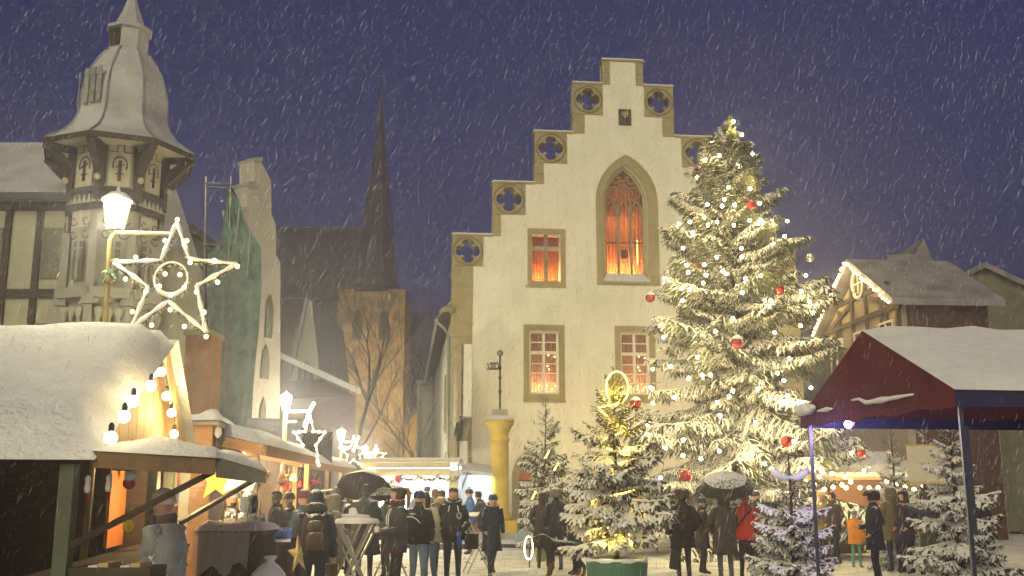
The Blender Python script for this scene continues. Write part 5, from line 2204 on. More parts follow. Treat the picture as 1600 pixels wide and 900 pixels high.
# wares strung up along the front of the nearer stalls
def strung(q, ln, zr, n, seed, lw):
    r = random.Random(seed)
    for i in range(n):
        s = ln * (i + .5 + r.uniform(-.2, .2)) / n
        c = q(s, -.35 + r.uniform(-.1, .1), zr - .16)
        dz = r.uniform(.10, .30)
        k = r.randint(0, 2)
        cn_, colr = r.choice([('orange', (.55, .15, .03)), ('white', (.7, .68, .62)), ('red', (.45, .02, .015)), ('straw', (.5, .38, .16))])
        kn = ('bell', 'star', 'ball')[k]
        t = thing('hanging_ornament', '%s %s hanging from the eave of the %s, %s from its near end' % (cn_, kn, lw, ORDN[i]), 'ornament', c, 0, 'wares hanging from the stall eaves')
        mb = MB()
        mb.tube([c, c - Vector((0, 0, dz))], .005, 4)
        mb.build('string', M['wire'], t)
        e = c - Vector((0, 0, dz))
        mb = MB()
        if k == 0:
            mb.lathe([(.07, -.16), (.06, -.12), (.045, -.05), (.02, -.01), (.005, 0)], 10, e)
        elif k == 1:
            pts = [(e.x + (.11 if j % 2 == 0 else .045) * math.cos(PI / 2 + PI * j / 5), e.y, e.z - .11 + (.11 if j % 2 == 0 else .045) * math.sin(PI / 2 + PI * j / 5)) for j in range(10)]
            mb.add(pts + [(e.x, e.y - .03, e.z - .11), (e.x, e.y + .03, e.z - .11)], [(j, (j + 1) % 10, 10) for j in range(10)] + [((j + 1) % 10, j, 11) for j in range(10)])
        else:
            mb.ball(e - Vector((0, 0, .06)), .06, 10, 6)
        mb.build(kn, cloth('ware_%s' % cn_, colr, 0), t, smooth=(k != 1))


# higher flat-roofed stall between hut and second stall
hs_ = thing('tall_stall', 'tall narrow stall with a thick snow slab and dark hangings under its edge', 'stall', P(330, 700, 16.5) * 1)
o_ = ORI[hs_.name]
o_.z = 0
hs_.location.z = 0
q0, q1, q2 = P(280, 657, 15.2), P(342, 657, 15.2), P(385, 682, 20.5)
q1.z = q0.z
q2.z = q0.z
q3 = q0 + (q2 - q1)
mb = MB()
mb.slab([q0, q1, q2, q3], (0, 0, -.06))
mb.build('roof', M['beige_panel'], hs_)
lump_sheet([q0 + Vector((0, -.06, 0)), q1 + Vector((.06, -.06, 0)), q2 + Vector((.06, 0, 0)), q3], 8, 18, .17, 31).build('roof_snow', M['snow'], hs_, smooth=True)
for (a, b_, c, mt) in ((q0 + Vector((.05, .05, 0)), q1 * .5 + q0 * .5 + Vector((-.1, .05, 0)), .05, 'canopy_cream'), (q1 * .5 + q0 * .5 + Vector((-.095, .05, 0)), q1 + Vector((-.1, .05, 0)), .05, 'wood')):
    mb = MB()
    mb.hexa([(a.x, a.y, 0), (b_.x, b_.y, 0), (b_.x, b_.y + c, 0), (a.x, a.y + c, 0), (a.x, a.y, q0.z - .065), (b_.x, b_.y, q0.z - .065), (b_.x, b_.y + c, q0.z - .065), (a.x, a.y + c, q0.z - .065)])
    mb.build('front_panel', M[mt], hs_)
for i in range(11):
    p = q1.lerp(q2, (i + .5) / 11) + Vector((-.03, 0, 0))
    mb = MB()
    h_ = .14 + .1 * ((i * 7) % 3)
    mb.lathe([(.01, -.06), (.05, -.10), (.06, -.10 - h_ * .6), (.02, -.10 - h_)], 6, p)
    ob = solo(mb, 'hanging_ornament', M['dark_wood'] if i % 3 else M['soft_snow'], ('small dark' if i % 3 else 'small pale') + ' hanging under the tall stall roof, %s from its near corner' % ORDN[i], 'ornament', 'hangings under the tall stall roof', loc=p)
mb = MB()
a, b_ = q1 + Vector((-.12, .1, 0)), q2 + Vector((-.12, 0, 0))
mb.hexa([(a.x - .05, a.y, 0), (a.x, a.y, 0), (b_.x, b_.y, 0), (b_.x - .05, b_.y, 0), (a.x - .05, a.y, q0.z - .07), (a.x, a.y, q0.z - .07), (b_.x, b_.y, q0.z - .07), (b_.x - .05, b_.y, q0.z - .07)])
mb.build('side_panel', M['dark_wood'], hs_)

for (nm, lab, pa, pb_, ya, yb, zr_, dp, gd, sd_), n_, in ((nst[0], 10), (nst[1], 8)):
    a_ = Vector((X_at(pa, ya, zr_), ya, 0))
    b2 = Vector((X_at(pb_, yb, zr_), yb, 0))
    d_ = (b2 - a_).normalized()
    o2_ = Vector((d_.y, -d_.x, 0))
    strung(lambda s, off, z: a_ + d_ * s + o2_ * off + Vector((0, 0, z)), (b2 - a_).length, zr_, n_, sd_ + 50, lab_words[nm])

# dark slate roof of the stall behind the second lamp
gr_ = thing('grey_hut', 'hut with plain dark grey roof behind the stalls below the white gable house', 'stall', (X_at(430, 26), 26, 0))
mb = MB()
mb.slab([P(376, 690, 25), P(468, 696, 25), P(480, 655, 28), P(388, 653, 28)], (0, 0, -.1))
mb.build('roof', M['roof_dusted'], gr_)
mb = MB()
a, b_ = P(380, 691, 25.3), P(464, 697, 25.3)
mb.hexa([(a.x, 25.3, 0), (b_.x, 25.3, 0), (b_.x + .4, 28, 0), (a.x + .3, 28, 0), (a.x, 25.3, a.z - .12), (b_.x, 25.3, b_.z - .12), (b_.x + .4, 28, b_.z + .5), (a.x + .3, 28, b_.z + .5)])
mb.build('wall', M['dark_wood'], gr_)

# orange paper star lantern in the second stall
p = P(338, 748, 15.2)
mb = MB()
pts = []
for k in range(10):
    a = PI / 2 + PI * k / 5
    rr_ = .30 if k % 2 == 0 else .13
    pts.append((p.x + rr_ * math.cos(a), p.y, p.z + rr_ * math.sin(a) * 1.15))
vs = pts + [(p.x, p.y - .09, p.z), (p.x, p.y + .09, p.z)]
fs = [(i, (i + 1) % 10, 10) for i in range(10)] + [((i + 1) % 10, i, 11) for i in range(10)]
mb.add(vs, fs)
solo(mb, 'star_lantern', glow('orange_paper', (1.0, .42, .05), 1.0), 'orange paper star lantern hanging behind the raised hatch', 'lantern', loc=p)
mb = MB()
p = P(372, 758, 14.6)
mb.slab([(p.x - .22, p.y, p.z - .08), (p.x + .2, p.y, p.z - .08), (p.x + .26, p.y + .05, p.z + .1), (p.x - .16, p.y + .05, p.z + .1)], (0, .12, 0))
solo(mb, 'white_box', M['white_panel'], 'white carton held high in the second stall near the orange star', 'box', loc=p)

# ================================================================== SPRUCES
def bough_mesh(name, L, seed, thick=.03, step=.11, droop=.18, tipup=.06, side=.42, smax=.8, finger=.2, fstep=.085, snow=.62):
    """one snow-laden bough along +X: stem, side twigs, hanging fingers; the upper half of every twig carries snow"""
    r = random.Random(seed)
    V, FA, MI = [], [], []

    def finger_tube(pts, r0, r1, mat_top=True):
        n = 6
        k = len(pts)
        o = len(V)
        for i, p in enumerate(pts):
            d = (pts[min(i + 1, k - 1)] - pts[max(i - 1, 0)]).normalized()
            x = d.cross(Vector((0, 0, 1)))
            x = x.normalized() if x.length > 1e-3 else Vector((0, 1, 0))
            y = x.cross(d)
            f = i / (k - 1)
            rr = (r0 + (r1 - r0) * f) * (.75 if i == 0 else 1) * r.uniform(.8, 1.2)
            if i == k - 1:
                rr *= .35
            for j in range(n):
                a = 2 * PI * (j + .5) / n
                q = 1.0 if math.sin(a) > 0 else .8
                V.append(p + (x * math.cos(a) * 1.15 + y * math.sin(a) * q) * rr)
        for i in range(k - 1):
            for j in range(n):
                FA.append((o + i * n + j, o + i * n + (j + 1) % n, o + (i + 1) * n + (j + 1) % n, o + (i + 1) * n + j))
                up = j in (0, 1, 2)
                MI.append(1 if (up and mat_top and r.random() < (.97 if j == 1 else snow)) or (not up and r.random() < snow - .55) else 0)
        # needle brush along the underside and the flanks
        for i in range(k - 1):
            for _ in range(3):
                f = r.random()
                p = pts[i].lerp(pts[i + 1], f)
                d = (pts[i + 1] - pts[i]).normalized()
                x = d.cross(Vector((0, 0, 1)))
                x = x.normalized() if x.length > 1e-3 else Vector((0, 1, 0))
                sgn = r.choice((-1, 1))
                e = p + (x * sgn * r.uniform(.7, 1) + Vector((0, 0, r.uniform(-.8, .25))) + d * r.uniform(.3, .9)).normalized() * r0 * r.uniform(1.7, 2.6)
                o2 = len(V)
                wv = d * r0 * .35
                V.extend([p - wv, p + wv, e])
                FA.append((o2, o2 + 1, o2 + 2))
                MI.append(1 if r.random() < .28 else 0)

    wig = r.uniform(-1, 1) * .05

    def stem(t):
        return Vector((L * t * (1 - .06 * t), L * wig * math.sin(t * 3), L * (-droop * t ** 1.5 + tipup * max(0, t - .6) ** 1.3 * 4)))

    K = max(6, int(L / .16))
    pts = [stem(i / K) for i in range(K + 1)]
    o = len(V)
    for i in range(K):                   # woody stem with snow on top
        pass
    finger_tube(pts, thick * 1.2, thick * .8)
    ns = int(L / step)
    for i in range(ns):
        t = .10 + .9 * (i + r.uniform(-.3, .3)) / ns
        if t > .99:
            continue
        for sgn in (-1, 1):
            if r.random() < .08:
                continue
            l = min(smax, L * side * (1.05 - t) ** .75 * min(1, .35 + t * 2.2)) * r.uniform(.7, 1.15)
            if l < .05:
                continue
            p0 = stem(t)
            tn = (stem(min(1, t + .02)) - stem(t - .02)).normalized()
            ang = R(r.uniform(48, 66))
            sd_ = Vector((-tn.y, tn.x, 0)).normalized() * sgn
            d = (tn * math.cos(ang) + sd_ * math.sin(ang) + Vector((0, 0, r.uniform(-.12, .08)))).normalized()
            m = max(3, int(l / .11))
            tp_, q, dd = [p0], p0, d.copy()
            for _ in range(m):
                dd = (dd + Vector((r.uniform(-.07, .07), r.uniform(-.07, .07), -(.62 + r.uniform(-.2, .3)) / m))).normalized()
                q = q + dd * l / m
                tp_.append(q)
            finger_tube(tp_, thick, thick * .75)
            nf = int(l / fstep)
            for k in range(nf):
                f = .15 + .85 * (k + r.random() * .5) / max(1, nf)
                if f > .97:
                    continue
                idx = min(m - 1, int(f * m))
                pp = tp_[idx].lerp(tp_[idx + 1], f * m - idx)
                td = (tp_[idx + 1] - tp_[idx]).normalized()
                s2 = r.choice((-1, 1)) if nf > 2 else (1 if k % 2 else -1)
                xx = Vector((-td.y, td.x, 0)).normalized() * s2
                fl_ = finger * (1.1 - f * .6) * r.uniform(.7, 1.2)
                fd_ = (td * .75 + xx * .65 + Vector((0, 0, -.42 + r.uniform(-.15, .2)))).normalized()
                e1 = pp + fd_ * fl_ * .5
                e2 = e1 + (fd_ + Vector((0, 0, -.62))).normalized() * fl_ * .5
                finger_tube([pp, e1, e2], thick * .85, thick * .7)
    me = bpy.data.meshes.new(name)
    me.from_pydata([tuple(v) for v in V], [], FA)
    me.materials.append(M['needles'])
    me.materials.append(M['twig_snow'])
    me.polygons.foreach_set('material_index', MI)
    me.update()
    return me


PROTO = {
    's': [bough_mesh('bough_short', .7, 100 + i, .028, .075, .05, .03, .5, .32, .13, .07, snow=.5) for i in range(3)],
    'm': [bough_mesh('bough_middle', 1.5, 200 + i, .027, .10, .16, .06, .46, .60, .27, .075, snow=.52) for i in range(4)],
    'l': [bough_mesh('bough_long', 2.9, 300 + i, .030, .12, .22, .08, .40, .95, .32, .08, snow=.55) for i in range(4)],
    'heavy': [bough_mesh('bough_heavy', 1.0, 400 + i, .042, .11, .18, .10, .42, .45, .2, .10, snow=.86) for i in range(4)],
    'thin': [bough_mesh('bough_thin', 1.0, 500 + i, .026, .085, .12, .10, .42, .42, .16, .075, snow=.55) for i in range(4)],
    'bare': [bough_mesh('bough_bare', .8, 600 + i, .017, .10, .02, .06, .40, .26, .10, .085, snow=.3) for i in range(3)],
}
PL = {'s': .7, 'm': 1.5, 'l': 2.9, 'heavy': 1.0, 'thin': 1.0, 'bare': .8}


def spruce(label, base, H, profile, n_levels, per, seed, kinds, elev, z0=.06, trunk_r=.12, name='spruce_tree', group=None, swirl=2.4, rough=10):
    """profile(f) -> bough length at height fraction f; elev(f) -> angle of the bough above the horizontal; kinds(f, len) -> prototype key"""
    r = random.Random(seed)
    t = thing(name, label, 'tree', base, 0, group)
    tr = MB()
    k = 12
    tr.tube([(r.uniform(-.01, .01) * H * .3, r.uniform(-.01, .01) * H * .3, H * i / k) for i in range(k + 1)], [trunk_r * (1 - i / k) + .008 for i in range(k + 1)], 8)
    tr.build('trunk', M['bark'], t, world=False)
    tips = []
    az = 0
    for i in range(n_levels):
        f = z0 + (1 - z0) * (i / (n_levels - 1)) ** .92 * .985
        nb_ = per(f)
        for j in range(nb_):
            az += 2 * PI / nb_ * r.uniform(.8, 1.2) + (swirl if j == 0 else 0)
            ln = profile(f) * (r.uniform(.80, 1.16) if r.random() < .72 else r.uniform(.5, .8))
            if ln < .06:
                continue
            key = kinds(f, ln)
            me = r.choice(PROTO[key])
            s = ln / PL[key]
            el = elev(f) + R(r.uniform(-1, 1) * rough)
            zz = f * H + r.uniform(-.5, .5) * H / n_levels
            ob = bpy.data.objects.new('bough', me)
            COL.objects.link(ob)
            ob.parent = t
            ob.location = (0, 0, zz)
            ob.rotation_euler = (R(r.uniform(-14, 14)), -el, az)
            ob.scale = (s, s * r.uniform(.9, 1.1), s)
            tips.append((az % (2 * PI), zz, ln, el))
    return t, tips


# ---- the big tree
TYB = 30.0
tb0 = G(1152, 864)
BT = Vector((X_at(1152, TYB, 6), TYB, 0))
top = P(1147, 183, TYB)
BH = top.z - .15
hz_px = [(180, 4), (200, 17), (225, 34), (262, 56), (300, 84), (350, 100), (400, 118), (450, 132), (500, 142), (560, 150), (620, 158), (680, 185), (720, 215), (760, 220), (800, 190)]
zf_ = [P(1150, y, TYB).z / BH for y, _ in hz_px][::-1]
lf_ = [wpx * TYB * 1.03 / F for _, wpx in hz_px][::-1]
big, big_tips = spruce('tall snow-covered spruce with warm lights and red baubles right of the hall', BT, BH,
                       lambda f: float(np.interp(f, zf_, lf_)) * 1.02, 54, lambda f: 6 if f < .35 else (5 if f < .9 else 4), 77,
                       lambda f, l: 'l' if l > 2.0 else ('m' if l > .95 else 's'),
                       lambda f: R(float(np.interp(f, [0, .1, .3, .55, .75, .9, 1], [-12, -8, 0, 12, 26, 42, 68]))), z0=.10, trunk_r=.24, rough=17)

bulb_mb = MB()
bulb_mb.ball((0, 0, 0), .045, 8, 5)
BULB = bulb_mb.mesh('tree_bulb', M['bulb'], True)
BULB_S = bulb_mb.mesh('star_bulb', M['bulb_soft'], True)
socket_mb = MB()
socket_mb.lathe([(.02, .045), (.02, .10), (.008, .11)], 6)
SOCK = socket_mb.mesh('bulb_socket', M['wire'])
ls2 = thing('light_string', 'warm bulbs on dark wire spread over the big spruce', 'lights', BT)
bulb_px = [(1146, 190), (1166, 210), (1113, 222), (1175, 238), (1124, 243), (1102, 250), (1153, 256), (1173, 278), (1090, 277), (1138, 293), (1172, 295), (1187, 318), (1128, 322),
           (1148, 320), (1171, 345), (1061, 350), (1078, 347), (1106, 352), (1191, 347), (1206, 345), (1235, 345), (1226, 369), (1209, 381), (1082, 363), (1120, 402), (1103, 430),
           (1134, 428), (1036, 428), (1046, 440), (1065, 451), (1077, 453), (1160, 457), (1195, 469), (1252, 455), (1264, 448), (1283, 430), (1291, 453), (1270, 489), (1251, 509),
           (1256, 536), (1032, 508), (1037, 527), (1210, 520), (1090, 558), (1016, 572), (1110, 586), (1076, 591), (1145, 611), (1184, 608), (1215, 583), (1054, 621), (1005, 605),
           (1020, 630), (1267, 606), (1233, 560), (1124, 705), (1067, 712), (1095, 717), (1157, 718), (1195, 725), (1206, 733), (1032, 746), (1040, 700), (1283, 738), (1280, 745),
           (1300, 740), (1350, 735), (1374, 732), (1330, 708), (1320, 745), (1390, 700), (1012, 665), (1180, 660), (1240, 690)]
_rb = random.Random(19)
for _ in range(34):
    _y = _rb.uniform(300, 735)
    _h = float(np.interp(_y, [q[0] for q in hz_px], [q[1] for q in hz_px]))
    bulb_px.append((1150 + _rb.uniform(-.85, .85) * _h, _y))
for i, (px, py) in enumerate(bulb_px):
    d = ray(px, py)
    # meet the outer shell of the crown on the near side
    zz = P(px, py, TYB).z
    f = min(max(zz / BH, .05), .99)
    rr_ = float(np.interp(f, zf_, lf_)) * .93
    dxp = X_at(px, TYB, zz) - BT.x
    yy = math.sqrt(max(rr_ * rr_ - dxp * dxp, .02))
    p = P(px, py, TYB - yy)
    if abs(dxp) > rr_ * .93:
        p = Vector((BT.x + math.copysign(rr_ * .93, dxp), TYB - .1, p.z))
    b0_ = share('bulb', BULB, ls2, p - ORI[ls2.name])
    share('socket', SOCK, b0_)
# wire swags between neighbouring bulbs
order = list(range(len(bulb_px)))
mb = MB()
kids = [o for o in bpy.data.objects if o.parent == ls2 and o.name.startswith('bulb')]
for a, b_ in zip(kids[:-1], kids[1:]):
    pa, pb2 = Vector(a.location), Vector(b_.location)
    if (pa - pb2).length < 2.2:
        mid_ = (pa + pb2) / 2 - Vector((0, 0, .12))
        mb = MB()
        mb.tube([pa + Vector((0, 0, .1)), mid_, pb2 + Vector((0, 0, .1))], .008, 4, cap=False)
        mb.build('cable', M['wire'], ls2, world=False)
for (px, py, s) in ((1146, 205, .3), (1120, 250, .3), (1172, 285, .35), (1080, 350, .45), (1150, 330, .4), (1206, 350, .45), (1120, 410, .5), (1050, 440, .5), (1160, 460, .5), (1260, 452, .5),
                    (1035, 515, .5), (1210, 525, .5), (1100, 575, .6), (1180, 610, .6), (1055, 620, .6), (1255, 600, .6), (1030, 700, .6), (1110, 710, .6), (1200, 725, .6), (1290, 738, .7), (1370, 730, .6)):
    zz = P(px, py, TYB).z
    f = min(max(zz / BH, .05), .99)
    rr_ = float(np.interp(f, zf_, lf_)) * 1.02
    dxp = X_at(px, TYB, zz) - BT.x
    yy = math.sqrt(max(rr_ * rr_ - dxp * dxp, .05)) + .22
    point_light('tree_glow', P(px, py, TYB - yy), 40 * s, (1, .76, .32), .12)

bau = [(1093, 267, .125, 'topmost red bauble, at the left edge of the big spruce near its peak'), (1174, 320, .135, 'red bauble in the upper middle of the big spruce'),
       (1219, 454, .13, 'red bauble right of centre halfway up the big spruce'), (1016, 465, .145, 'snow-capped red bauble at the far left edge of the big spruce beside the pointed window'),
       (1152, 535, .165, 'snow-capped red bauble in the centre of the big spruce'), (1276, 537, .145, 'snow-capped red bauble at the right edge of the big spruce near the lit gable'),
       (993, 630, .165, 'snow-capped red bauble at the left edge of the big spruce above the planter tree'), (1229, 690, .15, 'red bauble low on the big spruce beside the thin treetop'),
       (1071, 743, .16, 'lowest red bauble on the big spruce, just left of the umbrella'), (1346, 709, .12, 'red bauble hanging low at the right of the big spruce under the tent edge')]
for (px, py, r_, lab) in bau:
    zz = P(px, py, TYB).z
    f = min(max(zz / BH, .05), .99)
    rr_ = float(np.interp(f, zf_, lf_)) * .97
    dxp = X_at(px, TYB, zz) - BT.x
    yy = math.sqrt(max(rr_ * rr_ - dxp * dxp, .02)) + .12
    p = P(px, py, TYB - yy)
    t = thing('bauble', lab, 'bauble', p, group='red baubles on the big spruce')
    mb = MB()
    mb.ball(p, r_, 16, 10)
    mb.build('ball', M['bauble'], t, smooth=True)
    mb = MB()
    mb.lathe([(.03, r_ * .96), (.03, r_ * 1.12), (.01, r_ * 1.15)], 8, p)
    mb.tube([p + Vector((0, 0, r_ * 1.1)), p + Vector((0, 0, r_ * 1.1 + .12))], .006, 4)
    mb.build('hook', M['galv'], t)
    if 'snow-capped' in lab:
        mb = MB()
        mb.lathe([(r_ * .92, r_ * .45), (r_ * .97, r_ * .5), (r_ * .75, r_ * .85), (r_ * .35, r_ * 1.12), (.01, r_ * 1.18)], 14, p)
        mb.build('snow_cap', M['soft_snow'], t, smooth=True)
p = P(1266, 402, TYB - 1.1)
t = thing('bauble', 'clear silvery bauble at the right side of the big spruce', 'bauble', p)
mb = MB()
mb.ball(p, .15, 16, 10)
mb.build('ball', M['bauble_clear'], t, smooth=True)

# ---- planter tree with rope light
PY_ = 17.2
PB = Vector((X_at(963, PY_, 1.0), PY_, 0))
pr = 46 / F * PY_
zpl = P(963, 877, PY_ - .3).z
pt = thing('planter', 'round green planter with snow on its rim under the rope-lit spruce', 'planter', PB)
mb = MB()
mb.lathe([(pr * .92, 0), (pr, zpl - .12), (pr * 1.01, zpl - .1), (pr * 1.01, zpl), (pr * .93, zpl), (pr * .93, zpl - .06)], 28, PB)
mb.build('tub', M['planter'], pt, smooth=False)
mb = MB()
mb.lathe([(pr * .92, zpl - .05), (pr * .5, zpl - .01), (.05, zpl + .03)], 20, PB, cap=False)
mb.build('soil_snow', M['snow'], pt, smooth=True)
mb = MB()
k = 26
mb.tube([PB + Vector((pr * .97 * math.cos(2 * PI * i / k), pr * .97 * math.sin(2 * PI * i / k), zpl + .012)) for i in range(k + 1)], [.035 + .014 * math.sin(i * 1.9) for i in range(k + 1)], 6, cap=False)
mb.build('rim_snow', M['soft_snow'], pt, smooth=True)
ztop = P(964, 572, PY_).z
pz_px = [(575, 10), (610, 34), (640, 42), (680, 62), (720, 72), (760, 84), (800, 98), (830, 88), (860, 40)]
pz = [(P(963, y, PY_).z - zpl) / (ztop - zpl) for y, _ in pz_px][::-1]
plw = [wpx * PY_ * 1.03 / F for _, wpx in pz_px][::-1]
rope_tree, _ = spruce('spruce in a green planter with a yellow rope light wound round it', PB + Vector((0, 0, zpl - .03)), ztop - zpl,
                      lambda f: float(np.interp(f, pz, plw)) * 1.02, 15, lambda f: 8 if f < .55 else 6, 31,
                      lambda f, l: 'bare' if f > .62 else ('thin' if l < .8 else 'heavy'),
                      lambda f: R(float(np.interp(f, [0, .25, .5, .7, .85, 1], [-2, 0, 6, 22, 34, 50]))), z0=.13, trunk_r=.045)
rl = thing('rope_light', 'glowing yellow rope light wound round the planter spruce with a loop on top', 'lights', PB)
mb = MB()
pts = []
zz0, zz1 = zpl + .25, P(963, 655, PY_).z
for i in range(90):
    f = i / 89
    a = f * 2 * PI * 4.2 + .6
    rr_ = .34 * (1 - f) + .16
    pts.append(PB + Vector((rr_ * math.cos(a), rr_ * math.sin(a), zz0 + (zz1 - zz0) * f)))
mb.tube(pts, .011, 5)
lc = P(964, 606, PY_ - .1)
pts2 = [lc + Vector((.185 * math.cos(a), -.04, .27 * math.sin(a))) for a in np.linspace(-2.2, PI * 2 - 2.3, 26)]
mb.tube([pts[-1], P(935, 637, PY_ - .2), P(960, 632, PY_ - .2)] + pts2[4:], .014, 5)
mb.build('tube', M['rope'], rl, smooth=True)
for (px, py, s) in ((963, 612, 13), (966, 665, 11), (975, 700, 10), (955, 742, 13), (995, 790, 8), (985, 842, 24), (940, 850, 11)):
    point_light('rope_glow', P(px, py, PY_ - .32), s, (1, .66, .08), .05, rl)

# ---- middle small tree in front of the hall door
MY = 31.0
MBp = Vector((X_at(853, MY, 1.5), MY, .0))
mtop = P(858, 628, MY).z
mz_px = [(628, 8), (665, 22), (700, 32), (740, 42), (780, 46), (810, 44)]
mz = [P(856, y, MY).z / mtop for y, _ in mz_px][::-1]
mw = [wpx * MY * 1.03 / F for _, wpx in mz_px][::-1]
mid_tree, _ = spruce('slender spruce with a bare top in front of the arched hall door', MBp, mtop, lambda f: float(np.interp(f, mz, mw)) * 1.05, 17, lambda f: 7 if f < .7 else 4, 52,
                     lambda f, l: 's' if l > .5 else 'bare', lambda f: R(float(np.interp(f, [0, .4, .75, 1], [-5, 5, 22, 45]))), z0=.10, trunk_r=.06)
for (px, py, wq) in ((866, 735, 'middle'), (831, 780, 'lowest'), (852, 716, 'topmost')):
    p = P(px, py, MY - .9)
    mb = MB()
    mb.tube([p, p + Vector((.12, -.03, .22))], .022, 5)
    solo(mb, 'light_stick', M['rope'], wq + ' of the short glowing light sticks in the slender spruce', 'lights', 'light sticks in the slender spruce', loc=p)

# ---- bluish foreground tree beside the tent pole
FY = 12.2
FB = Vector((X_at(1243, FY, .6), FY, 0))
ftop = P(1233, 708, FY).z
fz_px = [(708, 6), (760, 20), (790, 40), (815, 62), (850, 72), (885, 80), (930, 88), (980, 80)]
fz = [P(1243, y, FY).z / ftop for y, _ in fz_px][::-1]
fw = [wpx * FY * 1.0 / F for _, wpx in fz_px][::-1]
front_tree, _ = spruce('small spruce with thick cold-white snow beside the tent pole', FB, ftop, lambda f: float(np.interp(f, fz, fw)) * 1.06, 15, lambda f: 9 if f < .6 else (6 if f < .8 else 4), 63,
                       lambda f, l: 'heavy' if f < .72 else 'bare', lambda f: R(float(np.interp(f, [0, .4, .75, 1], [-4, 6, 24, 40]))), z0=.05, trunk_r=.035)
pz1 = P(1233, 738, FY - .05)
for sgn in (-1, 1):                      # the pair of snow-loaded shoots near its tip
    ob = share('bough', PROTO['bare'][0], front_tree, pz1 - Vector((FB.x, FB.y, 0)) - Vector((0, 0, .08)), (0, R(-28), R(8) if sgn > 0 else R(172)), (.28, .28, .4))
    mb = MB()
    a = pz1 + Vector((0, 0, -.06))
    mb.tube([a, a + Vector((sgn * .08, -.01, .0)), a + Vector((sgn * .17, -.02, .05)), a + Vector((sgn * .22, -.02, .09))], [.02, .042, .05, .015], 7)
    mb.build('snow_clump', M['soft_snow'], front_tree, smooth=True)

# ---- further small trees at the right edge and behind
def small_spruce(label, px, Y, ytop, wpx, seed, levels=13, key='thin', ybase=None):
    b = Vector((X_at(px, Y, 1), Y, 0))
    h = P(px, ytop, Y).z
    return spruce(label, b, h, lambda f: wpx * Y / F * (1 - f) ** .8 * 1.05 + .05, levels, lambda f: 7 if f < .7 else 5, seed,
                  lambda f, l: key if f < .8 else 'bare', lambda f: R(float(np.interp(f, [0, .4, .75, 1], [-8, 4, 22, 45]))), z0=.06, trunk_r=.05)


small_spruce('snowy spruce at the right frame edge in front of the blank board', 1498, 16.5, 640, 98, 71, 14, 'heavy')
small_spruce('snowy spruce behind the blank board under the red tent', 1402, 24, 668, 62, 72, 14, 'heavy')
small_spruce('snowy spruce behind the crowd between kiosk and blank board', 1455, 25.5, 655, 58, 73, 13, 'heavy')

# ================================================================== STREET LAMPS
def lantern(t, c, s, lit='lantern'):
    """tapering glazed lantern standing on c; s = its height"""
    mb = MB()
    mb.lathe([(.20 * s, .03 * s), (.34 * s, .72 * s)], 6, c, cap=True)
    mb.build('glass', M[lit], t)
    mb = MB()
    for k in range(6):
        a = 2 * PI * k / 6
        mb.tube([c + Vector((.205 * s * math.cos(a), .205 * s * math.sin(a), 0)), c + Vector((.35 * s * math.cos(a), .35 * s * math.sin(a), .73 * s))], .014 * s, 4)
    mb.lathe([(.21 * s, 0), (.21 * s, .03 * s)], 6, c)
    mb.build('cage', M['lamp_post'], t)
    mb = MB()
    mb.lathe([(.37 * s, .73 * s), (.38 * s, .76 * s), (.2 * s, .93 * s), (.06 * s, .97 * s), (.03 * s, 1.1 * s)], 12, c)
    mb.build('cap', M['soft_snow'], t, smooth=True)


LY = 12.6
c = P(180, 362, LY)
foot = Vector((X_at(163, LY, 3.3) - .08, LY, 0))
lamp = thing('street_lamp', 'bright lantern street lamp carrying the large star at the left', 'street lamp', foot)
mb = MB()
mb.tube([foot, P(163, 524, LY), P(172, 375, LY), c], [.05, .042, .036, .03], 8)
mb.tube([P(172, 440, LY), P(166, 424, LY)], .07, 8)
mb.build('post', M['lamp_post'], lamp, smooth=True)
mb = MB()
mb.tube([P(177, 364, LY), P(266, 366, LY)], .02, 6)
mb.tube([P(172, 408, LY), P(186, 406, LY)], .022, 6)
mb.build('bracket_arm', M['lamp_post'], lamp)
mb = MB()
mb.tube([P(178, 362.5, LY), P(266, 364.5, LY)], .02, 6)
mb.build('arm_snow', M['soft_snow'], lamp)
lantern(lamp, c + Vector((0, 0, .02)), .52)
mb = MB()
rg = random.Random(6)
for i in range(14):
    a = P(172, 425, LY)
    mb.tube([a + Vector((rg.uniform(-.02, .05), -.05, 0)), a + Vector((rg.uniform(-.08, .16), -.08, rg.uniform(-.22, .08)))], [.012, .004], 4)
mb.build('cable_tie', M['net'], lamp)
point_light('lamp_light', c + Vector((.0, -.34, .12)), 45, (1, .88, .55), .15, lamp)
point_light('lamp_light', c + Vector((-.25, .34, .2)), 130, (1, .88, .55), .15, lamp)

# the star
star = thing('star_decoration', 'large evergreen star with snow and warm bulbs hung from the street lamp', 'star', P(270, 440, LY - .05))
vpx = [(277, 350), (296, 408), (370, 416), (308, 450), (322, 522), (263, 474), (206, 515), (232, 452), (178, 414), (252, 410)]
VS = [P(x, y, LY - .05) for x, y in vpx]
segs = [(VS[i], VS[(i + 1) % 10]) for i in range(10)]
cc = P(268, 438, LY - .1)
ringp = [cc + Vector((.208 * math.cos(a), 0, .208 * math.sin(a))) for a in np.linspace(0, 2 * PI, 22)]
gm, sm_ = MB(), MB()
rg = random.Random(9)


def garland_seg(a, b_):
    n_ = max(2, int((b_ - a).length / .012))
    for i in range(n_):
        p = a.lerp(b_, i / n_)
        for _ in range(4):
            d = Vector((rg.gauss(0, 1), rg.gauss(0, 1), rg.gauss(-.45, .8))).normalized()
            e = p + d * rg.uniform(.045, .075)
            q = d.cross(Vector((.3, .8, .1))).normalized() * .006
            gm.add([p - q, p + q, e], [(0, 1, 2)], 1 if rg.random() < .3 else 0)


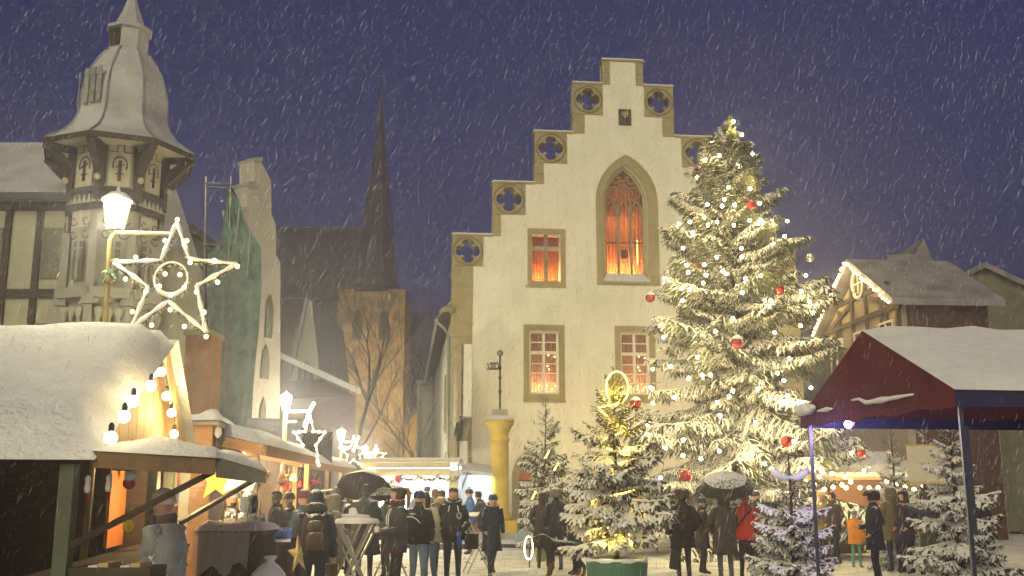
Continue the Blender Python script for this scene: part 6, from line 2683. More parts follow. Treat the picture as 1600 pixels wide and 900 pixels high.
for a, b_ in segs:
    garland_seg(a, b_)
    d_ = (b_ - a)
    m_ = 7
    sm_.tube([a + d_ * (i / m_) + Vector((0, -.012, .028)) for i in range(m_ + 1)], [.026 + .010 * math.sin(i * 1.8 + a.x * 9) for i in range(m_ + 1)], 7)
for a, b_ in zip(ringp[:-1], ringp[1:]):
    garland_seg(a, b_)
sm_.tube([p + Vector((0, -.02, .02)) for p in ringp], [.012 + .020 * max(0, -math.sin(2 * PI * i / 21)) for i in range(22)], 7, cap=False)
tag(gm.build('evergreen', [M['needles'], M['twig_snow']], star), kind='stuff')
sm_.build('snow', M['soft_snow'], star, smooth=True)
mb = MB()
for a, b_ in segs:
    mb.tube([a, b_], .012, 4)
mb.build('frame', M['wire'], star)
for (x, y) in ((277, 343), (292, 376), (258, 376), (297, 410), (335, 407), (371, 416), (340, 441), (307, 456), (319, 488), (322, 526), (288, 510), (266, 484), (237, 508), (207, 487),
               (228, 455), (196, 436), (258, 428), (281, 429), (249, 447), (288, 449), (267, 461), (201, 523), (212, 402)):
    p = P(x, y, LY - .14)
    s_ = share('bulb', BULB_S, star, p - ORI[star.name], (0, 0, 0), (.62, .62, .62))
point_light('star_glow', P(268, 430, LY - .5), 3, (1, .8, .4), .2, star)


def far_lamp(px_l, py_l, Y, h_px, arm_px, label, star_px=None, label2=None):
    c_ = P(px_l, py_l + h_px * .5, Y)
    t = thing('street_lamp', label, 'street lamp', (c_.x, Y, 0))
    s = h_px * 1.15 * Y / F
    mb = MB()
    mb.tube([(c_.x, Y, 0), c_], .05, 6)
    mb.build('post', M['lamp_post'], t)
    lantern(t, c_, s)
    mb = MB()
    a = P(px_l, py_l + h_px * .62, Y)
    b_ = P(px_l + arm_px, py_l + h_px * .62, Y)
    mb.tube([a, b_], .024, 5)
    mb.tube([P(px_l, py_l + h_px * 1.3, Y), P(px_l + arm_px * .45, py_l + h_px * 1.3, Y)], .024, 5)
    mb.tube([b_ + Vector((.1, 0, .2)), b_, b_ + Vector((-.1, 0, -.35))], .05, 5)
    mb.build('bracket_arm', M['soft_snow'], t)
    point_light('lamp_light', c_ + Vector((.1, -s * .8, s * .3)), 380, (1, .88, .55), .15, t)
    if star_px:
        cx_, cy2, rad, tilt = star_px
        st_ = thing('star_decoration', label2, 'star', P(cx_, cy2, Y - .1))
        mb = MB()
        vs_ = []
        for k in range(10):
            a = PI / 2 + PI * k / 5
            rr_ = rad if k % 2 == 0 else rad * .42
            vs_.append(P(cx_ + rr_ * math.cos(a) * tilt, cy2 - rr_ * math.sin(a), Y - .1))
        for k in range(10):
            mb.tube([vs_[k], vs_[(k + 1) % 10]], .02, 5)
            for f in (0, .5):
                share('bulb', BULB_S, st_, vs_[k].lerp(vs_[(k + 1) % 10], f) - ORI[st_.name] + Vector((0, -.06, 0)), (0, 0, 0), (.75, .75, .75))
        mb.build('evergreen', M['twig_snow'], st_)
    return t


far_lamp(446, 628, 23, 24, 38, 'lit lantern street lamp with snowy arms above the grey hut roof', (484, 690, 46, .55), 'glowing star seen edge-on hanging from the middle street lamp')
far_lamp(533, 680, 36, 17, 24, 'more distant lit lantern street lamp above the end stall', (553, 708, 26, .9), 'small star outline of bulbs below the distant street lamp')
far_lamp(570, 702, 48, 10, 18, 'farthest tiny street lamp beside the roof of the lit booth', (588, 714, 18, .9), 'tiniest star of bulbs just above the lit booth')

# ================================================================== PEOPLE
def skin_mesh(name, verts, edges, radii, root, sub, mats, regions, faces_region):
    me = bpy.data.meshes.new(name + '_cage')
    me.from_pydata([tuple(v) for v in verts], edges, [])
    ob = bpy.data.objects.new(name + '_cage', me)
    COL.objects.link(ob)
    ob.modifiers.new('skin', 'SKIN')
    if sub:
        sm = ob.modifiers.new('sub', 'SUBSURF')
        sm.levels = sub
        sm.render_levels = sub
    for i, rr_ in enumerate(radii):
        sv = me.skin_vertices[0].data[i]
        sv.radius = rr_ if isinstance(rr_, tuple) else (rr_, rr_)
        sv.use_root = (i == root)
    dg = bpy.context.evaluated_depsgraph_get()
    ev = ob.evaluated_get(dg)
    m2 = bpy.data.meshes.new_from_object(ev)
    m2.name = name
    bpy.data.objects.remove(ob)
    bpy.data.meshes.remove(me)
    m2.materials.clear()
    for m in mats:
        m2.materials.append(m)
    n = len(m2.polygons)
    cen = np.empty(n * 3)
    m2.polygons.foreach_get('center', cen)
    cen = cen.reshape(-1, 3)
    A = np.array([verts[a] for a, b in edges], float)
    B = np.array([verts[b] for a, b in edges], float)
    rad = np.array([(max(radii[a]) if isinstance(radii[a], tuple) else radii[a]) for a, b in edges])
    AB = B - A
    L2 = (AB ** 2).sum(1) + 1e-9
    t = np.clip(((cen[:, None, :] - A) * AB).sum(2) / L2, 0, 1)
    d = np.linalg.norm(cen[:, None, :] - (A + AB * t[..., None]), axis=2) - rad * .6
    idx = d.argmin(1)
    reg = np.array(regions)[idx]
    m2.polygons.foreach_set('material_index', np.array(faces_region(reg, cen), dtype=np.int32))
    m2.polygons.foreach_set('use_smooth', np.ones(n, dtype=bool))
    m2.update()
    return m2


ARMS = {                                  # elbow, wrist offsets (x to the person's side, y behind, z)
    'down': ((.245, .04, 1.14), (.265, -.04, .90)),
    'pocket': ((.30, .09, 1.16), (.20, -.09, .98)),
    'front': ((.25, -.02, 1.13), (.09, -.26, 1.09)),
    'low': ((.25, -.01, 1.13), (.13, -.22, .98)),
    'up': ((.24, -.14, 1.20), (.13, -.26, 1.42)),
    'reach': ((.24, -.18, 1.22), (.18, -.42, 1.12)),
    'point': ((.22, -.26, 1.38), (.12, -.46, 1.50)),
    'swing': ((.27, .14, 1.17), (.30, .12, .94)),
    'bag': ((.25, .02, 1.13), (.22, -.18, 1.00)),
    'phone': ((.26, -.08, 1.18), (.08, -.24, 1.34)),
}
PN = [0]
ARMS_POS = {}


def person(label, px, Y, head_y=None, h=None, rot=0.0, coat=(.03, .03, .035), legs=(.02, .02, .024), hem=.80, arms=('pocket', 'pocket'), stance='stand', hat=None, hatc=(.03, .03, .04),
           hair=None, hairc=(.04, .025, .015), gloves=None, shoes=(.02, .015, .012), face=False, lean=0.0, turn=0.0, puff=1.0, dust=.10, scarf=None, collar=None, seed=None, group=None, nod=0.0, skirt=1.0, slim=1.0):
    PN[0] += 1
    r = random.Random(seed if seed is not None else PN[0] * 13)
    if h is None:
        h = 1.7 + (770 - head_y) / F * Y * 1.0
        h = min(max(h, 1.55), 1.92)
    S = h / 1.75
    X = X_at(px, Y, 1.3)
    t = thing('person', label, 'person', (X, Y, 0), rot, group)
    ORI.pop(t.name, None)
    ln = lambda x, y, z: (x, y - lean * max(0, z - .9) / .8, z)
    hd = lambda x, y, z: (x, y - lean * .95 - nod * max(0, z - 1.52) * 1.1, z - nod * .05)
    V, E, RD, RG = [], [], [], []

    def v(p, rad):
        V.append(Vector(p) * S)
        RD.append(tuple(x * S for x in rad) if isinstance(rad, tuple) else rad * S)
        return len(V) - 1

    def e(a, b_, reg):
        E.append((a, b_))
        RG.append(reg)

    pel = v((0, 0, .93), (.135, .105))
    spi = v(ln(0, 0, 1.13), (.125, .10))
    che = v(ln(0, 0, 1.33), (.15, .115))
    nek = v(ln(0, 0, 1.475), .06)
    hb = v(hd(0, -.01, 1.55), .062)
    he = v(hd(0, -.018, 1.63), (.088, .104))
    ht = v(hd(0, -.005, 1.70), (.076, .092))
    e(pel, spi, 'torso'); e(spi, che, 'torso'); e(che, nek, 'torso'); e(nek, hb, 'head'); e(hb, he, 'head'); e(he, ht, 'head')
    if face:
        no = v(hd(0, -.122, 1.612), .013)
        e(he, no, 'head')
        for sgn in (-1, 1):
            ea = v(hd(sgn * .085, .0, 1.625), .016)
            e(he, ea, 'head')
    AP_ = []
    for sgn, nm in ((-1, arms[0]), (1, arms[1])):
        el, wr = ARMS[nm]
        sh_ = v(ln(sgn * .165, 0, 1.40), .066)
        e(che, sh_, 'torso')
        elb = v(ln(sgn * el[0], el[1], el[2]), .047)
        wri = v(ln(sgn * wr[0], wr[1], wr[2]), .030)
        e(sh_, elb, 'arm'); e(elb, wri, 'arm')
        d = (V[wri] - V[elb]).normalized()
        pal = v((V[wri] + d * .065 * S) / S, (.034, .02))
        e(wri, pal, 'hand')
        side = Vector((-sgn, 0, 0))
        side = (side - d * side.dot(d)).normalized()
        curl = d.cross(side).normalized()
        if curl.y > 0 and nm not in ('down', 'swing'):
            curl = -curl
        for q, (o_, l_) in enumerate(((-.026, .052), (-.009, .062), (.009, .058), (.026, .044))):
            b0_ = V[pal] / S + side * o_ + d * .018
            f1 = v(b0_ + d * l_ * .5 + curl * .008, .0092)
            f2 = v(b0_ + d * l_ * .8 + curl * .032, .0080)
            e(pal, f1, 'hand'); e(f1, f2, 'hand')
        th1 = v((V[wri] / S) + d * .035 + side * .042 + curl * .012, .0105)
        th2 = v((V[wri] / S) + d * .072 + side * .050 + curl * .03, .0085)
        e(pal, th1, 'hand'); e(th1, th2, 'hand')
        AP_.append((V[sh_], V[elb], V[wri], V[pal], d))
    st = {'stand': ((-.02, 0, 0), (.02, 0, 0)), 'stride': ((-.26, -.17, .0), (.30, .12, .10)), 'walk': ((-.16, -.10, 0), (.20, .07, .04))}[stance]
    for sgn, (fy, ky, fz) in ((-1, st[0]), (1, st[1])):
        hip = v((sgn * .085, 0, .88), (.088, .098))
        kn = v((sgn * .10, -.03 + ky, .49 + fz * .3), .060)
        an_ = v((sgn * .105, .03 + fy, .085 + fz), .042)
        hee = v((sgn * .105, .055 + fy, .04 + fz * 1.1), .036)
        toe = v((sgn * .125, -.14 + fy, .036 + fz * .5), (.042, .03))
        e(pel, hip, 'leg'); e(hip, kn, 'leg'); e(kn, an_, 'leg'); e(an_, hee, 'foot'); e(an_, toe, 'foot')
    ck = lambda c: '%02x%02x%02x' % tuple(min(255, int(x * 255)) for x in c)
    mc = cloth('coat_' + ck(coat) + str(int(dust * 100)), coat, dust)
    ml = cloth('legs_' + ck(legs), legs, .03)
    ms = cloth('shoe_' + ck(shoes), shoes, .05)
    mg = cloth('glove_' + ck(gloves), gloves, .05) if gloves else M['skin']
    code = {'head': 0, 'torso': 3, 'arm': 3, 'hand': 4, 'leg': 1, 'foot': 2}

    def fr_(reg, cen):
        out = np.array([code[x] for x in reg])
        return out
    me = skin_mesh('body', V, E, RD, 0, 1, [M['skin'], ml, ms, mc, mg], RG, fr_)
    bo = bpy.data.objects.new('body', me)
    COL.objects.link(bo)
    bo.parent = t
    # ---- jacket or coat over the body
    mb = MB()
    n_ = 18
    prof = [(.075, .075, 1.535), (.095, .095, 1.49), (.155, .110, 1.455), (.205, .130, 1.40), (.222, .150, 1.28), (.214, .150, 1.14), (.212, .150, 1.02), (.225, .162, .93)]
    z = .93
    while z - .13 > hem:
        z -= .13
        prof.append((.225 + (.93 - z) * .06 * skirt, .162 + (.93 - z) * .08 * skirt, z))
    prof += [(.228 + (.93 - hem) * .07 * skirt, .165 + (.93 - hem) * .09 * skirt, hem), (.20, .14, hem + .02)]
    ph = [r.uniform(0, 6) for _ in range(4)]
    vs, fs = [], []
    pf = slim
    for i, (rx, ry, z) in enumerate(prof):
        for j in range(n_):
            a = 2 * PI * j / n_
            k = 1 + .035 * math.sin(3 * a + ph[0] + z * 4) + .03 * math.sin(5 * a + ph[1] - z * 7) + (.03 * puff * math.sin(z * 46 + .6 * math.sin(a * 2 + ph[2])))
            if i < 3:
                k = 1
            p = ln(rx * pf * k * math.cos(a), ry * pf * k * math.sin(a), z + (.008 * math.sin(4 * a + ph[3]) if i >= len(prof) - 2 else 0))
            vs.append(Vector(p) * S)
    for i in range(len(prof) - 1):
        for j in range(n_):
            fs.append((i * n_ + j, i * n_ + (j + 1) % n_, (i + 1) * n_ + (j + 1) % n_, (i + 1) * n_ + j))
    mb.add(vs, fs)
    for (sh_, elb, wri, pal, d) in AP_:
        pts, rr_ = [], []
        inn = Vector((-.05 if sh_.x > 0 else .05, 0, .005)) * S
        seq = [(sh_ + inn, .080), (sh_, .088), (sh_.lerp(elb, .33), .080), (sh_.lerp(elb, .7), .072), (elb, .070), (elb.lerp(wri, .35), .064), (elb.lerp(wri, .7), .056), (wri, .050), (wri + d * .015 * S, .036)]
        for i, (p, q) in enumerate(seq):
            pts.append(p)
            rr_.append(q * S * (.9 + .1 * slim) * (1 + (.07 * puff if i % 2 else -.03)))
        mb.tube(pts, rr_, 10)
    mb.build('jacket' if hem > .72 else 'coat', mc, t, smooth=True, world=False)
    # ---- head wear and hair
    hc = Vector(hd(0, -.015, 1.635)) * S
    hm_ = cloth('hat_' + ck(hatc), hatc, .20)

    def shell(prof, mat, name, open_deg=0.0, sy=1.15, n=18, z_off=0, jit=0.0, back=0.0):
        """open_deg: half-angle left open at the face"""
        m_ = MB()
        vs, fs = [], []
        full = open_deg <= 0
        for i, (rr_, z) in enumerate(prof):
            for j in range(n + (0 if full else 1)):
                if full:
                    a = 2 * PI * j / n
                else:
                    a = -PI / 2 + R(open_deg) + (2 * PI - 2 * R(open_deg)) * j / n
                q = rr_ * (1 + r.uniform(-jit, jit))
                vs.append(hc + Vector((q * math.cos(a), q * sy * math.sin(a) + back, z + z_off + r.uniform(-jit, jit) * .05)) * S)
        w_ = n if full else n + 1
        for i in range(len(prof) - 1):
            for j in range(n):
                fs.append((i * w_ + j, i * w_ + (j + 1) % w_, (i + 1) * w_ + (j + 1) % w_, (i + 1) * w_ + j))
        m_.add(vs, fs)
        return m_.build(name, mat, t, smooth=True, world=False)

    if hair:
        hm2 = cloth('hair_' + ck(hairc), hairc, .04)
        if hair == 'short':
            shell([(.080, -.04), (.086, .01), (.086, .05), (.077, .083), (.055, .106), (.026, .118), (.004, .121)], hm2, 'hair', 62 if face else 55)
            shell([(.083, .062), (.077, .085), (.056, .108), (.028, .120), (.004, .123)], hm2, 'hair', 0)
        elif hair in ('long', 'bun', 'pony'):
            shell([(.112, -.16), (.116, -.08), (.108, 0), (.105, .06), (.083, .100), (.045, .118), (.004, .123)] if hair == 'long' else [(.095, -.06), (.103, 0), (.104, .06), (.083, .100), (.045, .118), (.004, .123)], hm2, 'hair', 60, back=.005)
            shell([(.099, .062), (.094, .08), (.080, .102), (.045, .12), (.004, .124)], hm2, 'hair', 0)
            if hair == 'pony':
                m_ = MB()
                c = hc + Vector((0, .10, .09)) * S
                m_.tube([c, c + Vector((.0, .05, .0)) * S, c + Vector((.01, .075, -.10)) * S, c + Vector((.0, .07, -.22)) * S, c + Vector((.0, .05, -.31)) * S], [.022 * S, .036 * S, .036 * S, .026 * S, .006 * S], 8)
                m_.build('ponytail', cloth('hair_blond', (.26, .13, .05), .04), t, smooth=True, world=False)
    if hat == 'beanie':
        ho_ = shell([(.091, .012), (.100, .018), (.103, .055), (.096, .062), (.092, .092), (.075, .125), (.050, .146), (.022, .158), (.004, .160)], hm_, 'hat', 0)
        if r.random() < .5:
            m_ = MB()
            m_.ball(hc + Vector((0, .0, .165)) * S, .03 * S, 8, 5)
            m_.build('pompom', hm_, ho_, smooth=True, world=False)
    elif hat == 'fur':
        shell([(.098, -.05), (.126, -.04), (.138, .02), (.134, .075), (.112, .125), (.07, .155), (.03, .168), (.004, .17)], hm_, 'fur_hat', 58, jit=.09, n=22)
        shell([(.112, .035), (.138, .05), (.132, .08), (.112, .127), (.07, .157), (.03, .170), (.004, .172)], hm_, 'fur_hat', 0, jit=.09, n=22)
    elif hat == 'hood':
        shell([(.095, -.17), (.115, -.12), (.120, -.05), (.118, .01), (.108, .06), (.088, .10), (.060, .128), (.03, .143), (.004, .147)], mc, 'hood', 46, sy=1.2, back=.01)
        shell([(.100, .058), (.107, .066), (.088, .101), (.060, .129), (.03, .144), (.004, .148)], mc, 'hood', 0, sy=1.2, back=.0)
    elif hat == 'cap':
        shell([(.100, .03), (.106, .05), (.102, .09), (.075, .12), (.004, .128)], hm_, 'cap', 0)
        m_ = MB()
        m_.prism([hc + Vector((x, y, .045)) * S for x, y in ((-.08, -.07), (.08, -.07), (.07, -.155), (0, -.18), (-.07, -.155))], (0, 0, .012))
        m_.build('peak', hm_, t, world=False)
    if collar is not None:                # hood lying on the shoulders, or a fur collar
        m_ = MB()
        k = 16
        cn = Vector(ln(0, .02, 1.50)) * S
        m_.tube([cn + Vector((.12 * math.cos(2 * PI * i / k), .10 * math.sin(2 * PI * i / k) + .015, .035 * math.sin(2 * PI * i / k))) * S for i in range(k + 1)],
                [(.042 + .028 * max(0, math.sin(2 * PI * i / k))) * S * (1 + .12 * (i % 2)) for i in range(k + 1)], 8, cap=False)
        m_.build('collar', cloth('collar_' + ck(collar), collar, .14), t, smooth=True, world=False)
    if scarf is not None:
        m_ = MB()
        k = 14
        cn = Vector(ln(0, -.01, 1.50)) * S
        for dz in (0, .035):
            m_.tube([cn + Vector((.09 * math.cos(2 * PI * i / k), .085 * math.sin(2 * PI * i / k), dz - .01 * math.cos(4 * PI * i / k))) * S for i in range(k + 1)], .034 * S, 7, cap=False)
        m_.build('scarf', cloth('scarf_' + ck(scarf), scarf, .05), t, smooth=True, world=False)
    if face:
        for sgn in (-1, 1):
            m_ = MB()
            m_.ball(hc + Vector((sgn * .031, -.083, .012)) * S, .0095 * S, 8, 5)
            m_.build('eye', M['eye'], t, smooth=True, world=False)
            m_ = MB()
            c = hc + Vector((sgn * .032, -.088, .034)) * S
            m_.tube([c + Vector((-.018, .004, -.002)) * S, c, c + Vector((.018, .004, -.002)) * S], .0042 * S, 5)
            m_.build('eyebrow', cloth('hair_' + ck(hairc), hairc, 0), t, world=False)
        m_ = MB()
        c = hc + Vector((0, -.085, -.058)) * S
        m_.tube([c + Vector((-.024, .010, 0)) * S, c + Vector((0, -.003, 0)) * S, c + Vector((.024, .010, 0)) * S], [.004 * S, .009 * S, .004 * S], 6)
        m_.build('mouth', M['lips'], t, world=False)
    mt = Matrix.Translation((X, Y, 0)) @ Matrix.Rotation(rot, 4, 'Z')
    ARMS_POS[t.name] = [mt @ a[3] for a in AP_] + [mt, S]
    return t


def umbrella(label, top, rad, h, hand, mat, tilt=(0, 0), seed=1):
    """canopy of eight ribbed panels, shaft and handle; hand = world point where it is held"""
    t = thing('umbrella', label, 'umbrella', hand)
    r = random.Random(seed)
    up = (top - hand).normalized()
    x = up.cross(Vector((0, 1, 0))).normalized()
    y = x.cross(up).normalized()
    mb, rb = MB(), MB()
    n = 8
    vs, fs = [], []
    lv = [(.02, 0), (.35, -.06), (.7, -.20), (1.0, -.46)]
    for i, (f, z) in enumerate(lv):
        for j in range(n * 2):
            a = 2 * PI * j / (n * 2)
            k = 1.0 if j % 2 == 0 else (.93 if i == 3 else .965)
            vs.append(top + (x * math.cos(a) + y * math.sin(a)) * rad * f * k + up * (rad * z * (1 if j % 2 == 0 else .97)))
    for i in range(3):
        for j in range(n * 2):
            fs.append((i * n * 2 + j, i * n * 2 + (j + 1) % (n * 2), (i + 1) * n * 2 + (j + 1) % (n * 2), (i + 1) * n * 2 + j))
    mb.add(vs, fs)
    mb.build('canopy', mat, t)
    for j in range(n):
        a = 2 * PI * j / n
        pts = [top + (x * math.cos(a) + y * math.sin(a)) * rad * f + up * (rad * z - .012) for f, z in lv]
        m_ = MB()
        m_.tube(pts, .006, 4)
        m_.build('rib', M['iron'], t)
    m_ = MB()
    m_.tube([hand - up * .12, hand], .017, 6)
    m_.build('handle', M['dark_wood'], t)
    m_ = MB()
    m_.tube([hand, top + up * .07], .008, 5)
    m_.build('shaft', M['iron'], t)
    return t


D = (.032, .031, .036)
NV = (.012, .016, .035)
BK = (.020, .020, .023)
LFT, RGT, AWAY = -PI / 2, PI / 2, PI

# ---- left: stall customers
lady = person('woman in grey quilted coat and pale pink knitted hat beside the front hut counter', 262, 9.15, h=1.70, rot=LFT - .35, coat=(.34, .36, .36), hem=.62, arms=('low', 'low'), hat='beanie', hatc=(.78, .58, .50),
              scarf=(.13, .09, .10), hairc=(.05, .03, .03), face=True, lean=.06, gloves=(.10, .11, .12), puff=1.3, dust=.10)
bag1 = sack(226, 935, 8.95, 'white plastic bag held by the woman in the grey coat', .78, seed=5)
person('person with white snowy hat and dark jacket looking into the second stall', 362, 14.6, h=1.72, rot=LFT, coat=D, hat='beanie', hatc=(.55, .52, .48), dust=.3, hem=.78, arms=('front', 'front'))
person('person with snow-covered blue hood standing behind the covered table', 388, 14.2, h=1.70, rot=AWAY + .3, coat=(.06, .09, .13), hat='hood', dust=.42, hem=.75, arms=('front', 'low'))
person('dark-clad person with short hair facing the second stall', 432, 18.2, h=1.73, rot=LFT + .3, coat=BK, hair='short', dust=.1, arms=('front', 'pocket'))
person('person in olive dark parka between stall post and backpack wearer', 452, 19.5, h=1.68, rot=LFT, coat=(.04, .045, .03), hat='beanie', hatc=(.03, .03, .035), arms=('pocket', 'front'))
bp_ = person('person seen from behind in blue-grey hooded jacket and jeans with a brown backpack', 492, 14.0, h=1.72, rot=AWAY + .22, coat=(.032, .040, .052), legs=(.035, .045, .085), hem=.80, arms=('down', 'bag'), hat='hood', dust=.22, collar=(.04, .05, .055), puff=1.2)
person('woman in striped plum knitted hat turning to the backpack wearer', 473, 15.6, h=1.72, rot=RGT - .5, coat=(.06, .10, .16), hat='beanie', hatc=(.16, .045, .06), face=True, arms=('front', 'low'), hairc=(.3, .12, .04))
person('person in beige-grey hooded coat facing the white bistro table', 521, 18.0, h=1.66, rot=RGT + .5, coat=(.24, .22, .17), legs=(.10, .09, .07), hat='hood', hem=.55, arms=('front', 'pocket'), dust=.2)
person('dark coated person with fur hat in the crowd behind the beige hood', 506, 21.5, h=1.75, rot=AWAY, coat=D, hat='cap', hatc=BK)
person('person in black hood among the crowd before the end stall', 528, 23.5, h=1.82, rot=AWAY - .3, coat=BK, hat='hood', dust=.14)
person('person with bare dark hair in the crowd left of the broad dark coat', 545, 22.0, h=1.74, rot=RGT, coat=(.03, .028, .03), hair='short', dust=.12)
person('child-sized person in dark cap in the crowd before the end stall', 515, 25.0, h=1.75, rot=AWAY + .4, coat=(.05, .05, .055), hat='beanie', hatc=(.02, .02, .03))
person('dark person at the far end of the stall row near the lamp post', 536, 27.5, h=1.85, rot=LFT + .6, coat=(.025, .022, .03), hat='beanie', hatc=(.04, .04, .06))
big_man = person('broad person in long dark coat seen from behind next to the bistro table', 571, 20.0, h=1.86, rot=AWAY, coat=(.035, .042, .042), legs=BK, hem=.52, arms=('front', 'up'), hair='short', puff=.7, dust=.26, skirt=1.2, slim=1.1)
person('person in dark green jacket under the olive umbrella', 605, 21.0, h=1.72, rot=LFT + .5, coat=(.03, .04, .033), hair='short', arms=('up', 'pocket'), dust=.15)

# ---- centre
pony = person('young woman with long ponytail, plum scarf and grey jacket in dark trousers', 622, 16.0, h=1.78, rot=LFT + .35, coat=(.045, .055, .055), legs=(.022, .022, .022), hem=.86, arms=('front', 'front'), hair='pony', hairc=(.075, .035, .018),
              scarf=(.085, .022, .042), gloves=(.13, .012, .03), face=True, puff=.3, slim=.86, dust=.06)
bb = person('person in blue knitted hat, black jacket and pale jeans seen from behind', 654, 17.3, h=1.71, rot=AWAY - .4, coat=BK, legs=(.16, .23, .33), hem=.90, arms=('pocket', 'low'), hat='beanie', hatc=(.02, .045, .13), puff=.6, slim=.95, dust=.07)
person('stooping person in cream jacket and jeans next to the black-jacketed person', 673, 18.6, h=1.72, rot=LFT + .9, coat=(.42, .39, .29), legs=(.10, .15, .25), hem=.88, arms=('front', 'low'), hair='long', hairc=(.05, .025, .015), face=True, lean=.16, nod=.2, dust=.1)
cop = person('man in navy uniform jacket with round chest badge holding a blue bottle', 708, 19.0, h=1.79, rot=.08, coat=(.016, .018, .026), legs=(.022, .028, .05), hem=.84, arms=('down', 'low'), hair='short', hairc=(.06, .04, .025), face=True, stance='walk', collar=(.02, .02, .026), gloves=None, puff=.4, dust=.06)
person('person in khaki parka with furry collar facing the lit booth', 690, 22.5, h=1.76, rot=AWAY, coat=(.10, .085, .045), legs=(.05, .04, .03), hem=.66, hair='short', hairc=(.10, .06, .03), collar=(.32, .24, .15), dust=.1)
person('person with teal hat reaching across the booth counter', 667, 30.5, h=1.86, rot=AWAY, coat=(.05, .07, .08), hat='beanie', hatc=(.05, .12, .16), dust=.1)
person('shadowy person in grey hat inside the bright booth', 655, 35.0, h=1.80, rot=.2, coat=(.10, .11, .12), hat='cap', hatc=(.12, .12, .12), dust=0)
person('person with tan hood waiting at the booth counter', 680, 31.0, h=1.80, rot=AWAY + .3, coat=(.16, .12, .07), hat='hood', dust=.1)
person('seller in pale hat inside the bright booth', 690, 35.2, h=1.78, rot=-.2, coat=(.14, .18, .2), hat='beanie', hatc=(.3, .36, .36), dust=0)
person('person in bright blue jacket and black cap by the white stall', 734, 29.5, h=1.78, rot=LFT, coat=(.05, .14, .42), hat='beanie', hatc=(.02, .02, .025), hairc=(.3, .2, .06), dust=.05)
jog = person('hooded figure striding across the snow in long navy coat and blue hat', 768, 21.8, h=1.66, rot=.32, coat=(.016, .022, .045), legs=(.03, .04, .055), hem=.55, arms=('pocket', 'swing'), stance='stride', hat='beanie', hatc=(.03, .06, .14), face=True, collar=(.016, .02, .035), shoes=(.10, .055, .02), slim=.9, lean=.08, nod=.2, dust=.05)
person('dark person leaning over the small table behind the navy coat', 760, 27.0, h=1.74, rot=LFT - .2, coat=(.03, .04, .045), hair='short', lean=.22, arms=('reach', 'reach'), dust=.06)

# ---- around the dog
person('person in brown coat standing left of the planter tree with a dark hood', 849, 24.0, h=1.70, rot=AWAY - .2, coat=(.035, .024, .022), hat='hood', hem=.5, legs=(.03, .025, .025), dust=.08)
person('taller person in navy coat and grey fur hat next to the brown coat', 869, 23.4, h=1.76, rot=AWAY + .3, coat=(.016, .02, .03), legs=(.06, .075, .09), hem=.75, hat='fur', hatc=(.14, .12, .11), dust=.08)
person('person in black coat and brown boots half hidden by the planter tree', 898, 22.2, h=1.70, rot=LFT, coat=BK, legs=BK, shoes=(.11, .035, .018), hem=.6, hair='short', dust=.06)

# ---- right group under the big tree
person('dark person with furry hood seen from behind right of the planter tree', 1066, 19.6, h=1.75, rot=AWAY + .2, coat=(.022, .016, .018), hat='fur', hatc=(.07, .04, .03), legs=(.03, .03, .04), hem=.7, dust=.08)
person('short person with blue hat half turned beside the umbrella group', 1096, 22.5, h=1.58, rot=RGT, coat=(.05, .035, .035), hat='beanie', hatc=(.03, .06, .1), legs=(.03, .03, .035), hem=.6, dust=.1)
um_p = person('person in long grey-brown coat and pale jeans under the dark umbrella', 1131, 19.8, h=1.72, rot=AWAY, coat=(.055, .045, .042), legs=(.10, .11, .13), hem=.58, arms=('up', 'pocket'), hat='hood', dust=.16)
red_p = person('person in bright red jacket with black strap and black trousers by the umbrella', 1164, 20.6, h=1.70, rot=AWAY - .5, coat=(.62, .035, .018), legs=BK, hem=.82, arms=('pocket', 'front'), hair='short', hairc=(.2, .1, .05), dust=.04, puff=1.3)
person('dark figure behind the red jacket near the tree trunk', 1182, 25.5, h=1.72, rot=LFT, coat=(.03, .025, .025), hat='beanie', hatc=(.03, .03, .03))
person('dim person between tree trunk and umbrella group', 1050, 23.5, h=1.72, rot=RGT, coat=(.02, .02, .025), hair='short', dust=.08)
person('person in pale blond coat and cream hat behind the bluish spruce', 1285, 26.2, h=1.72, rot=LFT - .6, coat=(.30, .21, .09), hat='beanie', hatc=(.55, .42, .18), legs=(.10, .04, .035), hem=.6)
person('person in dark brown coat and glasses at the kiosk', 1302, 25.4, h=1.72, rot=LFT + .2, coat=(.04, .025, .02), hair='short', dust=.05)
person('dim person at the kiosk counter behind the bluish spruce', 1268, 28.0, h=1.74, rot=AWAY, coat=(.09, .04, .03), hair='short')

# ---- right, under tent and trees
child = person('child in bright orange jacket, green trousers and blue hat', 1334, 24.3, h=1.28, rot=AWAY - .6, coat=(.75, .27, .015), legs=(.10, .32, .21), hem=.74, hat='beanie', hatc=(.12, .26, .42), arms=('down', 'reach'), dust=.03, puff=1.2)
person('person in dark navy padded coat and black fur hat facing the child', 1365, 19.6, h=1.72, rot=LFT - .2, coat=(.014, .016, .026), hat='fur', hatc=(.01, .01, .012), legs=(.012, .014, .03), hem=.68, arms=('front', 'pocket'), face=True, dust=.14, puff=1.3)
person('person in khaki coat and jeans seen from behind with a hood up', 1394, 23.0, h=1.80, rot=AWAY + .1, coat=(.14, .115, .045), legs=(.035, .045, .075), hem=.66, hat='hood', dust=.08)
person('person in dark violet coat and boots beside the khaki coat', 1413, 22.6, h=1.74, rot=LFT + .3, coat=(.028, .02, .035), legs=(.025, .022, .045), hem=.6, hair='long', dust=.08)
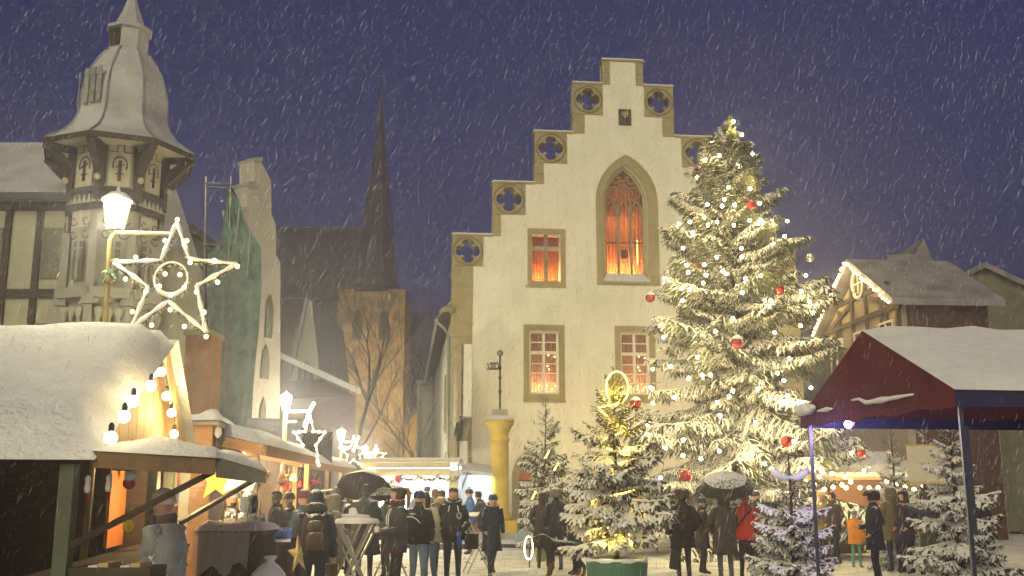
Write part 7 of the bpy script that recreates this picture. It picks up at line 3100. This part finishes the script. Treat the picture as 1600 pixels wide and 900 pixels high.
point_p = person('hooded person in grey-green padded coat pointing to the left', 1449, 20.3, h=1.70, rot=LFT, coat=(.07, .075, .065), legs=(.014, .016, .034), hem=.62, hat='hood', arms=('pocket', 'point'), stance='walk', dust=.14, puff=1.4)
person('person in blue jeans and dark jacket at the right edge behind the pointing figure', 1470, 23.5, h=1.74, rot=AWAY, coat=(.03, .03, .035), legs=(.05, .085, .16), hair='short')
person('dark coated person at the outer right end below the tent', 1530, 22.0, h=1.75, rot=LFT, coat=(.02, .02, .028), hat='beanie', hatc=(.05, .05, .06))

# ---- umbrellas
cl_u = cloth('umbrella_dark', (.03, .028, .026), .25)
hp_ = ARMS_POS[um_p.name][0]
umbrella('dark see-through umbrella with snow specks held below the big spruce', P(1133, 741, 19.8), .58, .9, hp_, cl_u, seed=2)
hp_ = ARMS_POS[big_man.name][1]
umbrella('black umbrella behind the broad dark coat', P(573, 745, 20.6), .56, .9, hp_, cloth('umbrella_black', (.02, .02, .022), .15), seed=3)
p = P(612, 757, 20.8)
umbrella('olive-grey umbrella next to the ponytail', p, .46, .8, p + Vector((.02, .0, -.55)), cloth('umbrella_olive', (.10, .105, .07), .15), seed=4)

# ---- things they carry
mt, S = ARMS_POS[bp_.name][2], ARMS_POS[bp_.name][3]
bpk = thing('backpack', 'brown and black backpack dusted with snow on the hooded jacket', 'backpack', mt @ Vector((0, .24, 1.17)), bp_.rotation_euler[2])
ORI.pop(bpk.name, None)
mb = MB()
mb.lathe([(.10, -.25), (.15, -.24), (.165, -.1), (.16, .08), (.13, .20), (.07, .255), (.01, .262)], 14, (0, 0, 0), sx=1.05, sy=.62)
mb.build('bag', cloth('pack_dark', (.035, .025, .022), .18), bpk, smooth=True)
mb = MB()
mb.lathe([(.07, -.2), (.11, -.19), (.115, -.03), (.09, .02), (.01, .03)], 12, (0, .075, 0), sx=1.05, sy=.5)
mb.build('pocket', cloth('pack_brown', (.12, .085, .065), .18), bpk, smooth=True)
mb = MB()
mb.lathe([(.06, .03), (.10, .05), (.10, .13), (.07, .17), (.01, .18)], 12, (0, .07, 0), sx=1.05, sy=.5)
mb.build('lid', cloth('pack_brown', (.12, .085, .065), .18), bpk, smooth=True)
for sgn in (-1, 1):
    mb = MB()
    mb.tube([(sgn * .10, -.06, .22), (sgn * .13, -.16, .27), (sgn * .13, -.33, .26), (sgn * .13, -.40, .1), (sgn * .14, -.30, -.15), (sgn * .13, -.08, -.2)], .02, 6)
    mb.build('strap', cloth('pack_dark', (.035, .025, .022), .18), bpk)
hand = P(466, 866, 13.8)
mb = MB()
pts = []
for k in range(10):
    a = PI / 2 + PI * k / 5 + .12
    rr_ = .27 if k % 2 == 0 else .10
    pts.append((hand.x + rr_ * .55 * math.cos(a), hand.y, hand.z + rr_ * math.sin(a)))
mb.add(pts + [(hand.x, hand.y - .035, hand.z), (hand.x, hand.y + .035, hand.z)], [(i, (i + 1) % 10, 10) for i in range(10)] + [((i + 1) % 10, i, 11) for i in range(10)])
solo(mb, 'wooden_star', pbr('pale_star', (.72, .60, .28), (.64, .52, .22), 4, .6, .1), 'pale yellow star carried beside the backpack wearer', 'star', loc=hand)

mt, S = ARMS_POS[cop.name][2], ARMS_POS[cop.name][3]
mb = MB()                                # badge
c = mt @ (Vector((.10, -.168, 1.27)) * S)
k = 14
mb.prism([c + Vector((.048 * math.cos(2 * PI * i / k), 0, .06 * math.sin(2 * PI * i / k))) for i in range(k)], (0, -.012, 0), 0)
mb.prism([c + Vector((.030 * math.cos(2 * PI * i / 6), -.0125, .038 * math.sin(2 * PI * i / 6))) for i in range(6)], (0, -.006, 0), 1)
bdg = mb.mesh('badge', [M['sill_stone'], M['iron']], False)
ob = bpy.data.objects.new('badge', bdg)
COL.objects.link(ob)
ob.parent = cop
ob.matrix_parent_inverse = mt.inverted()
for sgn in (-1, 1):
    mb = MB()
    a = Vector((sgn * .07, -.15, 1.44)) * S
    mb.tube([a, a + Vector((sgn * .02, -.02, -.10)) * S], .009, 5)
    mb.build('reflective_stripe', M['white_panel'], cop, world=False)
hp_ = ARMS_POS[cop.name][1]
bt = thing('bottle', 'blue bottle in the hand of the uniformed man', 'bottle', hp_ + Vector((0, -.05, -.08)))
mb = MB()
mb.lathe([(.03, -.10), (.034, -.08), (.034, .05), (.014, .10), (.014, .14)], 10, ORI[bt.name])
mb.build('body', cloth('bottle_blue', (.03, .10, .55), 0), bt, smooth=True)
mb = MB()
mb.lathe([(.016, .141), (.016, .165)], 8, ORI[bt.name])
mb.build('cap', cloth('bottle_green', (.02, .12, .08), 0), bt)
p = mt @ Vector((.34, .05, .86))
mb = MB()
mb.hexa([p + Vector(q) for q in ((-.12, -.05, -.16), (.12, -.05, -.16), (.12, .05, -.16), (-.12, .05, -.16), (-.13, -.06, .12), (.13, -.06, .12), (.13, .06, .12), (-.13, .06, .12))])
mb.tube([p + Vector((-.12, 0, .12)), p + Vector((-.22, -.02, .5)), p + Vector((-.30, -.02, .62))], .015, 5)
solo(mb, 'shoulder_bag', cloth('bag_black', (.012, .012, .014), .1), 'black shoulder bag at the side of the uniformed man', 'bag', loc=p)
mt, S = ARMS_POS[bb.name][2], ARMS_POS[bb.name][3]
p = mt @ Vector((0, .21, 1.17))
sp_ = thing('backpack', 'black rucksack with white piping on the person in the blue hat', 'backpack', p, bb.rotation_euler[2])
ORI.pop(sp_.name, None)
mb = MB()
mb.lathe([(.09, -.2), (.14, -.19), (.15, 0), (.12, .15), (.05, .2), (.01, .205)], 12, sx=1, sy=.6)
mb.build('bag', cloth('bag_black', (.012, .012, .014), .1), sp_, smooth=True)
mb = MB()
mb.tube([(.148 * math.cos(a), .088 * math.sin(a), .02 + .13 * math.sin(a)) for a in np.linspace(.2, PI - .2, 10)], .008, 5)
mb.build('piping', M['white_panel'], sp_)
mt, S = ARMS_POS[red_p.name][2], ARMS_POS[red_p.name][3]
mb = MB()
mb.tube([mt @ (Vector(q) * S) for q in ((-.17, .05, 1.44), (-.08, .15, 1.33), (.08, .165, 1.15), (.21, .10, 1.0))], .024, 6)
solo(mb, 'bag_strap', cloth('bag_black', (.012, .012, .014), .1), 'black strap slung across the bright red jacket', 'strap', loc=mt @ Vector((0, .16, 1.25)))
mt, S = ARMS_POS[pony.name][2], ARMS_POS[pony.name][3]
for sgn in (-1, 1):
    mb = MB()
    mb.tube([Vector((sgn * .05, -.12, 1.44)) * S, Vector((sgn * .06, -.165, 1.33)) * S, Vector((sgn * .055, -.165, 1.20)) * S], .009, 5)
    mb.build('drawstring', M['white_panel'], pony, world=False)
mb = MB()
mb.lathe([(.200, .80), (.205, .82), (.200, .87)], 18, (0, 0, 0), sx=S * .93, sy=S * .70, cap=False)
mb.v = [(x, y, z * S) for x, y, z in mb.v]
mb.build('hem_band', cloth('hem_plum', (.07, .03, .04), .03), pony, smooth=True, world=False)
mb = MB()
p = (ARMS_POS[pony.name][0] + ARMS_POS[pony.name][1]) / 2 + Vector((0, -.02, .05))
mb.lathe([(.03, -.05), (.038, .05), (.036, .05), (.028, -.04)], 10, p)
solo(mb, 'paper_cup', M['white_panel'], 'small pale cup between the red gloves of the ponytailed woman', 'cup', loc=p)

# ================================================================== DOG
DY = 21.9
dog = thing('dog', 'large black and tan long-haired dog standing side-on in the snow', 'dog', (X_at(880, DY, .4), DY, 0))
ORI.pop(dog.name)
V, E, RD, RG = [], [], [], []


def dv(p, r_):
    V.append(Vector(p))
    RD.append(r_)
    return len(V) - 1


def de(a, b_, g_):
    E.append((a, b_))
    RG.append(g_)


ru = dv((.34, 0, .60), .13)
lo = dv((.16, 0, .60), .145)
cb = dv((-.06, 0, .58), .165)
chd = dv((-.24, 0, .58), .17)
nk1 = dv((-.36, 0, .70), .125)
hd1 = dv((-.46, 0, .80), .10)
mz1 = dv((-.57, 0, .765), .055)
mz2 = dv((-.64, 0, .75), .038)
de(ru, lo, 'b'); de(lo, cb, 'b'); de(cb, chd, 'b'); de(chd, nk1, 'b'); de(nk1, hd1, 'b'); de(hd1, mz1, 'm'); de(mz1, mz2, 'm')
for sgn in (-1, 1):
    er1 = dv((-.43, sgn * .085, .84), .035)
    er2 = dv((-.43, sgn * .115, .74), .028)
    de(hd1, er1, 'b'); de(er1, er2, 'b')
    s_ = dv((-.27, sgn * .09, .48), .085)
    el_ = dv((-.23 + sgn * .02, sgn * .10, .33), .055)
    wr_ = dv((-.27 + sgn * .03, sgn * .10, .15), .038)
    pw_ = dv((-.29 + sgn * .03, sgn * .10, .035), .036)
    pt_ = dv((-.34 + sgn * .03, sgn * .10, .03), .030)
    de(chd, s_, 'b'); de(s_, el_, 'b'); de(el_, wr_, 't'); de(wr_, pw_, 't'); de(pw_, pt_, 't')
    h_ = dv((.32, sgn * .085, .48), .105)
    kn = dv((.24 - sgn * .03, sgn * .10, .36), .075)
    hk = dv((.40 - sgn * .04, sgn * .10, .21), .040)
    ft = dv((.37 - sgn * .04, sgn * .10, .04), .036)
    tt_ = dv((.31 - sgn * .04, sgn * .10, .03), .030)
    de(ru, h_, 'b'); de(h_, kn, 'b'); de(kn, hk, 'b'); de(hk, ft, 't'); de(ft, tt_, 't')
t1 = dv((.46, 0, .58), .06)
t2 = dv((.55, .02, .42), .075)
t3 = dv((.62, .02, .28), .05)
t4 = dv((.67, .02, .22), .02)
de(ru, t1, 'b'); de(t1, t2, 'b'); de(t2, t3, 'b'); de(t3, t4, 'b')
fur = pbr('dog_black', (.014, .013, .014), (.022, .02, .02), 8, .85, .8, bscale=45, dist=.04, dust=.16)
tan = pbr('dog_tan', (.17, .075, .028), (.13, .055, .02), 8, .85, .6, bscale=45, dist=.03)
dm = skin_mesh('body', V, E, RD, 0, 2, [fur, tan], RG, lambda reg, cen: [1 if x == 't' else (1 if (x == 'm' and c[2] < .76) else 0) for x, c in zip(reg, cen)])
bo = bpy.data.objects.new('body', dm)
COL.objects.link(bo)
bo.parent = dog
mb = MB()
rg = random.Random(2)
for i in range(700):                     # coat tufts
    u = rg.random()
    x = .40 - .72 * u
    a = rg.uniform(0, 2 * PI)
    rad_ = .155
    p = Vector((x, rad_ * .95 * math.cos(a), .585 + rad_ * math.sin(a)))
    d = Vector((.55, .5 * math.cos(a), -.75 + .3 * math.sin(a))).normalized() * rg.uniform(.05, .10)
    q = Vector((0, -math.sin(a), math.cos(a))) * .012
    mb.add([p - q, p + q, p + d], [(0, 1, 2)])
for i in range(260):
    f = rg.random()
    p = Vector((.46 + .2 * f, .02, .58 - .34 * f)) + Vector((rg.uniform(-.05, .05), rg.uniform(-.05, .05), rg.uniform(-.04, .04)))
    d = Vector((rg.uniform(.0, .1), rg.uniform(-.05, .05), rg.uniform(-.13, -.04)))
    mb.add([p - Vector((.012, 0, 0)), p + Vector((.012, 0, 0)), p + d], [(0, 1, 2)])
tag(mb.build('fur', fur, dog, world=False), kind='stuff')
mb = MB()
mb.ball((-.672, 0, .762), .022, 8, 5)
mb.build('nose', M['eye'], dog, smooth=True, world=False)
for sgn in (-1, 1):
    mb = MB()
    mb.ball((-.53, sgn * .055, .83), .014, 8, 5)
    mb.build('eye', M['eye'], dog, smooth=True, world=False)

# glowing wheel behind the dog
gp = P(826, 856, 24.5)
rgw = thing('ring_light', 'glowing white wheel-like ring standing in the snow left of the dog', 'lights', gp)
mb = MB()
k = 28
mb.tube([gp + Vector((.10 * math.cos(2 * PI * i / k), .12 * math.cos(2 * PI * i / k), .26 * math.sin(2 * PI * i / k))) for i in range(k + 1)], .011, 6, cap=False)
mb.build('tube', M['ring'], rgw, smooth=True)
mb = MB()
mb.bar((gp.x + .02, gp.y + .06, 0), (gp.x + .02, gp.y + .06, gp.z), .03)
mb.build('stake', M['iron'], rgw)
p = P(845, 858, 25)
mb = MB()
mb.lathe([(.11, -.28), (.14, -.1), (.13, .12), (.04, .2)], 10, p)
solo(mb, 'green_bag', cloth('bag_green', (.26, .30, .12), .2), 'pale green bag behind the dog next to the glowing ring', 'bag', smooth=True, loc=p)
p = P(816, 838, 34)
mb = MB()
mb.prism([p + Vector(q) for q in ((-.3, 0, -.3), (.35, 0, -.3), (.2, 0, .32), (-.1, 0, .2))], (0, .3, 0))
solo(mb, 'blue_cover', pbr('blue_cover', (.34, .42, .5), None, 5), 'pale blue cover lying at the column foot', 'cover', loc=p)

# ================================================================== BISTRO TABLES
def bistro(px, Y, ytop, label, rad=.36, cups=True, rot=.3):
    zt_ = P(px, ytop, Y).z
    b0_ = Vector((X_at(px, Y, zt_), Y, 0))
    t = thing('bistro_table', label, 'table', b0_, 0, 'folding bistro tables in the snow')
    mb = MB()
    mb.lathe([(rad * .97, zt_ - .035), (rad, zt_ - .03), (rad, zt_ - .004), (rad * .98, zt_)], 24, b0_)
    mb.build('top', M['white_panel'], t)
    mb = MB()
    mb.lathe([(rad * .97, zt_ + .003), (rad * .9, zt_ + .035), (rad * .5, zt_ + .05), (.02, zt_ + .055)], 20, b0_, cap=False)
    mb.build('top_snow', M['soft_snow'], t, smooth=True)
    c, s = math.cos(rot), math.sin(rot)
    fr = lambda x, y, z: b0_ + Vector((x * c - y * s, x * s + y * c, z))
    for y in (-.17, .17):
        for sgn in (-1, 1):
            mb = MB()
            mb.bar(fr(sgn * .30, y, zt_ - .04), fr(-sgn * .30, y * (1.2 if sgn > 0 else .9), .0), .034, .03)
            mb.build('leg', M['galv'], t)
    for sgn in (-1, 1):
        mb = MB()
        mb.bar(fr(sgn * .24, -.19, .22), fr(sgn * .24, .19, .22), .028)
        mb.build('crossbar', M['galv'], t)
    return t


bistro(558, 16.6, 814, 'white folding bistro table left of the ponytailed woman')
bistro(549, 18.4, 808, 'second white bistro table just behind the near one', rad=.34, rot=-.3)
bistro(613, 21.4, 808, 'bistro table half hidden behind the ponytailed woman', rot=.6)
bistro(748, 23.0, 804, 'bistro table right of the uniformed man', rad=.30)
p = P(553, 805, 18.3)
mb = MB()
mb.hexa([p + Vector(q) for q in ((-.09, -.06, -.03), (.09, -.06, -.03), (.09, .06, -.03), (-.09, .06, -.03), (-.08, -.05, .12), (.02, -.05, .13), (.02, .05, .13), (-.08, .05, .12))])
solo(mb, 'napkin_box', M['soft_snow'], 'snowy little box standing on the rear bistro table', 'box', loc=p)
# display counter with blue boxes by the post
bx = thing('goods_counter', 'dark wood counter with snow on top right of the stall post', 'counter', (X_at(437, 15.0, .8), 15.0, 0))
x0, x1 = X_at(416, 15, .9), X_at(462, 15, .9)
zt_ = P(440, 847, 15).z
mb = MB()
for i in range(4):
    mb = MB()
    mb.box(x0 + (x1 - x0) * i / 4 + .004, x0 + (x1 - x0) * (i + 1) / 4 - .004, 15, 15.05, 0, zt_ - .03)
    mb.build('plank', M['timber'], bx)
mb = MB()
mb.box(x0 - .03, x1 + .03, 14.97, 15.6, zt_ - .028, zt_)
mb.build('top', M['timber'], bx)
lump_sheet([(x0 - .03, 14.96, zt_), (x1 + .03, 14.96, zt_), (x1 + .03, 15.6, zt_), (x0 - .03, 15.6, zt_)], 8, 6, .05, 44).build('counter_snow', M['soft_snow'], bx, smooth=True)
cr = thing('blue_crate', 'blue plastic crate of small pots on the snowy counter', 'crate', (X_at(440, 15.2, 1), 15.2, zt_ + .05))
o_ = ORI[cr.name]
mb = MB()
mb.box(o_.x - .17, o_.x + .17, o_.y - .1, o_.y + .1, o_.z, o_.z + .02)
for (a, b_, c, d) in ((-.17, .17, -.1, -.085), (-.17, .17, .085, .1), (-.17, -.155, -.084, .084), (.155, .17, -.084, .084)):
    mb.box(o_.x + a, o_.x + b_, o_.y + c, o_.y + d, o_.z + .021, o_.z + .10)
mb.build('tray', cloth('crate_blue', (.05, .12, .5), 0), cr)
for i in range(5):
    mb = MB()
    mb.lathe([(.025, .021), (.03, .12), (.015, .15)], 8, (o_.x - .12 + .06 * i, o_.y, o_.z))
    mb.build('pot', cloth('crate_pot', (.16, .26, .6), 0), cr, smooth=True)
p = P(414, 830, 14.8)
mb = MB()
for k in range(6):
    mb.tube([p + Vector((0, 0, .14)), p + Vector((.05 * math.cos(k), .05 * math.sin(k), .02)), p + Vector((.06 * math.cos(k + .5), .06 * math.sin(k + .5), -.12))], [.01, .022, .008], 5)
solo(mb, 'ribbon_bunch', cloth('turquoise', (.08, .42, .38), 0), 'turquoise ribbon bunch hanging at the stall post', 'ribbons', loc=p)

# ================================================================== FALLING SNOW
def falling_snow():
    rs = np.random.RandomState(21)
    N = 160000
    Y = 3.5 + 56 * rs.rand(N) ** .75
    X = (rs.rand(N) - .5) * 1.35 * Y
    Z = rs.rand(N) * (2.0 + Y * .62)
    ln = (.055 + .13 * rs.rand(N) ** 3) * np.clip(Y / 16, .45, 1.25)
    wd = ln * (.015 + .024 * rs.rand(N) ** 3)
    a = .34 + .16 * rs.randn(N)
    b = .15 * rs.randn(N)
    d = np.stack([np.sin(a), np.sin(b) * .5, np.cos(a)], 1)
    x = np.cross(d, [0, 1, 0])
    x /= np.linalg.norm(x, axis=1)[:, None]
    y = np.cross(d, x)
    c = np.stack([X, Y, Z], 1)
    t, q = c + d * ln[:, None] * .5, c - d * ln[:, None] * .5
    r1 = c + x * wd[:, None]
    r2 = c - x * wd[:, None] * .5 + y * wd[:, None] * .87
    r3 = c - x * wd[:, None] * .5 - y * wd[:, None] * .87
    V = np.stack([t, q, r1, r2, r3], 1).reshape(-1, 3)
    base = (np.arange(N) * 5)[:, None]
    F_ = np.concatenate([base + np.array([[0, 2, 3]]), base + np.array([[0, 3, 4]]), base + np.array([[0, 4, 2]]),
                         base + np.array([[1, 3, 2]]), base + np.array([[1, 4, 3]]), base + np.array([[1, 2, 4]])], 0)
    me = bpy.data.meshes.new('falling_snow')
    me.vertices.add(len(V))
    me.vertices.foreach_set('co', V.astype(np.float32).ravel())
    me.loops.add(len(F_) * 3)
    me.loops.foreach_set('vertex_index', F_.astype(np.int32).ravel())
    me.polygons.add(len(F_))
    me.polygons.foreach_set('loop_start', np.arange(0, len(F_) * 3, 3, dtype=np.int32))
    me.update(calc_edges=True)
    m, n, bs, out = new_mat('flake')
    bs.inputs['Base Color'].default_value = (.9, .9, .95, 1)
    bs.inputs['Roughness'].default_value = .6
    bs.inputs['Alpha'].default_value = .36
    me.materials.append(m)
    o = bpy.data.objects.new('falling_snow', me)
    COL.objects.link(o)
    tag(o, 'slender snowflakes falling slantwise through the air', kind='stuff')


falling_snow()


# ================================================================== HAZE (air full of fine snow)
mb = MB()
mb.box(-345, 345, -75, 415, -26, 56)
hm = bpy.data.materials.new('haze')
hm.use_nodes = True
hn = hm.node_tree
hn.nodes.clear()
ho = hn.nodes.new('ShaderNodeOutputMaterial')
hv = hn.nodes.new('ShaderNodeVolumePrincipled')
hv.inputs['Color'].default_value = (.74, .76, .98, 1)
hv.inputs['Density'].default_value = .0058
hv.inputs['Anisotropy'].default_value = .72
hn.links.new(hv.outputs[0], ho.inputs['Volume'])
hz_o = mb.build('haze', hm)
tag(hz_o, 'thin haze of snowy air', kind='stuff')
